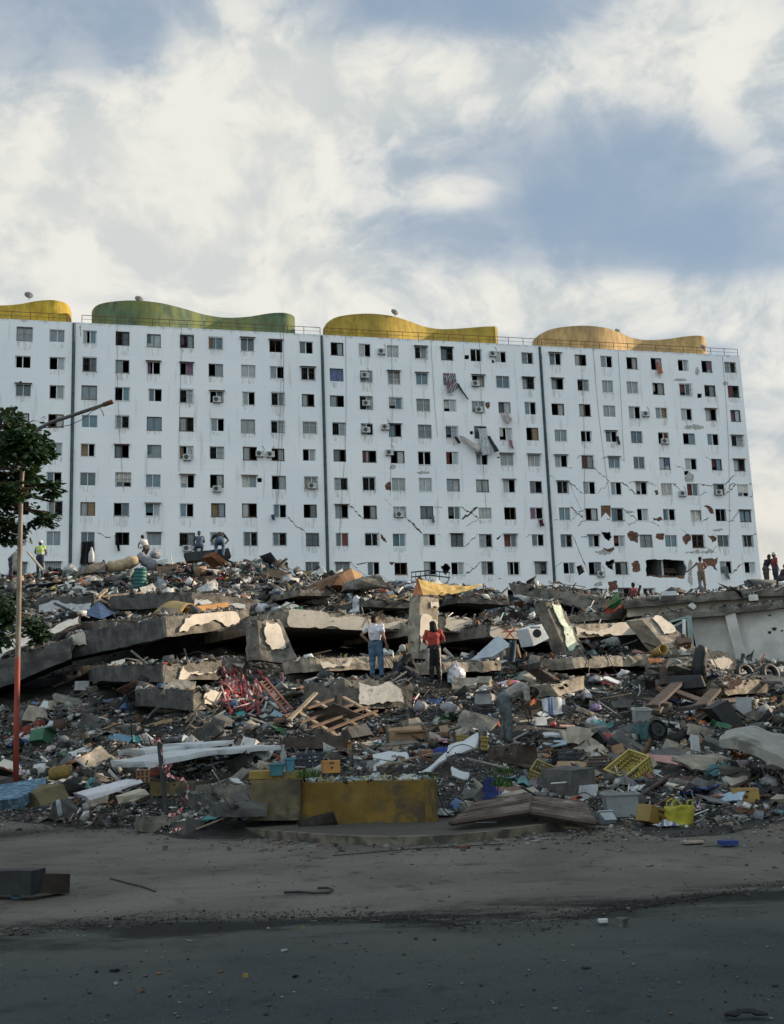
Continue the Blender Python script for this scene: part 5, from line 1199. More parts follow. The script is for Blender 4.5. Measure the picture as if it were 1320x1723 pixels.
# ---- middle
slab('small white washing machine tipped against the leaning column', [(889, 1058), (912, 1050), (925, 1074), (899, 1087)], 33.8, 34.1, .6, mat('enamel', (.50, .53, .56), .45, .1, 4, 0), amp=.008, cat='washing machine', name='washing_machine')
w_ = SLB[-1]; mb = MB(); c = P(904, 1066, 33.7); mb.tube(c, c+Vector((0, -.06, 0)), .13, n=16); obj('door', mb, M_BLACK, w_); mb = MB(); mb.box(P(901, 1056, 33.75), (.30, .05, .06)); obj('control_panel', mb, M_GREYM, w_)
slab('bluish sheet metal leaning between the beams, left of the washing machine', [(838, 1068), (862, 1086), (828, 1106), (795, 1108)], 33.6, 33.2, .04, mat('blue_grey_sheet', (.34, .38, .42), .5, .2, 2, .1, metal=.2), amp=.04, cat='metal sheet', name='metal_sheet')
mb = MB(); mb.smooth = True; T = [P(862, 1078, 33.2), P(869, 1080, 33.2)]; mb.grid(lambda u, v: P(857+12*u, 1078+36*v, 33.2+.0)+Vector((0, -.12*math.sin(u*9+v*3), 0)), 10, 12); obj('jeans', mb, cmat((.08, .12, .16)), None, 'pair of blue jeans hanging from the beam end', 'jeans')
bag(769, 1150, 36, 30, 'big clear trash bag full of white and red litter, right of the woman in red', (.44, .46, .52), rough=.3, spots=(.45, .10, .06))
draped(792, 1150, 22, 16, 'brown and orange cloth beside the big trash bag', [(.4, .15, .04), (.1, .2, .1), (.3, .1, .08)], tall=6, stripes=4)
draped(888, 1142, 44, 16, 'grey green bolster cushion above the bent man', (.13, .19, .18), 'cushion', 'cushion', tall=11, fold=.6)
draped(860, 1154, 54, 14, 'pink, lilac and orange bedding bundle behind the bent man', [(.48, .25, .32), (.42, .42, .52), (.50, .18, .06), (.42, .10, .20)], 'bedding', 'bedding', tall=8, stripes=6)
draped(906, 1190, 24, 16, 'orange shirt in the litter right of the bent man', (.55, .15, .03), 'shirt', 'shirt', tall=6); draped(932, 1200, 40, 16, 'white and blue cloths right of the orange shirt', [(.48, .5, .53), (.08, .16, .30), (.45, .45, .45)], tall=4, stripes=5)
draped(836, 1222, 12, 26, 'red jacket hanging behind the bent man legs', (.40, .05, .02), 'jacket', 'jacket', tall=5)
bag(1003, 1199, 26, 14, 'purple plastic bag on the brown earth slope', (.20, .13, .30)); bag(987, 1182, 24, 20, 'white crumpled bag above the purple bag', (.50, .5, .54)); bag(1003, 1150, 30, 12, 'grey blue bag on the upper earth slope', (.22, .25, .30))
draped(1020, 1148, 18, 12, 'red scarf on the earth slope', (.40, .05, .04), 'scarf', 'scarf', tall=3)
slab('long cream board lying flat in front of the earth slope', [(945, 1232), (1095, 1236), (1090, 1246), (950, 1246)], 23.8, 24.2, 1.8, mat('cream_sheet', (.46, .42, .36), .8, .12, 3, .1), amp=.02, cat='board', name='board')
slab('crumpled cream carton left end of the long cream board', [(975, 1222), (1000, 1228), (998, 1250), (975, 1252)], 22.9, 23.1, .4, mat('cream_card', (.42, .38, .31), .85, .15, 3, .1), amp=.05, cat='box', name='carton')
for x, y, lab, c, w in ((932, 1224, 'small red ball by the bent man knees', (.55, .05, .06), 5), (1083, 1242, 'red and white ball left of the pedestal fan', (.50, .06, .05), 8)):
    a = MB(XF(spot(x, y))); a.smooth = True; r = w*px2m(spot(x, y)); a.lathe([(.02*r, 0)]+[(r*math.sin(t*PI/10), r-r*math.cos(t*PI/10)) for t in range(1, 10)]+[(.02*r, 2*r)], 16); obj('ball', a, pmat(c), None, lab, 'ball')
r_ = 12*px2m(spot(1023, 1246)); lath(1023, 1248, [(r_*.4, 0), (r_*.8, r_*.25), (r_, r_*.7), (r_*.93, r_*.68), (r_*.7, r_*.25), (.02, r_*.1)], 'red bowl tipped against a black one on the cream board', (.50, .04, .04), 'bowl', 'bowl', rx=.7)
# black armchair wreck
ac = root('armchair', spot(1162, 1172), 'charred black armchair frame on the slope at right', 'armchair'); p0 = spot(1162, 1172); k = px2m(p0)
mb = MB(XF(p0, -.3)); mb.box((-.1, 0, .35), (1.0, .7, .35), None, .08); obj('seat', mb, M_BLACK, ac, bevel=.03)
mb = MB(XF(p0, -.3)); mb.smooth = True; mb.path([(.25, .2, .4), (.28, .25, .8), (.36, .25, 1.15), (.42, .2, 1.3)], [.2, .2, .17, .1], 10); obj('backrest', mb, M_BLACK, ac)
mb = MB(XF(p0, -.3)); mb.path([(-.6, -.3, .3), (-.62, -.1, .75), (-.5, .1, .95)], [.12, .1, .07], 8); obj('armrest', mb, M_WOODD, ac)
for i, (a, b, l) in enumerate((((1100, 1215), (1150, 1165), 'charred board leaning below the black armchair'), ((1090, 1200), (1125, 1212), 'dark rafter low beside the black armchair'), ((1120, 1180), (1196, 1210), 'charred timber sloping right below the black armchair'), ((1180, 1215), (1210, 1180), 'black post leaning right of the armchair'), ((1095, 1160), (1100, 1212), 'dark plank standing left of the armchair'), ((1150, 1220), (1235, 1200), 'long dark timber lying right of the armchair'), ((1108, 1180), (1148, 1200), 'brown lath across the black timbers'))):
    plank(a, b, l, (M_WOODD if i != 6 else M_WOOD), .28 if i != 6 else .1, .08, cat='timber', name='charred_timber', lift=.3)
slab('black upturned table panel right of the armchair', [(1198, 1192), (1225, 1178), (1252, 1216), (1230, 1232)], 25.5, 25.8, .3, M_BLACK, amp=.02, cat='panel', name='black_panel')
slab('white cupboard door standing in the litter at right', [(1240, 1174), (1265, 1173), (1266, 1204), (1242, 1205)], 26.5, 26.6, .05, mat('dirty_white', (.36, .38, .39), .7, .15, 3, .1), amp=.006, cat='cupboard door', name='cupboard_door')
slab('small white panel standing left of the grey mattress', [(1164, 1236), (1176, 1238), (1180, 1266), (1166, 1262)], 21.2, 21.3, .04, M_PLASTB, amp=.005, cat='panel', name='panel')
# pedestal fan
fn_ = root('pedestal_fan', spot(1085, 1275), 'black pedestal fan head on a leaning brown post', 'fan')
c = P(1107, 1229, 21.0); mb = MB(Matrix.Translation(c) @ Euler((1.35, 0, .25)).to_matrix().to_4x4())
k = 17*px2m(c); mb.lathe([(k, -.03), (k*1.03, 0), (k, .03), (k*.97, 0), (k, -.03)], 26)
for i in range(30): t = 2*PI*i/30; mb.tube((0, 0, .05), (math.cos(t)*k, math.sin(t)*k, .0), .004, n=4)
for rr in (.35, .65): mb.lathe([(k*rr, .03), (k*rr+.006, .036), (k*rr, .042)], 20)
obj('guard', mb, M_BLACK, fn_)
mb = MB(Matrix.Translation(c) @ Euler((1.35, 0, .25)).to_matrix().to_4x4())
for i in range(3):
    t = 2*PI*i/3; mb.prism([(math.cos(t+a)*k*r, math.sin(t+a)*k*r, .01+.03*a) for a, r in ((-.1, .15), (-.45, .7), (-.2, .9), (.4, .85), (.35, .4))], (0, 0, .006))
mb.tube((0, 0, -.06), (0, 0, .04), .045, n=12); obj('blades', mb, M_BLACK, fn_)
mb = MB(); mb.tube(c+Vector((0, .05, 0)), P(1082, 1270, 21.2), .045, .06); obj('stem', mb, M_WOOD, fn_)
# grey mattress at right
mb = MB(); mb.smooth = True; T = [P(1212, 1262, 19.0), P(1400, 1290, 18.2), P(1400, 1245, 21), P(1235, 1245, 21)]
def mat_fn(dz): return lambda u, v: T[0].lerp(T[1], u).lerp(T[3].lerp(T[2], u), v)+Vector((0, 0, dz*(1-.6*(abs(2*u-1)**8+abs(2*v-1)**8)/2)+.12*math.sin(u*5+1)+.05*nz((u*6, v*5, 1))-.35*max(0, u-.55)))
mb.grid(mat_fn(.16), 30, 12); mb.grid(mat_fn(-.10), 30, 12)
for e in (0, 1):
    mb.grid(lambda u, v: Vector(mat_fn(.16)(u, e)).lerp(Vector(mat_fn(-.10)(u, e)), v), 30, 3); mb.grid(lambda u, v: Vector(mat_fn(.16)(e, u)).lerp(Vector(mat_fn(-.10)(e, u)), v), 12, 3)
obj('mattress', mb, mat('soiled_ticking', (.26, .25, .23), .9, .2, 2, .3, c2=(.13, .12, .105), c2t=(.5, .65), c2s=2), None, 'bent soiled grey mattress at the right edge', 'mattress')
draped(1262, 1252, 40, 10, 'white rumpled pillow case on the grey mattress', (.42, .41, .39), 'pillow', 'pillow', tall=5)
draped(1245, 1240, 24, 10, 'small royal blue cloth above the grey mattress', (.02, .04, .25), tall=2)
board(1230, 1216, 80, 12, 'olive yellow mat lying right of the black panel', cmat((.16, .15, .05)), .05, .25, curve=2, cat='mat', name='mat')
# tub, basin
def tub(px, py, w, h, label, c, name='tub', rz=0, rx=0):
    p = spot(px, py); k = px2m(p); M = XF(p, rz, rx); a = MB(M); W_, H_ = w*k, h*k; t = .012
    for sx in (-1, 1): a.prism([(sx*W_*.43, -W_*.28, 0), (sx*W_*.43, W_*.28, 0), (sx*W_*.5, W_*.33, H_), (sx*W_*.5, -W_*.33, H_)], (-sx*t, 0, 0))
    for sy in (-1, 1): a.prism([(-W_*.43, sy*W_*.28, 0), (W_*.43, sy*W_*.28, 0), (W_*.5, sy*W_*.33, H_), (-W_*.5, sy*W_*.33, H_)], (0, -sy*t, 0))
    a.box((0, 0, .006), (W_*.86, W_*.56, .012)); r = obj(name, a, pmat(c), None, label, 'tub')
    a = MB(M)
    for sy in (-1, 1): a.box((0, sy*W_*.34, H_), (W_*1.04, .03, .025))
    for sx in (-1, 1): a.box((sx*W_*.51, 0, H_), (.03, W_*.68, .025))
    obj('rim', a, pmat(c), r); return r
tub(1046, 1374, 56, 36, 'large whitish storage tub behind the ochre crate', (.30, .33, .34)); tub(1027, 1386, 26, 20, 'small pale basin lying in front of the storage tub', (.34, .39, .42), 'basin', .3, -1.0)
tub(1080, 1216, 28, 22, 'clear ribbed storage basket in the litter above the fan', (.42, .44, .44), 'storage_basket', .2, .2); tub(466, 1305, 24, 18, 'teal open box left of the dark blue crate', (.03, .20, .25), 'open_box', .1)
tub(488, 1298, 16, 20, 'light blue small box beside the dark blue crate', (.06, .26, .38), 'small_box', .3)
# bottle
lath(478, 1298, [(.045, 0), (.05, .02), (.05, .22), (.045, .26), (.018, .34), (.018, .37), (.02, .375), (.02, .39), (.01, .392)], 'clear plastic bottle standing on the ochre coping', (.38, .42, .42), 'bottle', 'plastic_bottle', m=mat('clear_plastic', (.55, .6, .6), .12, .1, 4, 0, trans=.75))
lath(154, 947, [(.15, 0), (.17, .1), (.15, .5), (.06, .75), (.06, .85)], 'pale plastic bottle on the crest by the black curtain', (.5, .5, .5), 'bottle', 'plastic_bottle')
# bag with handles and blue-white cloth
yb = root('shopping_bag', spot(1146, 1390), 'bright yellow shopping bag with looped handles on the road edge', 'bag'); p0 = spot(1146, 1390); k = px2m(p0)
mb = MB(XF(p0, .2)); mb.smooth = True
mb.grid(lambda u, v: ((.17+.05*v)*math.cos(u*2*PI)*(1+.2*nz((u*8, v*5, 2))), (.10+.03*v)*math.sin(u*2*PI)*(1+.25*nz((u*9, v*4, 7))), v*.26*(1+.25*nz((u*5, 2, 1)))), 26, 8); o = obj('bag_body', mb, mat('yellow_film', (.36, .33, .04), .35, .2, 6, .4), yb); md = o.modifiers.new('t', 'SOLIDIFY'); md.thickness = .004
mb = MB(XF(p0, .2))
for sy in (-1, 1): mb.path([(-.15, sy*.1, .22), (-.13, sy*.08, .32), (-.06, sy*.07, .36), (-.02, sy*.08, .30), (.02, sy*.1, .24)], .012, 5)
mb.path([(.1, 0, .22), (.13, -.02, .33), (.2, 0, .33), (.2, 0, .2)], .012, 5); obj('handle', mb, mat('yellow_film', (.5, .5, .05)), yb)
draped(1126, 1392, 38, 16, 'blue and white striped cloth spilling beside the yellow shopping bag', [(.42, .44, .48), (.08, .11, .22), (.5, .52, .55), (.3, .33, .4)], tall=8, stripes=9, fold=1.5)
# fallen shutters
def shutter(q, Dl, Dr, label, m, n=12):
    TL, TR, BR, BL = q; mb = MB(); s = []
    for i in range(n):
        a, b = i/n, (i+.78)/n
        mb.prism([TL.lerp(BL, a)+Vector((0, 0, .015*math.sin(i*2))), TR.lerp(BR, a)+Vector((0, 0, .015*math.sin(i))), TR.lerp(BR, b), TL.lerp(BL, b)], (0, 0, .025))
    r = obj('shutter', mb, m, None, label, 'shutter'); mb = MB()
    mb.tube(TL, TR, .035, n=5); mb.tube(BL, BR, .035, n=5); mb.tube(TL, BL, .03, n=5); mb.tube(TR, BR, .03, n=5); obj('shutter_rail', mb, M_WOODD, r)
M_SH = mat('brown_slats', (.085, .062, .05), .8, .5, 4, .3, c2=(.22, .19, .17), c2t=(.55, .7), c2s=2)
shutter((P(803, 1352, 17.0), P(895, 1336, 17.6), P(890, 1366, 15.8), P(758, 1386, 15.4)), 0, 0, 'brown slatted shutter lying at the left below the pink lump', M_SH, 10)
shutter((P(890, 1340, 17.6), P(985, 1352, 17.3), P(1004, 1386, 15.6), P(888, 1368, 15.9)), 0, 0, 'brown slatted shutter lying at the right, its corner over the first', M_SH, 9)
for i, (a, b, m, w, l) in enumerate((((756, 1395), (838, 1393), M_WHITE, .06, 'thin white strip on the ground below the left shutter'), ((905, 1396), (985, 1404), M_WOODL, .12, 'pale plank on the road edge right of the dark stone'), ((940, 1390), (1000, 1402), M_WOOD, .10, 'brown lath on the road edge below the right shutter'), ((628, 1388), (735, 1386), M_GREYM, .03, 'long thin metal tube lying at the planter foot'), ((850, 1286), (905, 1300), M_WOODD, .16, 'dark joist left of the dirty yellow crate'), ((900, 1300), (1000, 1318), M_WOODD, .18, 'long black joist under the slotted crate'),
        ((1040, 1335), (1075, 1356), M_GREYM, .035, 'grey metal bar leaning over the storage tub'), ((1168, 1350), (1300, 1345), M_WOOD, .10, 'long brown lath on the ground at right'), ((1210, 1300), (1222, 1322), M_WHITE, .06, 'short upright leg of a white frame at right'), ((1222, 1322), (1262, 1324), M_WHITE, .06, 'lying leg of a white frame at right'))):
    plank(a, b, l, m, w, .03)
draped(745, 1372, 34, 14, 'grey crumpled plastic at the right corner of the planter', (.26, .28, .29), 'plastic sheet', 'plastic_sheet', tall=6, fold=1.5)
draped(748, 1272, 50, 14, 'royal blue sheet in the rubble behind the planter', (.012, .04, .24), 'sheet', 'blue_sheet', tall=10); draped(822, 1328, 44, 26, 'dark royal blue tarpaulin hanging right of the planter', (.01, .025, .13), 'tarpaulin', 'tarpaulin', tall=10, fold=2.2)
draped(882, 1318, 22, 20, 'teal cloth bundle above the pink lump', (.08, .22, .22), tall=8); draped(902, 1322, 22, 26, 'mauve grey cloth bundle right of the teal one', (.22, .17, .20), tall=8, fold=1.8)
board(975, 1312, 44, 20, 'white plaster plate with dark spots right of the dirty yellow crate', M_WHITE, .1, .8, th=.08); board(935, 1240, 40, 14, 'flat grey slab piece left of the cream board', M_PLASTB, .1, .4, th=.06)
board(1200, 1345, 36, 12, 'blue plastic sheet piece left of the emblem crate', pmat((.03, .10, .22)), .6, .7); board(1090, 1300, 50, 16, 'pale blue board under the yellow crate', pmat((.30, .36, .42)), -.5, .4)
board(1150, 1318, 26, 14, 'pink tile fragment in black rubble right of the yellow crate', mat('pink_tile', (.34, .17, .13), .7), .2, .5); board(1075, 1330, 30, 10, 'chipped white board left of the ochre crate', M_WHITE, .2, .8)
for x, y, w, h, l, c, a_ in ((652, 1245, 26, 12, 'salmon pink board left of the cardboard box', (.50, .22, .15), .5), (670, 1240, 20, 8, 'narrow salmon board beside the cardboard box', (.46, .21, .15), -.6), (398, 1208, 34, 20, 'teal board standing beside the red ribbons heap', (.03, .20, .20), .3), (355, 1240, 18, 14, 'small turquoise plate left of the teal board', (.05, .26, .30), .2), (628, 1255, 30, 14, 'light grey foil sheet left of the salmon boards', (.42, .45, .48), .2), (420, 1225, 34, 9, 'white sheet piece below the teal board', (.52, .53, .55), .1),
        (608, 1262, 30, 12, 'dark flat drawer front below the foil sheet', (.07, .05, .04), .1), (200, 1246, 44, 18, 'faded blue patterned mattress piece at left', (.08, .17, .25), -.3), (258, 1222, 70, 13, 'tan slatted panel lying left of the chair frame', (.17, .125, .06), .25), (1140, 1255, 34, 12, 'ochre cardboard flap right of the fan', (.36, .24, .12), .1), (742, 1215, 26, 14, 'grey green board above the cardboard box', (.2, .23, .2), .4), (778, 1235, 36, 10, 'white tray left of the yellow rag crate', (.5, .5, .5), .1)):
    board(x, y, w, h, l, mat('panel_%02d_%02d_%02d' % tuple(int(q*99) for q in c), c, .75, .2, 4, .15), a_, .75, th=.03)
def cbox(px, py, w, h, d, label, rz, m, open_=True, rx=0, name='cardboard_box', cat='box'):
    p = spot(px, py); k = px2m(p); W_, H_, D_ = w*k, h*k, d*k; M = XF(p, rz, rx); a = MB(M); t = .015
    a.box((0, -D_/2, H_/2), (W_, t, H_)); a.box((0, D_/2, H_/2), (W_, t, H_)); a.box((-W_/2, 0, H_/2), (t, D_-t*1.2, H_)); a.box((W_/2, 0, H_/2), (t, D_-t*1.2, H_)); a.box((0, 0, t/2), (W_-t*1.2, D_-t*1.2, t))
    r = obj(name, a, m, None, label, cat)
    if open_:
        a = MB(M); a.prism([(-W_/2, -D_/2-.003, H_), (W_/2, -D_/2-.003, H_), (W_/2, -D_/2-H_*.3, H_*1.15), (-W_/2, -D_/2-H_*.35, H_*1.1)], (0, 0, .008)); a.prism([(-W_/2, D_/2+.003, H_), (W_/2, D_/2+.003, H_), (W_/2, D_/2+H_*.5, H_*1.3), (-W_/2, D_/2+H_*.4, H_*1.2)], (0, 0, .008)); obj('flap', a, m, r)
    return r
M_CARD = mat('cardboard', (.26, .17, .10), .85, .2, 3, .1)
cbox(688, 1250, 58, 18, 26, 'open brown cardboard box lying behind the planter', .35, M_CARD, rx=.15); cbox(575, 1266, 32, 14, 18, 'squashed ochre carton at the end of the dark drawer', .1, mat('ochre_card', (.34, .21, .10), .85, .2, 3, .1))
cbox(532, 1262, 100, 20, 46, 'large dark open drawer lying left of centre', -.12, M_WOODD, False, -.1, 'drawer', 'drawer')
cbox(1012, 1296, 30, 20, 24, 'brown wooden box left of the yellow crate', .3, M_WOOD, False, .3, 'wooden_box')
# ladder-like rack
rk = root('slatted_rack', spot(465, 1190), 'reddish brown slatted rack leaning like a ladder, right of the red ribbons', 'rack')
A0, A1, B0, B1 = P(437, 1148, 29), P(448, 1143, 29.2), P(482, 1200, 27.6), P(492, 1194, 27.8); mb = MB()
for a, b in ((A0, B0), (A1, B1)): mb.tube(a, b, .035, n=4)
obj('rail', mb, mat('red_wood', (.20, .09, .065), .8, .2, 4, .2), rk)
for i in range(11): mb = MB(); t = (i+.5)/11; mb.tube(A0.lerp(B0, t), A1.lerp(B1, t), .022, n=4); obj('slat', mb, mat('red_wood', (.3, .13, .09)), rk)
# timber lattice
lt = root('timber_lattice', spot(565, 1215), 'dark lattice of nailed timber battens, a broken bed base, at centre', 'bed base')
for i, (a, b, da, db) in enumerate((((500, 1197), (575, 1243), 26.4, 24.6), ((532, 1182), (600, 1222), 27.4, 25.6), ((578, 1176), (635, 1208), 27.8, 26.2), ((478, 1210), (570, 1178), 25.8, 27.8), ((505, 1222), (598, 1190), 25.4, 27.2), ((522, 1233), (618, 1197), 25.0, 26.8), ((548, 1240), (634, 1205), 24.8, 26.4), ((487, 1222), (532, 1176), 25.6, 27.6))):
    pa, pb = P(*a, da), P(*b, db); d = pb-pa; mb = MB(Matrix.Translation((pa+pb)/2+Vector((0, 0, .02*i))) @ d.to_track_quat('X', 'Z').to_matrix().to_4x4()); mb.box((0, 0, 0), (d.length, .10, .045)); obj('batten', mb, M_WOODL if i in (0, 1, 2, 7) else M_WOOD, lt)
slab('added dark sheet that darkens the inside of the timber lattice', [(510, 1206), (562, 1184), (618, 1205), (570, 1232)], 26.2, 26.0, .1, M_WOODD, amp=.03, cat='plywood', name='lattice_dark_sheet')  # sheet added so the inside of the lattice reads dark
slab('short black post stub standing in the timber lattice', [(568, 1170), (577, 1168), (575, 1198), (566, 1198)], 26.6, 26.7, .12, M_BLACK, amp=.01, cat='post', name='post')
# chair frame
cf = root('chair_frame', spot(313, 1232), 'pale wooden chair frame lying on its side, left of the teal board', 'chair'); p0 = spot(313, 1234); k = px2m(p0); M = XF(p0+Vector((0, 0, .1)), .5, .5, .6)
for nm, segs in (('leg', [((0, 0, 0), (0, 0, .45))]), ('leg', [((.42, 0, 0), (.42, 0, .45))]), ('leg', [((0, .4, 0), (0, .45, .85))]), ('leg', [((.42, .4, 0), (.42, .45, .85))]), ('rail', [((0, 0, .43), (.42, 0, .43)), ((0, .4, .43), (.42, .4, .43)), ((0, 0, .43), (0, .4, .43)), ((.42, 0, .43), (.42, .4, .43)), ((0, .44, .8), (.42, .44, .8)), ((0, 0, .15), (.42, 0, .15)), ((0, .42, .62), (.42, .42, .62))])):
    mb = MB(M)
    for a, b in segs: mb.tube(a, b, .02, n=5)
    obj(nm, mb, M_WOODL, cf)
# folding chair legs left of the bent man
fc = root('folding_chair', spot(792, 1262), 'black thin chair legs standing around the yellow rag crate', 'chair')
for a in ((764, 1228, 768, 1262), (791, 1230, 795, 1264), (806, 1236, 808, 1268)): mb = MB(); mb.tube(P(a[0], a[1], 22.5), P(a[2], a[3], 22.3), .022, n=5); obj('leg', mb, M_BLACK, fc)
mb = MB(); mb.tube(P(791, 1232, 22.5), P(806, 1237, 22.5), .02, n=5); obj('seat_bar', mb, M_BLACK, fc)
# red ribbons heap
rb2 = root('ribbon_heap', spot(405, 1170), 'heap of red, pink and white ribbons of cloth spilling down below the pillar stub', 'cloth heap')
for i in range(70):
    x = 372+RZ.uniform(0, 66); y = 1125+RZ.uniform(0, 40)+(x-372)*.1; pts = []
    for j in range(7): xx = x+j*RZ.uniform(-1, 4)-2; yy = y+j*RZ.uniform(3, 8); p = spot(xx, yy, .05); pts.append(p+Vector((0, -.05, .06*RZ.random())))
    pts = [p for q, p in enumerate(pts) if q == 0 or (p-pts[q-1]).length < 1.6]
    if len(pts) < 3: continue
    mb = MB(); mb.smooth = True; mb.path(pts, [.045*RZ.uniform(.5, 1.3)]*len(pts), 5); obj('ribbon', mb, cmat(RZ.choice([(.36, .03, .04), (.36, .03, .04), (.26, .02, .03), (.45, .30, .30), (.45, .42, .38), (.40, .14, .10), (.06, .02, .03)])), rb2)
# left foreground
mb = MB(); mb.smooth = False; T = [P(-60, 1330, 18.5), P(78, 1308, 19.5), P(76, 1318, 19.2), P(30, 1344, 17.8), P(-60, 1352, 17.4)]
mb.prism(T, (0, .15, -.16)); obj('mattress', mb, mat('blue_quilt', (.06, .125, .19), .8, .2, 8, .3, c2=(.18, .27, .33), c2t=(.52, .58), c2s=9), None, 'blue patterned mattress lying at the foot of the lamp pole', 'mattress')
lath(72, 1310, [(.13, 0), (.16, .10), (.14, .2), (.10, .22), (.02, .22)], 'white bucket shaped lampshade left of the ochre tube', (.38, .36, .33), 'bucket', 'bucket', rx=.3, ry=.5, lift=.05)
roll([(84, 1305), (118, 1297)], 19.6, .12, 'ochre cardboard tube right of the lamp pole foot', mat('ochre_tube', (.20, .14, .04), .8), 'tube', 'cardboard_tube')
slab('dark yellowish block behind the blue patterned mattress', [(58, 1334), (108, 1318), (118, 1340), (70, 1358)], 18.3, 18.8, .5, mat('olive_block', (.12, .10, .055), .9, .3, 3, .4), amp=.03, cat='concrete block', name='concrete_block')
br = root('brick_stack', spot(240, 1316), 'two hollow clay bricks left of the taped post', 'bricks')
for i in range(2):
    p0 = P(240, 1312-11*i, 18.9); mb = MB(XF(p0, .15)); mb.box((0, .1, 0), (.22, .2, .10)); b_ = obj('hollow_brick', mb, mat('clay_brick', (.24, .12, .07), .9, .2, 6, .3), br); mb = MB(XF(p0, .15))
    for q in range(3):
        for w in range(2): mb.box((-.07+.07*q, -.002, -.022+.044*w), (.045, .01, .03))
    obj('hole', mb, M_BLACK, b_)
# white banner (folded), long whitish sheet
slab('folded white printed banner lying on rubble at lower left', [(144, 1338), (238, 1312), (242, 1318), (150, 1346)], 18.4, 18.9, .7, mat('banner', (.50, .50, .53), .7, .1, 3, .1, c2=(.30, .10, .14), c2t=(.60, .64), c2s=5), amp=.03, cat='banner', name='banner')
draped(225, 1316, 26, 12, 'pink and white rag at the end of the folded banner', [(.40, .08, .12), (.5, .46, .48)], tall=4, stripes=4)
slab('long cracked white wall panel sloping up to the right, lower left', [(243, 1281), (385, 1258), (386, 1266), (246, 1291)], 19.8, 21.0, 1.2, M_WHITE, amp=.02, cat='wall panel', name='wall_panel', pm=M_WHITE)
slab('second cracked white wall panel continuing to the right', [(382, 1262), (472, 1253), (474, 1261), (384, 1270)], 20.6, 21.4, 1.1, M_WHITE, amp=.02, cat='wall panel', name='wall_panel')
slab('white torn panel above the long cracked panel', [(340, 1252), (392, 1246), (393, 1252), (343, 1260)], 21.6, 22.2, 1.2, M_WHITE, amp=.02, cat='wall panel', name='wall_panel')
slab('white torn panel behind the taped post head', [(243, 1262), (320, 1256), (322, 1264), (246, 1272)], 21.4, 22.0, 1.2, M_WHITE, amp=.03, cat='wall panel', name='wall_panel')
slab('cream crumpled foam block below the folded banner', [(218, 1338), (248, 1326), (255, 1338), (222, 1352)], 17.4, 17.8, .25, mat('foam', (.36, .33, .26), .9, .15, 4, .3), amp=.05, cat='foam block', name='foam_block')
for i, (x, y, w, l) in enumerate(((365, 1288, 34, 'narrow white slat in the stack right of the taped post'), (392, 1282, 30, 'pair of white slats in the stack, second from the post'), (420, 1280, 36, 'white slat in the stack, third from the post'), (332, 1296, 30, 'loose white slat nearest the taped post'), (445, 1272, 30, 'white slat in the stack, farthest from the post'))):
    plank((x-w/2, y+7), (x+w/2, y-6), l, M_WHITE, .12, .03, group='white slats stacked right of the taped post')
draped(140, 1380, 20, 8, 'small red and white rag on the road below the banner', [(.35, .04, .04), (.4, .38, .36)], tall=4, stripes=4); draped(168, 1378, 34, 8, 'brown rag lying on the road at left', (.06, .04, .03), tall=4)
roll([(98, 1345), (102, 1372)], 16.6, .035, 'pale wrapped roll standing at the road edge at left', cmat((.28, .33, .35)), 'roll', 'wrapped_roll')
# taped post
tp = root('taped_post', G(279, 1371, .13), 'black post wound with red and white hazard tape at the kerb', 'post')
pb, pt = P(280, 1370, 16.2), P(267, 1240, 16.4); mb = MB(); mb.tube(pb, pt, .035, .035, n=8); mb.tube(pt, pt+(pt-pb).normalized()*.03, .045, n=8); obj('post', mb, M_BLACK, tp)
def tape(pts, D):
    q = spl([tuple(P(x, y, D+dz)) for x, y, dz in pts], 7); mb = MB()
    for i in range(len(q)-1):
        a, b = Vector(q[i]), Vector(q[i+1]); t = i*.55; w = Vector((math.cos(t)*.5, math.sin(t), .7)).normalized()*.032; k = len(mb.v)
        t2 = (i+1)*.55; w2 = Vector((math.cos(t2)*.5, math.sin(t2), .7)).normalized()*.032
        for p in (a-w, b-w2, b+w2, a+w): mb.av(p)
        mb.cur = (i//2) % 2; mb.af((k, k+1, k+2, k+3))
    mb.cur = 0; return mb
mt = [mat('tape_red', (.45, .03, .03), .5), mat('tape_white', (.50, .48, .48), .5)]
for pts in ([(266, 1243, -.05), (273, 1252, -.05), (272, 1266, -.05), (277, 1280, -.05), (274, 1294, -.06), (284, 1304, -.1), (298, 1310, -.1), (310, 1312, -.1), (316, 1324, -.1), (315, 1342, -.1), (308, 1358, -.1), (298, 1370, -.1), (284, 1372, -.1)], [(268, 1246, .03), (262, 1248, 0), (255, 1247, .1)], [(276, 1290, -.1), (284, 1288, -.1), (286, 1294, -.1), (278, 1296, -.1)], [(300, 1398, -.7), (306, 1390, -.7), (298, 1396, -.7), (290, 1400, -.7)]):
    obj('hazard_tape', tape(pts, 16.2), mt, tp)
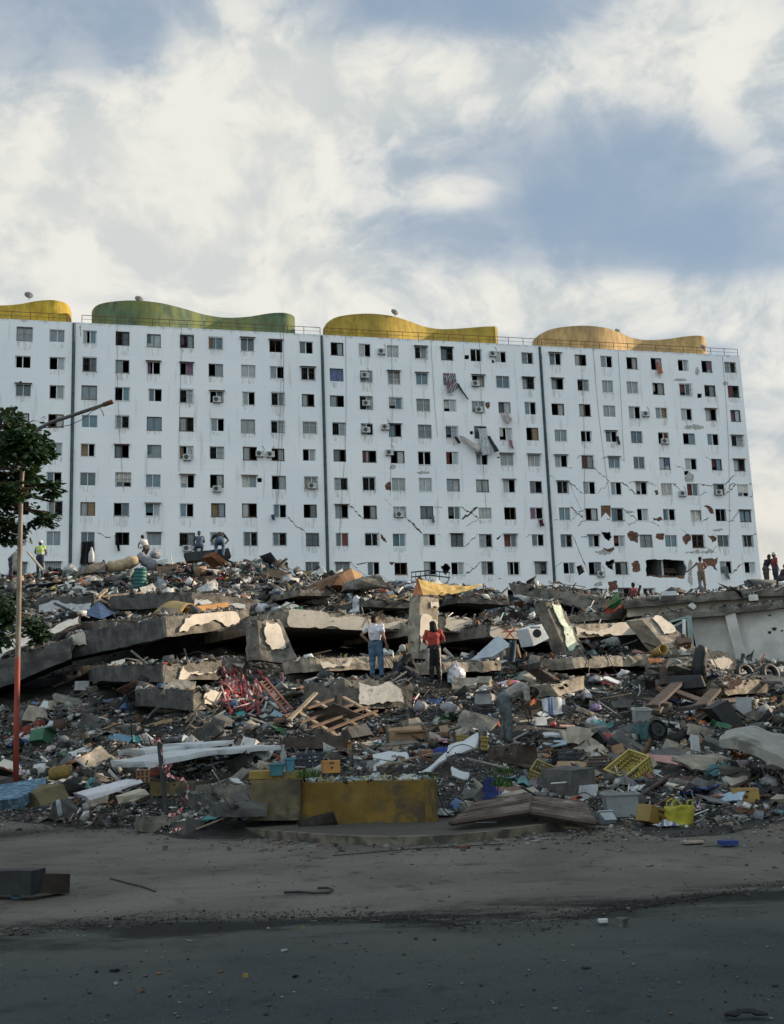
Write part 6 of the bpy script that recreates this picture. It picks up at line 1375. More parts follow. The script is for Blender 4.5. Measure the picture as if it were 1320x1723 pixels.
# street objects on the road
for x, y, w, h, l, c, n_, ct in ((510, 1568, 6, 2, 'small yellow scrap on the asphalt near the centre', (.16, .13, .04), 'scrap', 'scrap'), (413, 1650, 9, 2, 'small yellow scrap on the asphalt at lower left', (.22, .17, .04), 'scrap', 'scrap'), (1226, 1425, 30, 8, 'small dark blue carton on the apron at right', (.02, .04, .16), 'carton', 'box'), (1166, 1421, 34, 9, 'flat tan slab piece left of the blue carton', (.24, .20, .16), 'slab_piece', 'stone'), (1015, 1556, 16, 5, 'white scrap on the grit strip', (.42, .42, .42), 'scrap', 'scrap'), (432, 1433, 62, 14, 'tan cardboard sheet flat on the road below the kerb', (.17, .135, .10), 'cardboard_sheet', 'cardboard'), (660, 1427, 12, 8, 'small white paper on the apron', (.4, .4, .42), 'paper', 'paper')):
    board(x, y, w, h*2.6, l, mat('scrap_%02d%02d%02d' % tuple(int(q*99) for q in c), c, .8), .1, .0, th=.02 if ct != 'box' else .05, name=n_, cat=ct)
for x, y, w, h, l in ((485, 1428, 46, 10, 'crumpled black cloth on the road below the kerb'), (540, 1434, 22, 5, 'small black scrap right of the crumpled black cloth'), (1255, 1715, 60, 10, 'dark lump on the asphalt at the lower right corner')): draped(x, y, w, h, l, (.015, .016, .018), tall=h*.6)
mb = MB(); mb.path([G(x, y, .02) for x, y in ((478, 1502), (500, 1501), (530, 1503), (552, 1502), (560, 1497), (552, 1494), (535, 1494))], .012, 5); obj('strap', mb, M_BLACK, None, 'dark bent strap lying on the apron', 'strap')
mb = MB(); mb.path([G(x, y, .012) for x, y in ((185, 1478), (215, 1486), (240, 1492), (262, 1500))], .008, 5); obj('wire', mb, M_BLACK, None, 'thin wire lying on the apron at left', 'wire')
mb = MB(); mb.path([G(x, y, .012) for x, y in ((560, 1440), (620, 1435), (700, 1428), (780, 1424), (850, 1420))], .006, 5); obj('cable', mb, M_BLACK, None, 'long thin cable on the apron below the kerb', 'cable')
board(28, 1512, 14, 22, 'blue crushed can at the box curb', pmat((.10, .22, .30)), .2, 1.2, name='crushed_can', cat='can')
for x, y, l in ((278, 1428, 'single dark stone on the apron below the taped post'), (385, 1429, 'single square dark stone left of the cardboard sheet'), (1047, 1553, 'dark stone in the grit strip right of the white scrap'), (676, 1412, 'brown stone in the gutter at the kerb front')):
    mb = MB(XF(G(x, y, .02), x)); mb.box((0, 0, 0), (.07, .06, .06), None, .2); obj('stone', mb, M_CONCD, None, l, 'stone')
# tyre by tilted wall
for x, y, l in ((1253, 1140, 'black tyre leaning at the foot of the tilted wall'), (1296, 1140, 'second black tyre farther right at the tilted wall foot')):
    mb = MB(Matrix.Translation(P(x, y-6, 33.5)) @ Euler((1.3, 0, .4)).to_matrix().to_4x4()); mb.smooth = True; r = .34
    mb.grid(lambda u, v: ((r-.09+.09*math.cos(v*2*PI))*math.cos(u*2*PI), (r-.09+.09*math.cos(v*2*PI))*math.sin(u*2*PI), .1*math.sin(v*2*PI)), 24, 10); obj('tyre', mb, M_BLACK, None, l, 'tyre')
mb = MB(Matrix.Translation(P(1102, 1100, 33.2)) @ Euler((1.4, 0, .3)).to_matrix().to_4x4()); mb.smooth = True; mb.lathe([(.12, 0), (.14, .3), (.15, .55), (.13, .54), (.11, .05)], 16); obj('bucket', mb, pmat((.42, .26, .03)), None, 'ochre bucket on its side under the tilted slab', 'bucket')
# weeds and bottles in the planter
wd = MB(); wd.smooth = False
def weed(mb, p, h, n, spread, w=.012):
    for i in range(n):
        a = random.uniform(0, 6.3); L = h*random.uniform(.5, 1); d = Vector((math.cos(a), math.sin(a), 0)); q = Vector(p)+Vector((random.gauss(0, spread), random.gauss(0, spread), 0)); s = d.cross(Vector((0, 0, 1)))*w; k = len(mb.v); ln = random.uniform(.2, .7)
        for t in (0, .5, 1): 
            c_ = q+d*L*ln*t*t+Vector((0, 0, L*t)); mb.av(c_-s*(1-t*.9)); mb.av(c_+s*(1-t*.9))
        mb.af((k, k+1, k+3, k+2)); mb.af((k+2, k+3, k+5, k+4))
base = (A+B)*.5
for i in range(26): t = random.random(); weed(wd, A.lerp(B, t)+Vector((0, random.uniform(.25, 1.0), .52)), .16, 22, .05)
for i in range(8): weed(wd, P(515+random.uniform(-12, 16), 1308, 17.0+random.uniform(-.2, .3)), .15, 16, .07)
props(obj('weeds', wd, mat('weed_green', (.045, .09, .02), .7, .4, 6, 0), None, 'green weeds growing in the yellow planter', 'weeds'), None, None, kind='stuff')
for (cx, cy, n) in ((842, 1306, 12), ):
    o_ = MB()
    for i in range(n): weed(o_, P(cx+random.uniform(-18, 26), cy+random.uniform(-12, 28), 17.6), .10, 14, .09, .016)
    obj('bush', o_, mat('weed_green', (.045, .09, .02)), None, 'straggly green bush against the dark blue tarpaulin', 'bush')
lt_ = MB(); lt_.smooth = True
for i in range(70):
    t = random.random(); p = A.lerp(B, t)+Vector((0, random.uniform(.2, .9), .55+random.uniform(0, .07))); lt_.M = Matrix.Translation(p) @ Euler((random.uniform(-.6, .6), random.uniform(-.6, .6), random.uniform(0, 6.3))).to_matrix().to_4x4(); q = random.random()*9; lt_.cur = random.choice([0, 0, 1, 2, 3]); lt_.grid(lambda u, v: ((u-.5)*.16, (v-.5)*.13, .04*nz((u*5, v*5, q))+.03*math.sin(u*7+q)), 8, 6)
props(obj('plastic_litter', lt_, [cmat(c, .4) for c in ((.42, .46, .45), (.28, .36, .38), (.48, .46, .43), (.40, .35, .14))], None, 'crumpled plastic litter among the weeds in the yellow planter', 'litter'), None, None, kind='stuff')
for i, lab in enumerate(('leftmost bottle lying in the yellow planter', 'second bottle from the left in the yellow planter', 'third bottle from the left in the yellow planter', 'fourth bottle from the left, near the middle of the yellow planter', 'third bottle from the right in the yellow planter', 'second bottle from the right in the yellow planter', 'rightmost bottle lying in the yellow planter')):
    p = A.lerp(B, .10+i*.13)+Vector((0, .28+.1*(i % 2), .60)); mb = MB(Matrix.Translation(p) @ Euler((PI/2+random.uniform(-.3, .3), 0, random.uniform(0, 6.3))).to_matrix().to_4x4()); mb.smooth = True; mb.lathe([(.03, 0), (.036, .02), (.034, .16), (.014, .22), (.014, .245)], 10)
    obj('plastic_bottle', mb, pmat([(.42, .48, .46), (.30, .40, .44), (.5, .5, .46)][i % 3]), None, lab, 'bottle', 'bottles lying in the planter')
# ------------------------------------------------------------------ several hundred countable loose pieces
KINDS = [('slab_fragment', 'slab fragment', 32), ('plank', 'plank', 110), ('board', 'board', 60), ('concrete_chunk', 'concrete chunk', 90), ('rag', 'rag', 50), ('plaster_plate', 'plaster plate', 50), ('box', 'box', 18), ('plastic_bag', 'bag', 26), ('metal_rod', 'rod', 26), ('clay_brick', 'brick', 24)]
WC = [('brown', M_WOOD), ('pale', M_WOODL), ('dark', M_WOODD), ('grey', MATS['grey_wood'])]
BC = [('white', (.36, .37, .38)), ('grey', (.12, .13, .14)), ('dark grey', (.06, .065, .07)), ('cream', (.44, .38, .28)), ('tan', (.27, .18, .10)), ('teal', (.05, .18, .18)), ('dark brown', (.06, .04, .03)), ('pale blue', (.25, .33, .40)), ('pink', (.40, .22, .2))]
RC = [('red', (.36, .03, .03)), ('white', (.5, .5, .5)), ('blue', (.04, .09, .24)), ('black', (.02, .02, .025)), ('orange', (.5, .16, .04)), ('pink', (.42, .18, .24)), ('grey', (.2, .2, .21)), ('teal', (.05, .18, .2)), ('yellow', (.5, .38, .06)), ('striped blue', (.12, .2, .32)), ('green', (.05, .14, .06))]
AVOID = [(346, 1050, 60, 18), (346, 1128, 70, 20), (358, 1176, 40, 20), (640, 1170, 55, 26), (590, 1050, 110, 18), (1020, 1060, 60, 16), (405, 1168, 42, 44), (465, 1172, 34, 34), (313, 1222, 28, 22), (395, 1205, 20, 20), (1030, 1015, 24, 20), (1270, 1060, 120, 56), (590, 970, 30, 18), (166, 1025, 34, 18), (300, 1028, 56, 16), (1165, 1155, 30, 34), (270, 1340, 70, 60), (634, 1092, 26, 52), (730, 1098, 26, 56), (697, 1120, 20, 30), (858, 1200, 36, 60), (1180, 965, 16, 32), (620, 1350, 130, 42), (520, 1290, 110, 24), (279, 1300, 14, 80), (243, 917, 14, 26), (350, 910, 40, 30), (67, 935, 18, 26), (1305, 965, 25, 30), (1107, 1230, 20, 20), (1140, 1370, 30, 24), (235, 976, 18, 26), (720, 1055, 26, 60), (945, 1060, 36, 50), (565, 1205, 60, 30)]
cnt = 0
for nm, ct, N in KINDS:
    done = 0; tries = 0
    while done < N and tries < N*30:
        tries += 1
        D = math.exp(RZ.uniform(math.log(16), math.log(60))); s = RZ.uniform(-.37, .37); x = s*D
        if terr(x, D, False) < .12: continue
        if nm in ('slab_fragment', 'box', 'concrete_chunk') and D > 43: continue
        p, n = top(x, D); px, py = px_of(p); 
        if any(abs(px-a) < w and abs(py-b) < h for a, b, w, h in AVOID): continue
        hp, hn = hit_px(px, py-2)
        if (hp-p).length > 1.2: continue          # hidden behind something
        k = D/FPX; q = RZ.uniform(.5, .95)*(D/28)**.35; T_ = Euler((RZ.gauss(0, .3), RZ.gauss(0, .3), RZ.uniform(0, 6.3))).to_matrix().to_4x4(); M = Matrix.Translation(p+Vector((0, 0, .05*q))) @ T_; mb = MB(M)
        if nm == 'plank':
            d, m = RZ.choice(WC); L = RZ.uniform(.7, 1.9)*q*(1 if D < 45 else .7); w = RZ.uniform(.06, .16)*q; mb.M = Matrix.Translation(p+Vector((0, 0, .12*q))) @ Euler((0, RZ.gauss(0, .2), RZ.uniform(-.9, .9))).to_matrix().to_4x4(); mb.prism([(-L/2, -w/2, 0), (-L/2+w*.5, 0, 0), (-L/2, w/2, 0), (L/2-w*.4, w/2, 0), (L/2, -w*.1, 0), (L/2-w*.2, -w/2, 0)], (0, 0, .035*q)); desc = d+(' long' if L > 1.3*q else ' short')+' plank'
        elif nm in ('board', 'plaster_plate'):
            W_ = RZ.uniform(.4, 1.0)*q; H_ = RZ.uniform(.25, .6)*q; pts = jag([(-W_/2, -H_/2), (W_/2*RZ.uniform(.6, 1), -H_/2*RZ.uniform(.6, 1)), (W_/2, H_/2*RZ.uniform(.5, 1)), (-W_/2*RZ.uniform(.5, 1), H_/2)], .12, 2, tries)
            if nm == 'board': d, c = RZ.choice(BC); m = mat('panel_%02d_%02d_%02d' % tuple(int(v*99) for v in c), c, .75, .2, 4, .15); desc = d+' board'
            else: d, m = RZ.choice([('white', M_WHITE), ('grey', M_PLASTB), ('cream', M_PLAST)]); desc = 'broken '+d+' plaster plate'
            mb.M = Matrix.Translation(p+Vector((0, 0, .08*q))) @ Euler((RZ.uniform(-.1, .9), RZ.gauss(0, .3), RZ.uniform(-.6, .6))).to_matrix().to_4x4(); mb.prism([(a, b, 0) for a, b in pts], (0, 0, .03*q if nm == 'board' else .05*q))
        elif nm == 'slab_fragment':
            W_ = RZ.uniform(.7, 1.5)*q*1.2; H_ = RZ.uniform(.5, 1.0)*q; T = RZ.uniform(.10, .2)*q; c8 = [[[Vector(((i-.5)*W_*RZ.uniform(.8, 1.15), (l-.5)*H_*RZ.uniform(.7, 1.2), (j-.4)*T)) for l in (0, 1)] for j in (0, 1)] for i in (0, 1)]
            mb.M = Matrix.Translation(p+Vector((0, 0, .06*q))) @ Euler((RZ.uniform(0, .7), RZ.gauss(0, .25), RZ.uniform(-.9, .9))).to_matrix().to_4x4(); t = rough_hex(c8, 6, 2, 5, .05*q, tries); mb.v = [mb.M @ v for v in t.v]; mb.f = t.f; mb.mi = t.mi; m, d = RZ.choice([(M_CONC, 'brownish'), (M_CONCB, 'pale'), (M_CONCB, 'pale'), (M_CONCD, 'dark'), (M_CONC, 'brownish')]); desc = 'tilted '+d+' slab fragment'
        elif nm == 'concrete_chunk':
            sz = RZ.uniform(.25, .75)*q; c8 = [[[Vector(((i-.5)*sz*RZ.uniform(.8, 1.5), (l-.5)*sz*RZ.uniform(.6, 1.1), (j-.4)*sz*RZ.uniform(.4, .8))) for l in (0, 1)] for j in (0, 1)] for i in (0, 1)]
            t = rough_hex(c8, 3, 2, 3, .05*sz, tries); mb.v = [M @ v for v in t.v]; mb.f = t.f; mb.mi = t.mi; m, d = RZ.choice([(M_CONC, 'brownish'), (M_CONCD, 'dark'), (M_CONCD, 'dark'), (M_CONCB, 'pale')]); desc = d+(' large' if sz > .5*q else '')+' concrete chunk'
        elif nm == 'rag':
            d, c = RZ.choice(RC); m = cmat(c); W_ = RZ.uniform(.4, .9)*q; o_ = tries*.37; mb.smooth = True; mb.M = Matrix.Translation(p+Vector((0, 0, .06*q))) @ Euler((RZ.uniform(0, .5), RZ.gauss(0, .2), RZ.uniform(0, 6))).to_matrix().to_4x4()
            mb.grid(lambda u, v: ((u-.5)*W_*(1+.3*math.sin(v*5+o_)), (v-.5)*W_*.7*(1+.3*math.sin(u*6+o_)), W_*(.22*abs(nz((u*3, v*3, o_)))+.12*nz((u*8, v*7, o_)))), 14, 10); desc = 'crumpled '+d+' rag'
        elif nm == 'box':
            d, c = RZ.choice([('brown cardboard', (.26, .17, .10)), ('white', (.5, .5, .5)), ('black', (.02, .02, .02)), ('green', (.04, .12, .07)), ('grey', (.25, .26, .27))]); m = mat('panel_%02d_%02d_%02d' % tuple(int(v*99) for v in c), c, .75, .2, 4, .15); a_, b_, c_ = [RZ.uniform(.25, .55)*q for _ in range(3)]
            for sy in (-1, 1): mb.box((0, sy*b_/2, c_*.2), (a_, .02, c_*.7), None, .0)
            for sx in (-1, 1): mb.box((sx*a_/2, 0, c_*.2), (.02, b_-.022, c_*.7))
            mb.box((0, 0, -c_*.1), (a_-.022, b_-.022, .02)); mb.prism([(-a_/2, -b_/2-.012, c_*.55), (a_/2, -b_/2-.012, c_*.55), (a_/2, -b_*.85, c_*.7), (-a_/2, -b_*.85, c_*.6)], (0, 0, .01)); desc = 'open '+d+' box'
        elif nm == 'plastic_bag':
            d, c = RZ.choice([('white', (.5, .51, .53)), ('grey', (.26, .27, .29)), ('black', (.02, .02, .025)), ('blue', (.06, .14, .32)), ('pale pink', (.46, .36, .38))]); m = cmat(c, .35); r0 = RZ.uniform(.16, .3)*q; o_ = tries*.71; mb.smooth = True
            mb.grid(lambda u, v: (r0*math.cos(u*2*PI)*math.cos((v-.5)*PI)*(1+.4*nz((math.cos(u*2*PI)*2, math.sin(u*2*PI)*2+o_, v*4))), r0*math.sin(u*2*PI)*math.cos((v-.5)*PI)*(1+.4*nz((math.cos(u*2*PI)*2+3, math.sin(u*2*PI)*2+o_, v*4))), r0*.7*math.sin((v-.5)*PI)+(.3*r0 if v > .9 else 0)), 14, 10); desc = 'crumpled '+d+' plastic bag'
        elif nm == 'metal_rod':
            L = RZ.uniform(.8, 2.2)*q; a_ = RZ.uniform(-1, 1); m, d = RZ.choice([(M_RUST, 'rusty'), (M_GREYM, 'grey'), (M_ALU, 'white'), (M_BLACK, 'black')]); mb.M = Matrix.Translation(p) @ Euler((0, RZ.uniform(-.9, .1), RZ.uniform(0, 6))).to_matrix().to_4x4(); mb.path([(-L/2, 0, 0), (-L*.1, .05*a_, .03), (L*.2, .12*a_, .1*a_), (L/2, .1*a_, .25*a_)], RZ.uniform(.012, .028)*q, 5); desc = d+' bent metal rod'
        else:
            m = mat('clay_brick', (.24, .12, .07), .9, .2, 6, .3); mb.box((0, 0, .04*q), (.28*q, .19*q, .14*q), None, .06)
            for t in range(3): mb.box((-.08*q+.08*q*t, -.1*q, .04*q), (.05*q, .02, .06*q))
            desc = 'broken hollow clay brick'
        o = obj(nm, mb, m, None, autolabel(desc, px, py), ct, ct+'s scattered over the rubble mound'); done += 1
# ================================================================== PEOPLE
def _caps(mb, p0, r0, p1, r1, n=12):
    p0, p1 = Vector(p0), Vector(p1); d = p1-p0; L = d.length
    z = d.normalized() if L > 1e-5 else Vector((0, 0, 1)); x = z.orthogonal().normalized(); y = z.cross(x); k = len(mb.v); rings = []
    for i in range(1, 5): t = PI/2*i/4; rings.append((p0-z*r0*math.cos(t), r0*math.sin(t)))
    for i in range(0, 4): t = PI/2*i/4; rings.append((p1+z*r1*math.sin(t), r1*math.cos(t)))
    for c, r in rings:
        for j in range(n): a = 2*PI*j/n; mb.av(c+x*math.cos(a)*r+y*math.sin(a)*r)
    a0 = mb.av(p0-z*r0); a1 = mb.av(p1+z*r1)
    for i in range(len(rings)-1):
        for j in range(n): q = (j+1) % n; mb.af((k+i*n+j, k+i*n+q, k+(i+1)*n+q, k+(i+1)*n+j))
    for j in range(n): q = (j+1) % n; mb.af((a0, k+q, k+j)); mb.af((a1, k+(len(rings)-1)*n+j, k+(len(rings)-1)*n+q))
def fused(name, caps, M, mats, parent, vox=.012, smooth=5, wob=0.0, split=None, label=None):
    """union of tapered capsules remeshed into one continuous skin"""
    mb = MB()
    for c in caps:
        if len(c) == 4: _caps(mb, *c)
        else:
            k = len(mb.v); _caps(mb, *c[:4]); ctr = (Vector(c[0])+Vector(c[2]))/2
            for i in range(k, len(mb.v)): v = mb.v[i]-ctr; mb.v[i] = ctr+Vector((v.x*c[4][0], v.y*c[4][1], v.z*c[4][2]))
    me = mb.mesh('tmp', [], Vector()); o = bpy.data.objects.new('tmp', me); COL.objects.link(o)
    r = o.modifiers.new('r', 'REMESH'); r.mode = 'VOXEL'; r.voxel_size = vox; s = o.modifiers.new('s', 'SMOOTH'); s.factor = .5; s.iterations = smooth
    bpy.context.view_layer.update(); dg = bpy.context.evaluated_depsgraph_get(); m2 = bpy.data.meshes.new_from_object(o.evaluated_get(dg)); bpy.data.objects.remove(o); bpy.data.meshes.remove(me)
    out = MB(); vs = [v.co.copy() for v in m2.vertices]
    if wob: vs = [v+Vector((nz(v, 9), nz(v, 9, 5), nz(v, 9, 9)))*wob+Vector((nz(v, 22), nz(v, 22, 5), 0))*wob*.5 for v in vs]
    out.v = [M @ v for v in vs]; out.f = [tuple(p.vertices) for p in m2.polygons]; out.mi = [0]*len(out.f); out.smooth = True
    if split:
        for i, f in enumerate(out.f): c = sum((vs[j] for j in f), Vector())/len(f); out.mi[i] = split(c)
    bpy.data.meshes.remove(m2); return obj(name, out, mats, parent, label)
def hand_caps(w, d, side, curl=.5):
    """palm and five fingers from wrist w along direction d; side = +1/-1 thumb side"""
    w = Vector(w); d = Vector(d).normalized(); x = d.cross(Vector((0, 1, 0))); x = (x if x.length > .1 else d.cross(Vector((1, 0, 0)))).normalized(); nrm = d.cross(x); out = [(w, .026, w+d*.05, .034), (w+d*.05+x*.02, .022, w+d*.08+x*.02, .02), (w+d*.05-x*.02, .022, w+d*.08-x*.02, .02)]
    for i, L in enumerate((.072, .082, .076, .06)):
        o = x*(.030-.020*i); a = w+d*.085+o; b = a+(d+nrm*curl*.5).normalized()*L*.55; c = b+(d+nrm*curl*1.6).normalized()*L*.45; out += [(a, .0095, b, .009), (b, .009, c, .0075)]
    a = w+d*.03+x*.035*side; b = a+(d*.6+x*side*.8+nrm*curl*.4).normalized()*.04; c = b+(d+x*side*.2+nrm*curl).normalized()*.03; out += [(a, .013, b, .0105), (b, .0105, c, .009)]
    return out
def person(label, feet, D, height, rz, J, skin, shirt, pants, hair, vox=.012, sleeve=.55, longhair=False, helmet=None, cap=None, stripe=None, shirtless=False, shoes=(.03, .03, .03), vest=None, sleeves_long=False, shorts=False):
    """J: joints in metres for a 1.75 m figure; x right, y ahead, z up; feet = photo pixel of the ground under the figure"""
    loc = P(feet[0], feet[1], D); sc = height/1.75; M = XF(loc, rz, sc=sc); V_ = {k: Vector(v) for k, v in J.items()}
    r = root('person', loc, label, 'person')
    pel, wai, che, nek, hd = V_['pelvis'], V_['waist'], V_['chest'], V_['neck'], V_['head']; up = (hd-nek).normalized(); sh = (V_['shr']-V_['shl']).normalized(); face = V_.get('face', sh.cross(up)*-1 if False else up.cross(sh)).normalized()
    caps = [(pel+sh*.06, .115, pel-sh*.06, .115), (pel, .13, wai, .115), (wai+sh*.03, .115, che+sh*.055, .12), (wai-sh*.03, .115, che-sh*.055, .12), (che, .12, nek, .05), (nek-up*.03, .052, hd-up*.06, .05)]
    caps += [(hd-up*.02-face*.012, .088, hd+up*.045-face*.01, .09), (hd-up*.09+face*.03, .045, hd-up*.03+face*.02, .07), (hd-up*.01+face*.092, .012, hd-up*.035+face*.104, .015), (hd-up*.068+face*.082, .012, hd-up*.07+face*.083+sh*.01, .012)]
    for s in (1, -1): caps += [(hd-up*.015+sh*.088*s, .018, hd-up*.04+sh*.085*s, .012), (hd+up*.012+face*.075+sh*.03*s, .012, hd+up*.012+face*.076+sh*.036*s, .012)]
    sh_caps = [(pel.lerp(wai, .55), .132, wai, .13), (wai+sh*.03, .135, che+sh*.06, .14), (wai-sh*.03, .135, che-sh*.06, .14), (che, .13, nek-up*.02, .065)]
    pt_caps = [(pel+sh*.065, .13, pel-sh*.065, .13), (pel, .14, pel.lerp(wai, .5), .138)]
    for s, q in ((1, 'r'), (-1, 'l')):
        S0, E, H = V_['sh'+q], V_['el'+q], V_['ha'+q]; hp, kn, an, toe = V_['hip'+q], V_['kn'+q], V_['an'+q], V_['toe'+q]
        caps += [(che+sh*.08*s, .09, S0, .062), (S0, .06, E, .042), (E, .041, E.lerp(H, .3), .044), (E.lerp(H, .3), .044, H, .028)] + hand_caps(H, H-E, -s)
        caps += [(pel+sh*.06*s, .11, hp, .10), (hp, .10, kn, .062), (kn, .06, kn.lerp(an, .3), .064), (kn.lerp(an, .3), .064, an, .042), (an, .045, toe, .038)]
        sh_caps += [(che+sh*.08*s, .11, S0, .078), (S0, .078, S0.lerp(E, sleeve if not sleeves_long else 1), .062)]
        if sleeves_long: sh_caps += [(E, .06, E.lerp(H, .9), .045)]
        if shorts: pt_caps += [(pel+sh*.06*s, .12, hp, .12), (hp, .12, hp.lerp(kn, .85), .09)]
        else: pt_caps += [(pel+sh*.06*s, .12, hp, .118), (hp, .118, kn, .085), (kn, .083, an+Vector((0, 0, .03)), .07)]
    fused('body', caps, M, cmat(skin, .6), r, vox, 3)
    if not shirtless: 
        so = fused('shirt', sh_caps, M, [cmat(shirt)]+([cmat(vest)] if vest else []), r, vox*1.3, 4, .020, split=(lambda c: 1 if vest and any(abs(c.z-z) < .03 for z in (V_['chest'].z-.02, V_['waist'].z)) else 0) if vest else None)
    pc = V_['kn'+'r']
    fused('shorts' if shorts else 'trousers', pt_caps, M, [cmat(pants)]+([cmat(stripe)] if stripe else []), r, vox*1.3, 4, .020, split=(lambda c: 1 if (abs(c.x)-.135-.05*(1-c.z)) > 0 and c.z < .95 else 0) if stripe else None)
    hc = [(hd+up*.05-face*.022, .097, hd+up*.035-face*.03, .097), (hd-up*.03-face*.045, .075, hd+up*.02-face*.03, .09)]
    if longhair: hc += [(hd-face*.05, .105, hd-up*.16-face*.06, .085), (hd-up*.1-face*.05+sh*.06, .05, hd-up*.2-face*.05+sh*.08, .04), (hd-up*.1-face*.05-sh*.06, .05, hd-up*.2-face*.05-sh*.08, .04)]
    fused('hair', hc, M, cmat(hair, .9), r, vox*1.2, 2, .012)
    if helmet: fused('helmet', [(hd+up*.055, .118, hd+up*.06-face*.01, .118), (hd+up*.035+face*.07, .06, hd+up*.035+face*.11, .04)], M, pmat(helmet), r, vox, 3)
    if cap: fused('cap', [(hd+up*.06, .108, hd+up*.05, .108), (hd+up*.04+face*.08, .05, hd+up*.03+face*.15, .03)], M, cmat(cap), r, vox, 3)
    fc = []
    for q in 'rl': an, toe = V_['an'+q], V_['toe'+q]; fc += [(an+Vector((0, 0, -.03)), .055, toe, .042)]
    for i, c in enumerate(fc): fused('shoe', [c], M, cmat(shoes), r, vox, 2)
    return r, M, V_
def pose(**k):
    J = dict(pelvis=(0, 0, .95), waist=(0, 0, 1.10), chest=(0, 0, 1.32), neck=(0, 0, 1.49), head=(0, .015, 1.62), shr=(.19, 0, 1.42), shl=(-.19, 0, 1.42), elr=(.25, -.02, 1.14), ell=(-.25, -.02, 1.14), har=(.26, .06, .90), hal=(-.26, .06, .90),
             hipr=(.09, 0, .88), hipl=(-.09, 0, .88), knr=(.10, .02, .48), knl=(-.10, .02, .48), anr=(.11, -.02, .08), anl=(-.11, -.02, .08), toer=(.13, .14, .035), toel=(-.13, .14, .035)); J.update(k); return J
SK = (.12, .065, .04); SKL = (.24, .12, .07)
# man in white, back to the viewer, head turned right, left hand on hip, phone in the right
r, M, V_ = person('man in white T-shirt and blue jeans, back turned, one hand on his hip', (634, 1141), 30.3, 1.70, -.15, pose(face=(.75, .65, -.05), ell=(-.38, -.06, 1.20), hal=(-.20, -.02, 1.02), elr=(.24, -.05, 1.15), har=(.31, .0, .90), knr=(.13, .02, .48), anr=(.15, 0, .08), toer=(.18, .14, .035), anl=(-.12, 0, .08), shl=(-.19, 0, 1.40)),
    SKL, (.62, .60, .66), (.055, .13, .22), (.015, .012, .01), .011, shoes=(.03, .03, .035))
mb = MB(M); mb.box((.33, .04, .84), (.05, .09, .17)); obj('bag', mb, M_BLACK, None, 'small black pouch held by the man in the white T-shirt', 'pouch')
mb = MB(M); mb.tube((0, 0, 1.005), (0, 0, 1.035), .148, n=20); obj('belt', mb, M_BLACK, r)
# woman in red
person('long haired woman in a red top and black striped trousers, back turned', (733, 1147), 30.6, 1.66, .1, pose(elr=(.31, .04, 1.15), har=(.22, .22, 1.12), ell=(-.29, .04, 1.16), hal=(-.20, .22, 1.12), head=(.0, .045, 1.60), knl=(-.09, .03, .48), anl=(-.10, .0, .08), anr=(.13, 0, .08)),
    SKL, (.45, .035, .02), (.018, .018, .022), (.010, .009, .009), .011, longhair=True, stripe=(.45, .36, .34), sleeve=.75)
# seated figure with a cap
person('person in dark clothes and a pale cap sitting on the rubble between the standing pair', (697, 1143), 30.2, 1.70, 1.9, pose(pelvis=(0, 0, .16), waist=(0, .06, .32), chest=(0, .15, .52), neck=(0, .22, .68), head=(0, .27, .80), shr=(.18, .16, .62), shl=(-.18, .16, .62), elr=(.24, .32, .42), ell=(-.24, .32, .42), har=(.12, .5, .46), hal=(-.12, .5, .46), hipr=(.10, .05, .14), hipl=(-.10, .05, .14), knr=(.16, .45, .42), knl=(-.16, .45, .40), anr=(.12, .55, .08), anl=(-.12, .55, .08), toer=(.13, .7, .04), toel=(-.13, .7, .04)),
    SK, (.02, .02, .022), (.03, .035, .05), (.012, .01, .01), .012, cap=(.42, .42, .42), sleeves_long=True)
# bent man facing right
person('man in grey bending deep over the litter, seen from his side', (853, 1251), 23.8, 1.74, -1.45, pose(pelvis=(0, -.02, .93), waist=(0, .14, 1.03), chest=(0, .36, 1.13), neck=(0, .52, 1.12), head=(0, .64, 1.04), face=(0, .5, -.85), shr=(.18, .44, 1.10), shl=(-.18, .44, 1.10), elr=(.20, .46, .80), ell=(-.20, .44, .80), har=(.12, .52, .56), hal=(-.12, .50, .56), hipr=(.09, -.02, .88), hipl=(-.09, -.02, .88), knr=(.10, .06, .48), knl=(-.10, .02, .48), anr=(.11, .02, .08), anl=(-.11, -.06, .08)),
    SK, (.29, .27, .24), (.10, .12, .13), (.012, .01, .01), .011, sleeve=.7, shoes=(.04, .04, .04))
# shirtless man on the crest
person('shirtless man in tan trousers standing on the crest, one arm stretched out to the left', (1183, 993), 57.0, 1.72, -.35, pose(shl=(-.18, 0, 1.43), ell=(-.42, .05, 1.22), hal=(-.66, .1, 1.08), elr=(.32, -.05, 1.22), har=(.14, .05, 1.08), knr=(.12, .05, .48), anr=(.14, 0, .08), knl=(-.10, .0, .48), anl=(-.12, -.05, .08)),
    (.23, .13, .08), (.3, .3, .3), (.16, .12, .08), (.012, .01, .01), .018, shirtless=True)
person('leaning man in black top, left one of the three people at far right', (1292, 987), 56.5, 1.72, -1.3, pose(pelvis=(0, -.02, .93), waist=(0, .04, 1.08), chest=(0, .14, 1.28), neck=(0, .22, 1.42), head=(0, .28, 1.54), shr=(.19, .16, 1.37), shl=(-.19, .16, 1.37), elr=(.24, .2, 1.1), ell=(-.24, .2, 1.1), har=(.2, .35, .95), hal=(-.2, .35, .95)), SK, (.02, .02, .022), (.07, .07, .06), (.01, .01, .01), .02)
person('man in dark red shirt and white helmet at the far right', (1308, 988), 56.2, 1.76, -1.4, pose(), SK, (.20, .03, .03), (.03, .04, .08), (.01, .01, .01), .02, helmet=(.6, .6, .6))
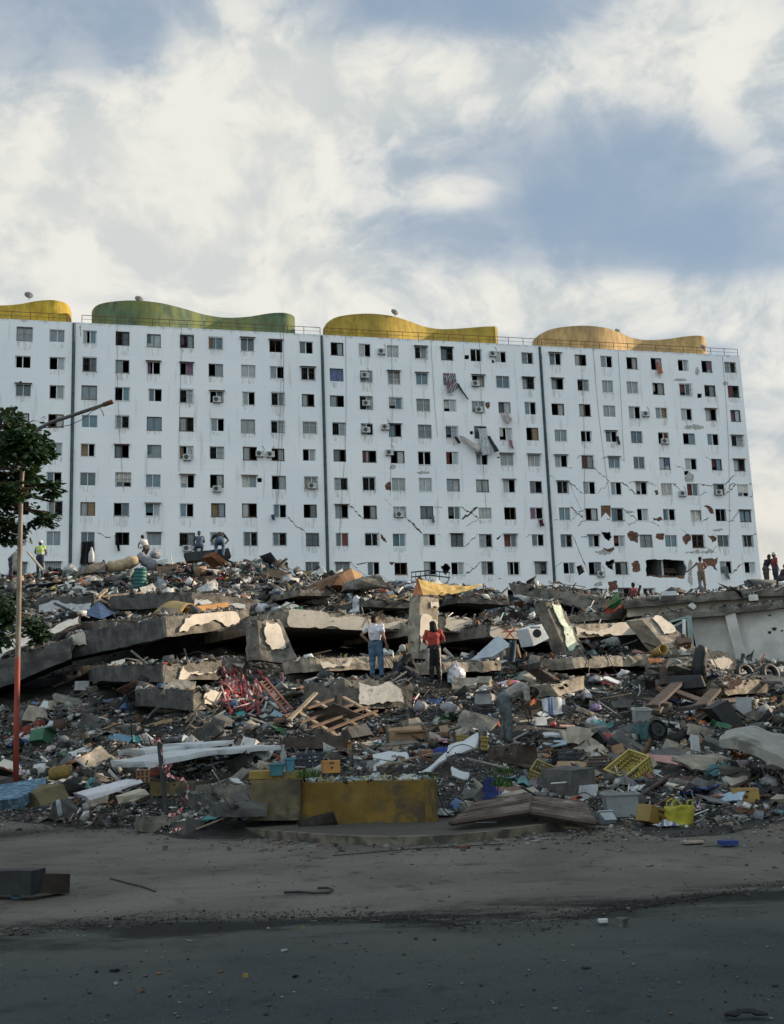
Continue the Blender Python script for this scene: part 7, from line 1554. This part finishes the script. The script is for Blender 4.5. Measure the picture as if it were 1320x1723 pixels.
person('crouching figure reaching out at the very right edge', (1318, 988), 55.8, 1.65, -1.5, pose(pelvis=(0, -.1, .45), waist=(0, 0, .6), chest=(0, .12, .82), neck=(0, .2, .98), head=(0, .24, 1.1), shr=(.18, .14, .92), shl=(-.18, .14, .92), elr=(.2, .42, .75), ell=(-.2, .42, .75), har=(.18, .65, .82), hal=(-.18, .65, .82), hipr=(.09, -.05, .42), hipl=(-.09, -.05, .42), knr=(.16, .35, .5), knl=(-.16, .35, .5), anr=(.12, .2, .08), anl=(-.12, .2, .08)), SK, (.03, .03, .03), (.04, .04, .05), (.01, .01, .01), .02)
# upper left crest
person('worker in hi-vis yellow vest and white helmet with his back turned', (67, 968), 55.0, 1.74, .1, pose(elr=(.28, .08, 1.16), har=(.2, .3, 1.1), ell=(-.28, .08, 1.16), hal=(-.2, .3, 1.1)), SK, (.42, .62, .03), (.03, .04, .07), (.01, .01, .01), .018, helmet=(.7, .7, .7), vest=(.55, .56, .45), sleeve=.35)
person('stooping person with a grey hood carrying a sack, behind the lamp pole', (18, 972), 54.0, 1.70, -.9, pose(pelvis=(0, -.02, .93), waist=(0, .1, 1.06), chest=(0, .26, 1.22), neck=(0, .38, 1.34), head=(0, .46, 1.42), shr=(.19, .3, 1.3), shl=(-.19, .3, 1.3), elr=(.24, .4, 1.02), ell=(-.24, .4, 1.02), har=(.15, .5, .85), hal=(-.15, .5, .85)), SK, (.13, .14, .17), (.04, .05, .07), (.06, .07, .10), .02, sleeves_long=True, longhair=True)
roll([(30, 928), (29, 945), (27, 962)], 53.2, .20, 'pale beige sack hanging from the stooping person at far left', cmat((.36, .31, .26)), 'sack', 'sack')
person('woman in a white blouse leaning over a grey sack on the crest', (246, 945), 54.5, 1.62, .9, pose(pelvis=(0, -.02, .75), waist=(0, .06, .9), chest=(0, .18, 1.08), neck=(0, .26, 1.22), head=(0, .32, 1.34), shr=(.17, .2, 1.17), shl=(-.17, .2, 1.17), elr=(.24, .32, .95), ell=(-.24, .32, .95), har=(.12, .5, .85), hal=(-.12, .5, .85), hipr=(.09, -.02, .7), hipl=(-.09, -.02, .7), knr=(.12, .2, .4), knl=(-.12, .2, .4), anr=(.11, .0, .08), anl=(-.11, .0, .08)), SKL, (.60, .57, .54), (.10, .07, .06), (.01, .01, .01), .018)
person('person in a blue jacket crouching on the crest beside the bending man', (336, 932), 54.8, 1.70, .3, pose(pelvis=(0, -.1, .40), waist=(0, 0, .56), chest=(0, .08, .78), neck=(0, .12, .95), head=(0, .14, 1.08), shr=(.18, .1, .88), shl=(-.18, .1, .88), elr=(.26, .25, .68), ell=(-.26, .25, .68), har=(.16, .45, .6), hal=(-.16, .45, .6), hipr=(.09, -.05, .38), hipl=(-.09, -.05, .38), knr=(.18, .3, .5), knl=(-.18, .3, .5), anr=(.14, .15, .08), anl=(-.14, .15, .08)), SKL, (.05, .08, .13), (.03, .05, .09), (.05, .06, .08), .018, sleeves_long=True)
person('man in black shirt and white cap bending, hands on his knees', (370, 937), 54.2, 1.80, .15, pose(pelvis=(0, -.15, .80), waist=(0, -.02, .92), chest=(0, .18, 1.05), neck=(0, .32, 1.12), head=(0, .42, 1.16), shr=(.24, .2, 1.06), shl=(-.24, .2, 1.06), elr=(.42, .22, .84), ell=(-.42, .22, .84), har=(.22, .25, .62), hal=(-.22, .25, .62), hipr=(.10, -.15, .76), hipl=(-.10, -.15, .76), knr=(.18, .12, .5), knl=(-.18, .12, .5), anr=(.16, -.05, .08), anl=(-.16, -.05, .08)), SK, (.015, .015, .018), (.06, .12, .20), (.01, .01, .01), .018, cap=(.5, .5, .5), sleeve=.6)
person('small figure in dark red half hidden by rubble, right of the flag', (1070, 1018), 48.0, 1.55, .3, pose(pelvis=(0, 0, .4), waist=(0, 0, .5), chest=(0, .05, .68), neck=(0, .08, .84), head=(0, .1, .97), shr=(.17, .06, .78), shl=(-.17, .06, .78), elr=(.23, .15, .55), ell=(-.23, .15, .55), har=(.18, .3, .5), hal=(-.18, .3, .5), hipr=(.09, 0, .38), hipl=(-.09, 0, .38), knr=(.16, .3, .42), knl=(-.16, .3, .42), anr=(.12, .2, .08), anl=(-.12, .2, .08)), SK, (.22, .03, .03), (.03, .03, .03), (.01, .01, .01), .02)
# ================================================================== LAMP POLE
ls = root('street_lamp', P(27, 1316, 19.2), 'bent street lamp pole with a rusty red lower half, no lamp head left', 'street lamp')
def paint_pole():
    m = bpy.data.materials.new('pole_paint'); m.use_nodes = True; t = NT(m.node_tree); out = t.n('ShaderNodeOutputMaterial'); b = t.n('ShaderNodeBsdfPrincipled'); t.l(b.outputs[0], out.inputs[0]); g = t.n('ShaderNodeNewGeometry'); sp = t.n('ShaderNodeSeparateXYZ'); t.l(g.outputs['Position'], sp.inputs[0])
    n = t.noise(t.v('MULTIPLY', g.outputs['Position'], (6, 6, 1.2)), 2, 6, .6); zb = P(30, 1112, 19.2).z
    f = t.mr(t.m('ADD', sp.outputs[2], t.m('MULTIPLY', t.m('SUBTRACT', n, .5), .3)), zb-.02, zb+.12)
    red = t.mix(t.mr(n, .5, .65), (.26, .040, .022), (.17, .025, .015)); up = t.mix(t.mr(n, .45, .6), (.19, .165, .13), (.12, .08, .05)); t.l(t.mix(f, red, up), b.inputs['Base Color']); b.inputs['Roughness'].default_value = .6; return m
M_POLE = paint_pole(); mb = MB(); mb.smooth = True
mb.path([P(26.5, 1320, 19.2), P(28, 1200, 19.2), P(31, 1050, 19.2), P(35, 850, 19.2), P(37, 800, 19.2), P(41, 765, 19.2)], [.050, .049, .046, .040, .038, .036], 12); obj('pole', mb, M_POLE, ls)
mb = MB(); mb.smooth = True; mb.path([P(41, 766, 19.2), P(48, 742, 19.2), P(64, 722, 19.2), P(85, 711, 19.2), P(130, 696, 19.2), P(190, 676, 19.2)], [.036, .036, .036, .034, .033, .033], 10); obj('arm', mb, mat('dull_steel', (.09, .085, .08), .7, .3, 8, .2), ls)
mb = MB(); mb.tube(P(174, 681, 19.2), P(190, 675.5, 19.2), .042, n=10); obj('arm_sleeve', mb, M_RUST, ls)
mb = MB(); mb.path([P(x, y, 19.1) for x, y in ((70, 720), (95, 719), (118, 715), (138, 706), (155, 692), (168, 686), (172, 692), (175, 700))], .008, 4); obj('loose_wire', mb, M_BLACK, ls)
# ================================================================== TREE AT THE LEFT
tr = root('tree', (-9.5, 19.5, 0), 'dark green broad leaved tree reaching in from the left edge around the lamp pole', 'tree')
BL_ = [(-150, 760, 19.5, 120), (30, 790, 18.5, 34), (48, 755, 18.5, 24), (22, 750, 18.5, 28), (30, 820, 18.6, 20), (50, 830, 18.7, 14), (15, 700, 19.3, 22), (70, 770, 18.9, 16), (8, 715, 18.7, 26), (35, 735, 18.5, 20), (-60, 770, 19.8, 95), (0, 735, 19.8, 42), (44, 716, 19.8, 26), (58, 745, 19.8, 26), (15, 790, 19.8, 50), (66, 800, 19.8, 20), (88, 822, 19.8, 15), (40, 812, 19.9, 26), (-40, 850, 19.8, 70), (10, 855, 19.9, 32), (55, 858, 19.8, 22), (80, 872, 19.8, 16), (14, 896, 19.7, 24), (48, 898, 19.8, 11), (-60, 930, 19.8, 46), (-30, 1030, 19.9, 50), (20, 1020, 19.9, 28), (52, 1046, 19.9, 20), (10, 1060, 19.9, 34), (68, 1068, 19.9, 13), (88, 845, 19.8, 10)]
tk = MB(); tk.smooth = True
tp0 = Vector((-9.5, 19.5, -.1)); tc_ = P(-150, 900, 19.6)
tk.path([tp0, tp0+Vector((.3, 0, 1.2)), tc_, P(-140, 800, 19.6), P(-120, 740, 19.5)], [.24, .19, .15, .11, .05], 10)
for (x, y, D, r) in BL_[1:]:
    c = P(x, y, D); s = P(-150, 830 if y < 960 else 1000, 19.6); mid = s.lerp(c, .5)+Vector((0, 0, .25)); tk.path([s, mid, c], [.07, .035, .012], 6)
    for i in range(5): e = c+Vector((random.uniform(-1, 1), random.uniform(-1, 1), random.uniform(-1, 1)))*r*D/FPX*.8; tk.path([mid.lerp(c, .6), c.lerp(e, .5)+Vector((0, 0, .05)), e], [.014, .01, .004], 4)
obj('trunk', tk, mat('bark', (.075, .055, .04), .9, .3, 8, .5), tr)
lf = MB()
def leaf(p, L, ax, drop):
    s = ax.cross(Vector((0, 0, 1)));
    if s.length < .1: s = Vector((1, 0, 0))
    s = s.normalized(); s = (s+Vector((0, 0, random.uniform(-.5, .5)))).normalized(); d = (ax+Vector((0, 0, -drop))).normalized(); k = len(lf.v); n = d.cross(s)
    for t, w, z in ((0, 0, 0), (.3, .26, .05), (.3, -.26, .05), (.7, .24, 0), (.7, -.24, 0), (1, 0, -.08), (.5, 0, -.03)): lf.av(p+d*L*t+s*w*L+n*z*L)
    lf.af((k, k+2, k+6)); lf.af((k, k+6, k+1)); lf.af((k+2, k+4, k+6)); lf.af((k+1, k+6, k+3)); lf.af((k+4, k+5, k+6)); lf.af((k+3, k+6, k+5))
for (x, y, D, r) in BL_:
    c = P(x, y, D); R_ = r*D/FPX; n = int(34+R_*R_*900)
    for i in range(n):
        v = Vector((random.gauss(0, 1), random.gauss(0, 1), random.gauss(0, 1))).normalized(); q = c+Vector((v.x, v.y*1.1, v.z*.85))*R_*random.uniform(.25, 1.0)**.5*random.choice([1, 1, 1, 1.18])
        if nz(q, 2.6) > .08: continue
        for j in range(3): leaf(q+Vector((random.uniform(-.05, .05),)*3), random.uniform(.10, .17), Vector((v.x+random.uniform(-.8, .8), v.y+random.uniform(-.8, .8), random.uniform(-.2, .5))), random.uniform(.1, 1.1))
m = bpy.data.materials.new('leaf_green'); m.use_nodes = True; t = NT(m.node_tree); out = t.n('ShaderNodeOutputMaterial'); b = t.n('ShaderNodeBsdfPrincipled'); g = t.n('ShaderNodeNewGeometry'); r1 = g.outputs['Random Per Island']
t.l(t.mix(r1, (.012, .030, .016), (.034, .066, .026)), b.inputs['Base Color']); b.inputs['Roughness'].default_value = .45; b.inputs['Specular IOR Level'].default_value = .4
tl = t.n('ShaderNodeBsdfTranslucent'); tl.inputs[0].default_value = (.03, .08, .015, 1); mx = t.n('ShaderNodeMixShader'); mx.inputs[0].default_value = .18; t.l(b.outputs[0], mx.inputs[1]); t.l(tl.outputs[0], mx.inputs[2]); t.l(mx.outputs[0], out.inputs[0])
obj('crown', lf, m, tr)
